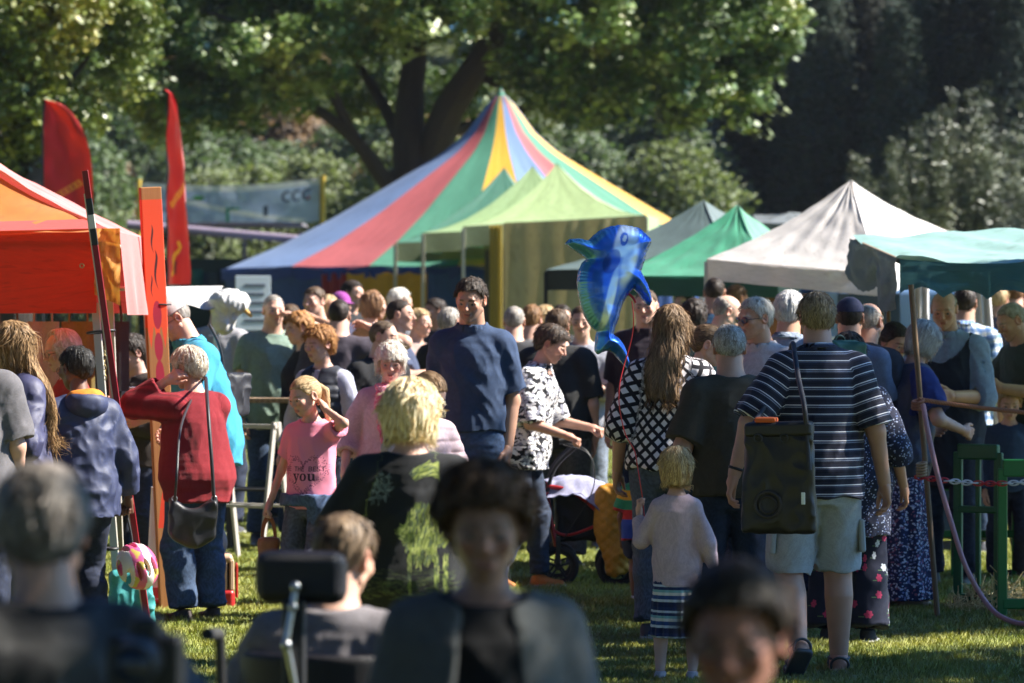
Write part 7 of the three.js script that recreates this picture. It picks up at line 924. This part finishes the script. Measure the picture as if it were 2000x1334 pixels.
// ---------------------------------------------------------------- left stall goods and ground things
{
  const cols = [[0.45, 0.34, 0.05], [0.30, 0.28, 0.27], [0.5, 0.36, 0.04], [0.03, 0.025, 0.03], [0.38, 0.34, 0.33], [0.46, 0.33, 0.05], [0.12, 0.12, 0.13], [0.42, 0.38, 0.36], [0.28, 0.20, 0.06], [0.06, 0.05, 0.055]], nm = ['mustard', 'dove grey', 'golden', 'black', 'warm grey', 'ochre', 'charcoal', 'pale taupe', 'brown gold', 'near black'], z = -23.2, rail = thing('clothes_rail', 'steel clothes rail under the orange tent', 'rail', [-3.3, 0, z]);
  mesh('rail_bar', bar(V(-1.3, 1.88, 0), V(1.2, 1.88, 0), 0.014), steel, rail); for (const s of [-1.3, 1.2]) mesh('upright', bar(V(s, 0, 0), V(s, 1.88, 0), 0.014), steel, rail);
  cols.forEach((c, i) => { const T = thing('cloth_bag', nm[i] + ' cloth bag hung on the rail under the orange tent', 'bag', [-4.3 + i * 0.21, 0, z + 0.02 * (i % 2)], 0.1 * (i % 3 - 1), 'cloth bags on the rail'); mesh('panel', cloth((u, v) => [(u - 0.5) * 0.2, 1.68 - (1 - v) * (0.42 + 0.05 * (i % 3)), 0.015 * sin(u * 8 + i) + 0.01], 10, 8, 0.008), fabric(c), T); mesh('handle', tr(new THREE.TorusGeometry(0.055, 0.007, 5, 16, PI), 0, 1.67, 0.01, 0, 0, 0, 1, 3.9, 1), fabric(c), T); });
  // striped post with red foot, animal carrier
  const p = at(312, 1110, 336), P = thing('white_post', 'white plastic post with red foot beside the red cardigan', 'post', [p.x, 0, p.z]), h = 0.66; mesh('column', tr(new THREE.CylinderGeometry(0.05, 0.085, h, 20), 0, 0.06 + h / 2, 0), mat([0.7, 0.68, 0.72], { roughness: 0.35 }), P); mesh('foot', box(0.26, 0.07, 0.26, 0, 0.036, 0, 0.02), mat([0.55, 0.03, 0.03], { roughness: 0.4 }), P); mesh('collar', tr(new THREE.CylinderGeometry(0.092, 0.098, 0.06, 20), 0, 0.11, 0), mat([0.6, 0.03, 0.03], { roughness: 0.4 }), P);
  const c = at(350, 1200, 338), C = thing('pet_carrier', 'beige and red plastic pet carrier on the grass behind the red cardigan', 'carrier', [c.x + 0.09, 0, c.z - 0.25], 0.1), tan = mat([0.52, 0.36, 0.24], { roughness: 0.45 }), cr = mat([0.45, 0.02, 0.02], { roughness: 0.4 });
  mesh('base_tray', box(0.42, 0.12, 0.30, 0, 0.065, 0, 0.03), cr, C); mesh('lid', box(0.40, 0.05, 0.28, 0, 0.30, 0, 0.024), tan, C); mesh('inner_shell', box(0.36, 0.2, 0.24, 0, 0.2, 0, 0.02), mat([0.10, 0.06, 0.04]), C); for (let i = 0; i < 14; i++) mesh('slat', box(0.014, 0.17, 0.012, -0.185 + i * 0.0285, 0.205, 0.132, 0.004), tan, C); for (const s of [-1, 1]) mesh('end_panel', box(0.02, 0.18, 0.27, s * 0.195, 0.205, 0, 0.01), tan, C); mesh('handle', tr(new THREE.TorusGeometry(0.07, 0.012, 6, 16, PI), 0, 0.33, 0), cr, C); mesh('door', box(0.012, 0.20, 0.2, 0.222, 0.17, 0, 0.006), cr, C);
  // A-board and low table behind the pink girl
  const a = at(487, 900, 282), A = thing('trestle_board', 'white A shaped trestle standing on the grass left of the girl', 'trestle', [a.x, 0, a.z], 0.9), w = mat([0.72, 0.70, 0.68], { map: woodTex, key: 'trestle' }); for (const z of [-0.25, 0.25]) for (const s of [-1, 1]) mesh('leg', beam(V(s * 0.16, 0, z), V(s * 0.02, 0.98, z), 0.035, 0.025), w, A); mesh('crossbar', beam(V(-0.02, 0.95, -0.27), V(-0.02, 0.95, 0.27), 0.03, 0.03), w, A); for (const s of [-1, 1]) mesh('brace', beam(V(s * 0.1, 0.4, -0.25), V(s * 0.1, 0.4, 0.25), 0.025, 0.02), w, A);
  const t = at(520, 770, 268), T = thing('side_table', 'low dark table with pale top behind the trestle', 'table', [t.x, 0, t.z]); mesh('table_top', box(0.6, 0.035, 0.4, 0, 1.1, 0), mat([0.42, 0.30, 0.20], { map: woodTex, key: 'tabletop' }), T); for (const [x, z] of [[-0.26, -0.16], [0.26, -0.16], [-0.26, 0.16], [0.26, 0.16]]) mesh('leg', beam(V(x, 0, z), V(x, 1.08, z), 0.035, 0.035), blackPlastic, T); mesh('shelf', box(0.52, 0.02, 0.32, 0, 0.45, 0), blackPlastic, T);
}
// ---------------------------------------------------------------- pens, ropes and chain at the right
{
  const gm = mat([0.012, 0.17, 0.035], { roughness: 0.38, key: 'pen' }), gd = mat([0.008, 0.10, 0.025], { roughness: 0.45, key: 'pen2' });
  const pen = (label, x0, x1, s, top, rails, n, turn, m) => { const a = at(x0, 615, s), b = at(x1, 615, s), w = b.x - a.x, h = EYE + (HORIZON - top) / s, T = thing('green_hurdle', label, 'hurdle', [a.x, 0, a.z], turn, 'green metal pens'); for (const r of rails) mesh('rail', box(w, r[1], 0.045, w / 2, h * r[0], 0, 0.01), m, T); for (let i = 0; i <= n; i++) mesh('slat', box(i === 0 || i === n ? 0.055 : 0.03, h - 0.03, 0.03, w * i / n, h / 2 - 0.015, 0.002, 0.008), m, T); };
  pen('long green pen panel with broad top rail below the twisted rope', 1822, 2100, 300, 838, [[0.975, 0.10], [0.80, 0.07], [0.62, 0.06], [0.3, 0.05]], 7, 0, gm);
  pen('front green pen panel with upright bars at the right edge', 1958, 2110, 346, 905, [[0.97, 0.10], [0.1, 0.06]], 3, 0, gm);
  pen('side green pen panel running back beside the rope', 1872, 1960, 336, 872, [[0.97, 0.09], [0.62, 0.04], [0.08, 0.05]], 2, -0.6, gd);
  const tr_ = (pts, r, m, name, label, twist) => { const c = new THREE.CatmullRomCurve3(pts); if (!twist) return solo(name, new THREE.TubeGeometry(c, 80, r, 8), m, label, 'rope'); const L = c.getLength(), n = floor(L / 0.006), G = []; for (let k = 0; k < 3; k++) { const q = []; for (let i = 0; i <= n; i++) { const u = i / n, p = c.getPointAt(u), a = u * L / twist * 2 * PI + k * 2.094; q.push(V(p.x, p.y + cos(a) * r * 0.55, p.z + sin(a) * r * 0.55)); } G.push(new THREE.TubeGeometry(new THREE.CatmullRomCurve3(q), n, r * 0.6, 6)); } return solo(name, G, m, label, 'rope'); };
  const A = (px, py, s = 350) => at(px, py, s);
  tr_([A(1795, 780), A(1850, 788), A(1920, 797), A(2005, 806), A(2080, 812)], 0.012, mat([0.32, 0.14, 0.08], { roughness: 0.9, key: 'rope1' }), 'twisted_rope', 'brown twisted rope stretched from the awning pole to the right', 0.05);
  tr_([A(1803, 790, 352), A(1812, 840, 353), A(1832, 930, 354), A(1858, 1020, 355), A(1888, 1110, 356), A(1925, 1175, 356), A(1962, 1208, 360), A(2000, 1219, 362), A(2060, 1212, 364)], 0.0145, mat([0.50, 0.28, 0.32], { roughness: 0.85, bumpMap: rep(weaveBump, 120, 4), bumpScale: 0.003, key: 'rope2' }), 'pink_rope', 'thick pink rope sagging from the awning pole towards the grass', 0);
  const C = thing('plastic_chain', 'red and white plastic chain hanging before the green pens', 'chain', A(1797, 932)), rd = mat([0.5, 0.02, 0.03], { roughness: 0.35 }), wt = mat([0.62, 0.64, 0.68], { roughness: 0.35 }), o = A(1797, 932), e = A(2060, 936, 350); for (let i = 0; i < 24; i++) { const t = i / 23, q = o.clone().lerp(e, t).sub(o); q.y -= 0.03 * sin(PI * t); mesh('link', tr(new THREE.TorusGeometry(0.014, 0.0042, 6, 14), q.x, q.y, q.z, i % 2 ? PI / 2 : 0, 0, 0, 1.9, 0.95, 1), floor(i / 5) % 2 ? wt : rd, C); }
  const K = thing('rope_knot', 'frayed knot of rope and straps tied round the awning pole', 'knot', A(1793, 790)); mesh('coil', [0, 1, 2].map(i => tr(new THREE.TorusGeometry(0.03, 0.010, 6, 18), 0, i * 0.018 - 0.02, 0, PI / 2 + 0.2, 0.1 * i)), mat([0.25, 0.10, 0.06]), K); mesh('loop', [0, 1, 2, 3, 4].map(i => tr(new THREE.TorusGeometry(0.026, 0.007, 6, 18), 0.02, -0.33 - i * 0.016, 0, PI / 2 + 0.15, 0.2)), mat([0.35, 0.24, 0.14]), K);
  const r = rng(61), L = [], sp = A(1950, 1115, 338); for (let i = 0; i < 520; i++) { const x = (r() - 0.5) * 0.6, z = (r() - 0.5) * 0.5, y = 0.02 + 0.22 * r() * (1 - hypot(x / 0.32, z / 0.28)); if (y < 0.01) continue; L.push(tr(new THREE.BoxGeometry(0.004, 0.10 + 0.1 * r(), 0.003), x, y, z, (r() - 0.5) * 3, r() * 6, (r() - 0.5) * 3)); } const m = mesh('straw', tr(merge(L), sp.x, 0, sp.z), mat([0.55, 0.42, 0.18], { roughness: 0.7 }), scene); tag(m, 'heap of loose yellow straw inside the green pens', 'straw', null, 'stuff');
  // stall table under the teal awning with goods
  const t = at(1930, 760, 292), T = thing('stall_table', 'stall table under the teal awning in front of the stallholder', 'table', [t.x, 0, t.z]); mesh('table_top', box(1.4, 0.04, 0.6, 0.1, 1.16, 0), mat([0.28, 0.2, 0.14], { map: woodTex, key: 'st' }), T); for (const [x, z] of [[-0.55, -0.25], [0.75, -0.25], [-0.55, 0.25], [0.75, 0.25]]) mesh('leg', beam(V(x, 0, z), V(x, 1.14, z), 0.05, 0.05), blackPlastic, T);
  const gd2 = [['red and white jar standing on the stall table', -0.12, [0.55, 0.10, 0.06], 0.045, 0.13], ['pale tub standing on the stall table beside the jar', 0.05, [0.6, 0.58, 0.55], 0.06, 0.09], ['blue tin standing on the stall table', -0.3, [0.10, 0.18, 0.4], 0.05, 0.12], ['grey crock at the right end of the stall table', 0.4, [0.22, 0.22, 0.22], 0.07, 0.14]]; for (const [label, x, c, rr, hh] of gd2) { const J = thing('jar', label, 'jar', [t.x + x, 1.18, t.z + 0.1], 0, 'jars on the stall table'); mesh('jar_body', tr(new THREE.LatheGeometry([[0, 0], [rr, 0], [rr * 1.05, hh * 0.2], [rr, hh * 0.75], [rr * 0.8, hh * 0.85], [rr * 0.8, hh * 0.9]].map(q => new THREE.Vector2(...q)), 18)), mat(c, { roughness: 0.3 }), J); mesh('lid', tr(new THREE.CylinderGeometry(rr * 0.85, rr * 0.85, hh * 0.14, 18), 0, hh * 0.95, 0), mat([0.7, 0.68, 0.64], { roughness: 0.35 }), J); }
  // blue van panel and white drapes behind the awning
  const v = at(1760, 640, 225), W = thing('blue_van', 'pale blue van side with white stripe behind the awning poles', 'van', [v.x, 0, v.z]); mesh('body_panel', box(1.5, 1.5, 1.2, 0.05, 1.25, -0.9, 0.12), mat([0.16, 0.28, 0.50], { roughness: 0.3 }), W); mesh('stripe', box(1.45, 0.16, 0.02, 0.05, 1.45, -0.29, 0.005), mat([0.7, 0.72, 0.75], { roughness: 0.3 }), W); mesh('sill', box(1.45, 0.2, 0.02, 0.05, 1.15, -0.285, 0.005), mat([0.6, 0.14, 0.06], { roughness: 0.4 }), W); mesh('window', box(0.55, 0.34, 0.02, -0.25, 1.74, -0.292, 0.01), mat([0.03, 0.05, 0.08], { roughness: 0.08 }), W); for (const x of [-0.4, 0.5]) mesh('wheel', tr(new THREE.TorusGeometry(0.24, 0.07, 10, 24), x, 0.31, -0.35), blackRubber, W);
  for (const [px, w, label, sl] of [[1797, 0.14, 'white drape tied to the left tent post behind the stallholder', 0], [1912, 0.16, 'white drape hanging right of the plaid shirt', 0.25]]) { const q = at(px, 560, 255); solo('white_drape', tr(cloth((u, k) => [(u - 0.5) * w + sl * (1 - k) * 0.5, 0.3 + k * 1.75, 0.025 * sin(u * 16) + 0.02 * noise(u * 5, k * 4, px)], 18, 14, 0.004), q.x, 0, q.z), fabric([0.72, 0.68, 0.68]), label, 'drape', 'white drapes by the stalls'); }
}
renderer.render(scene, camera);
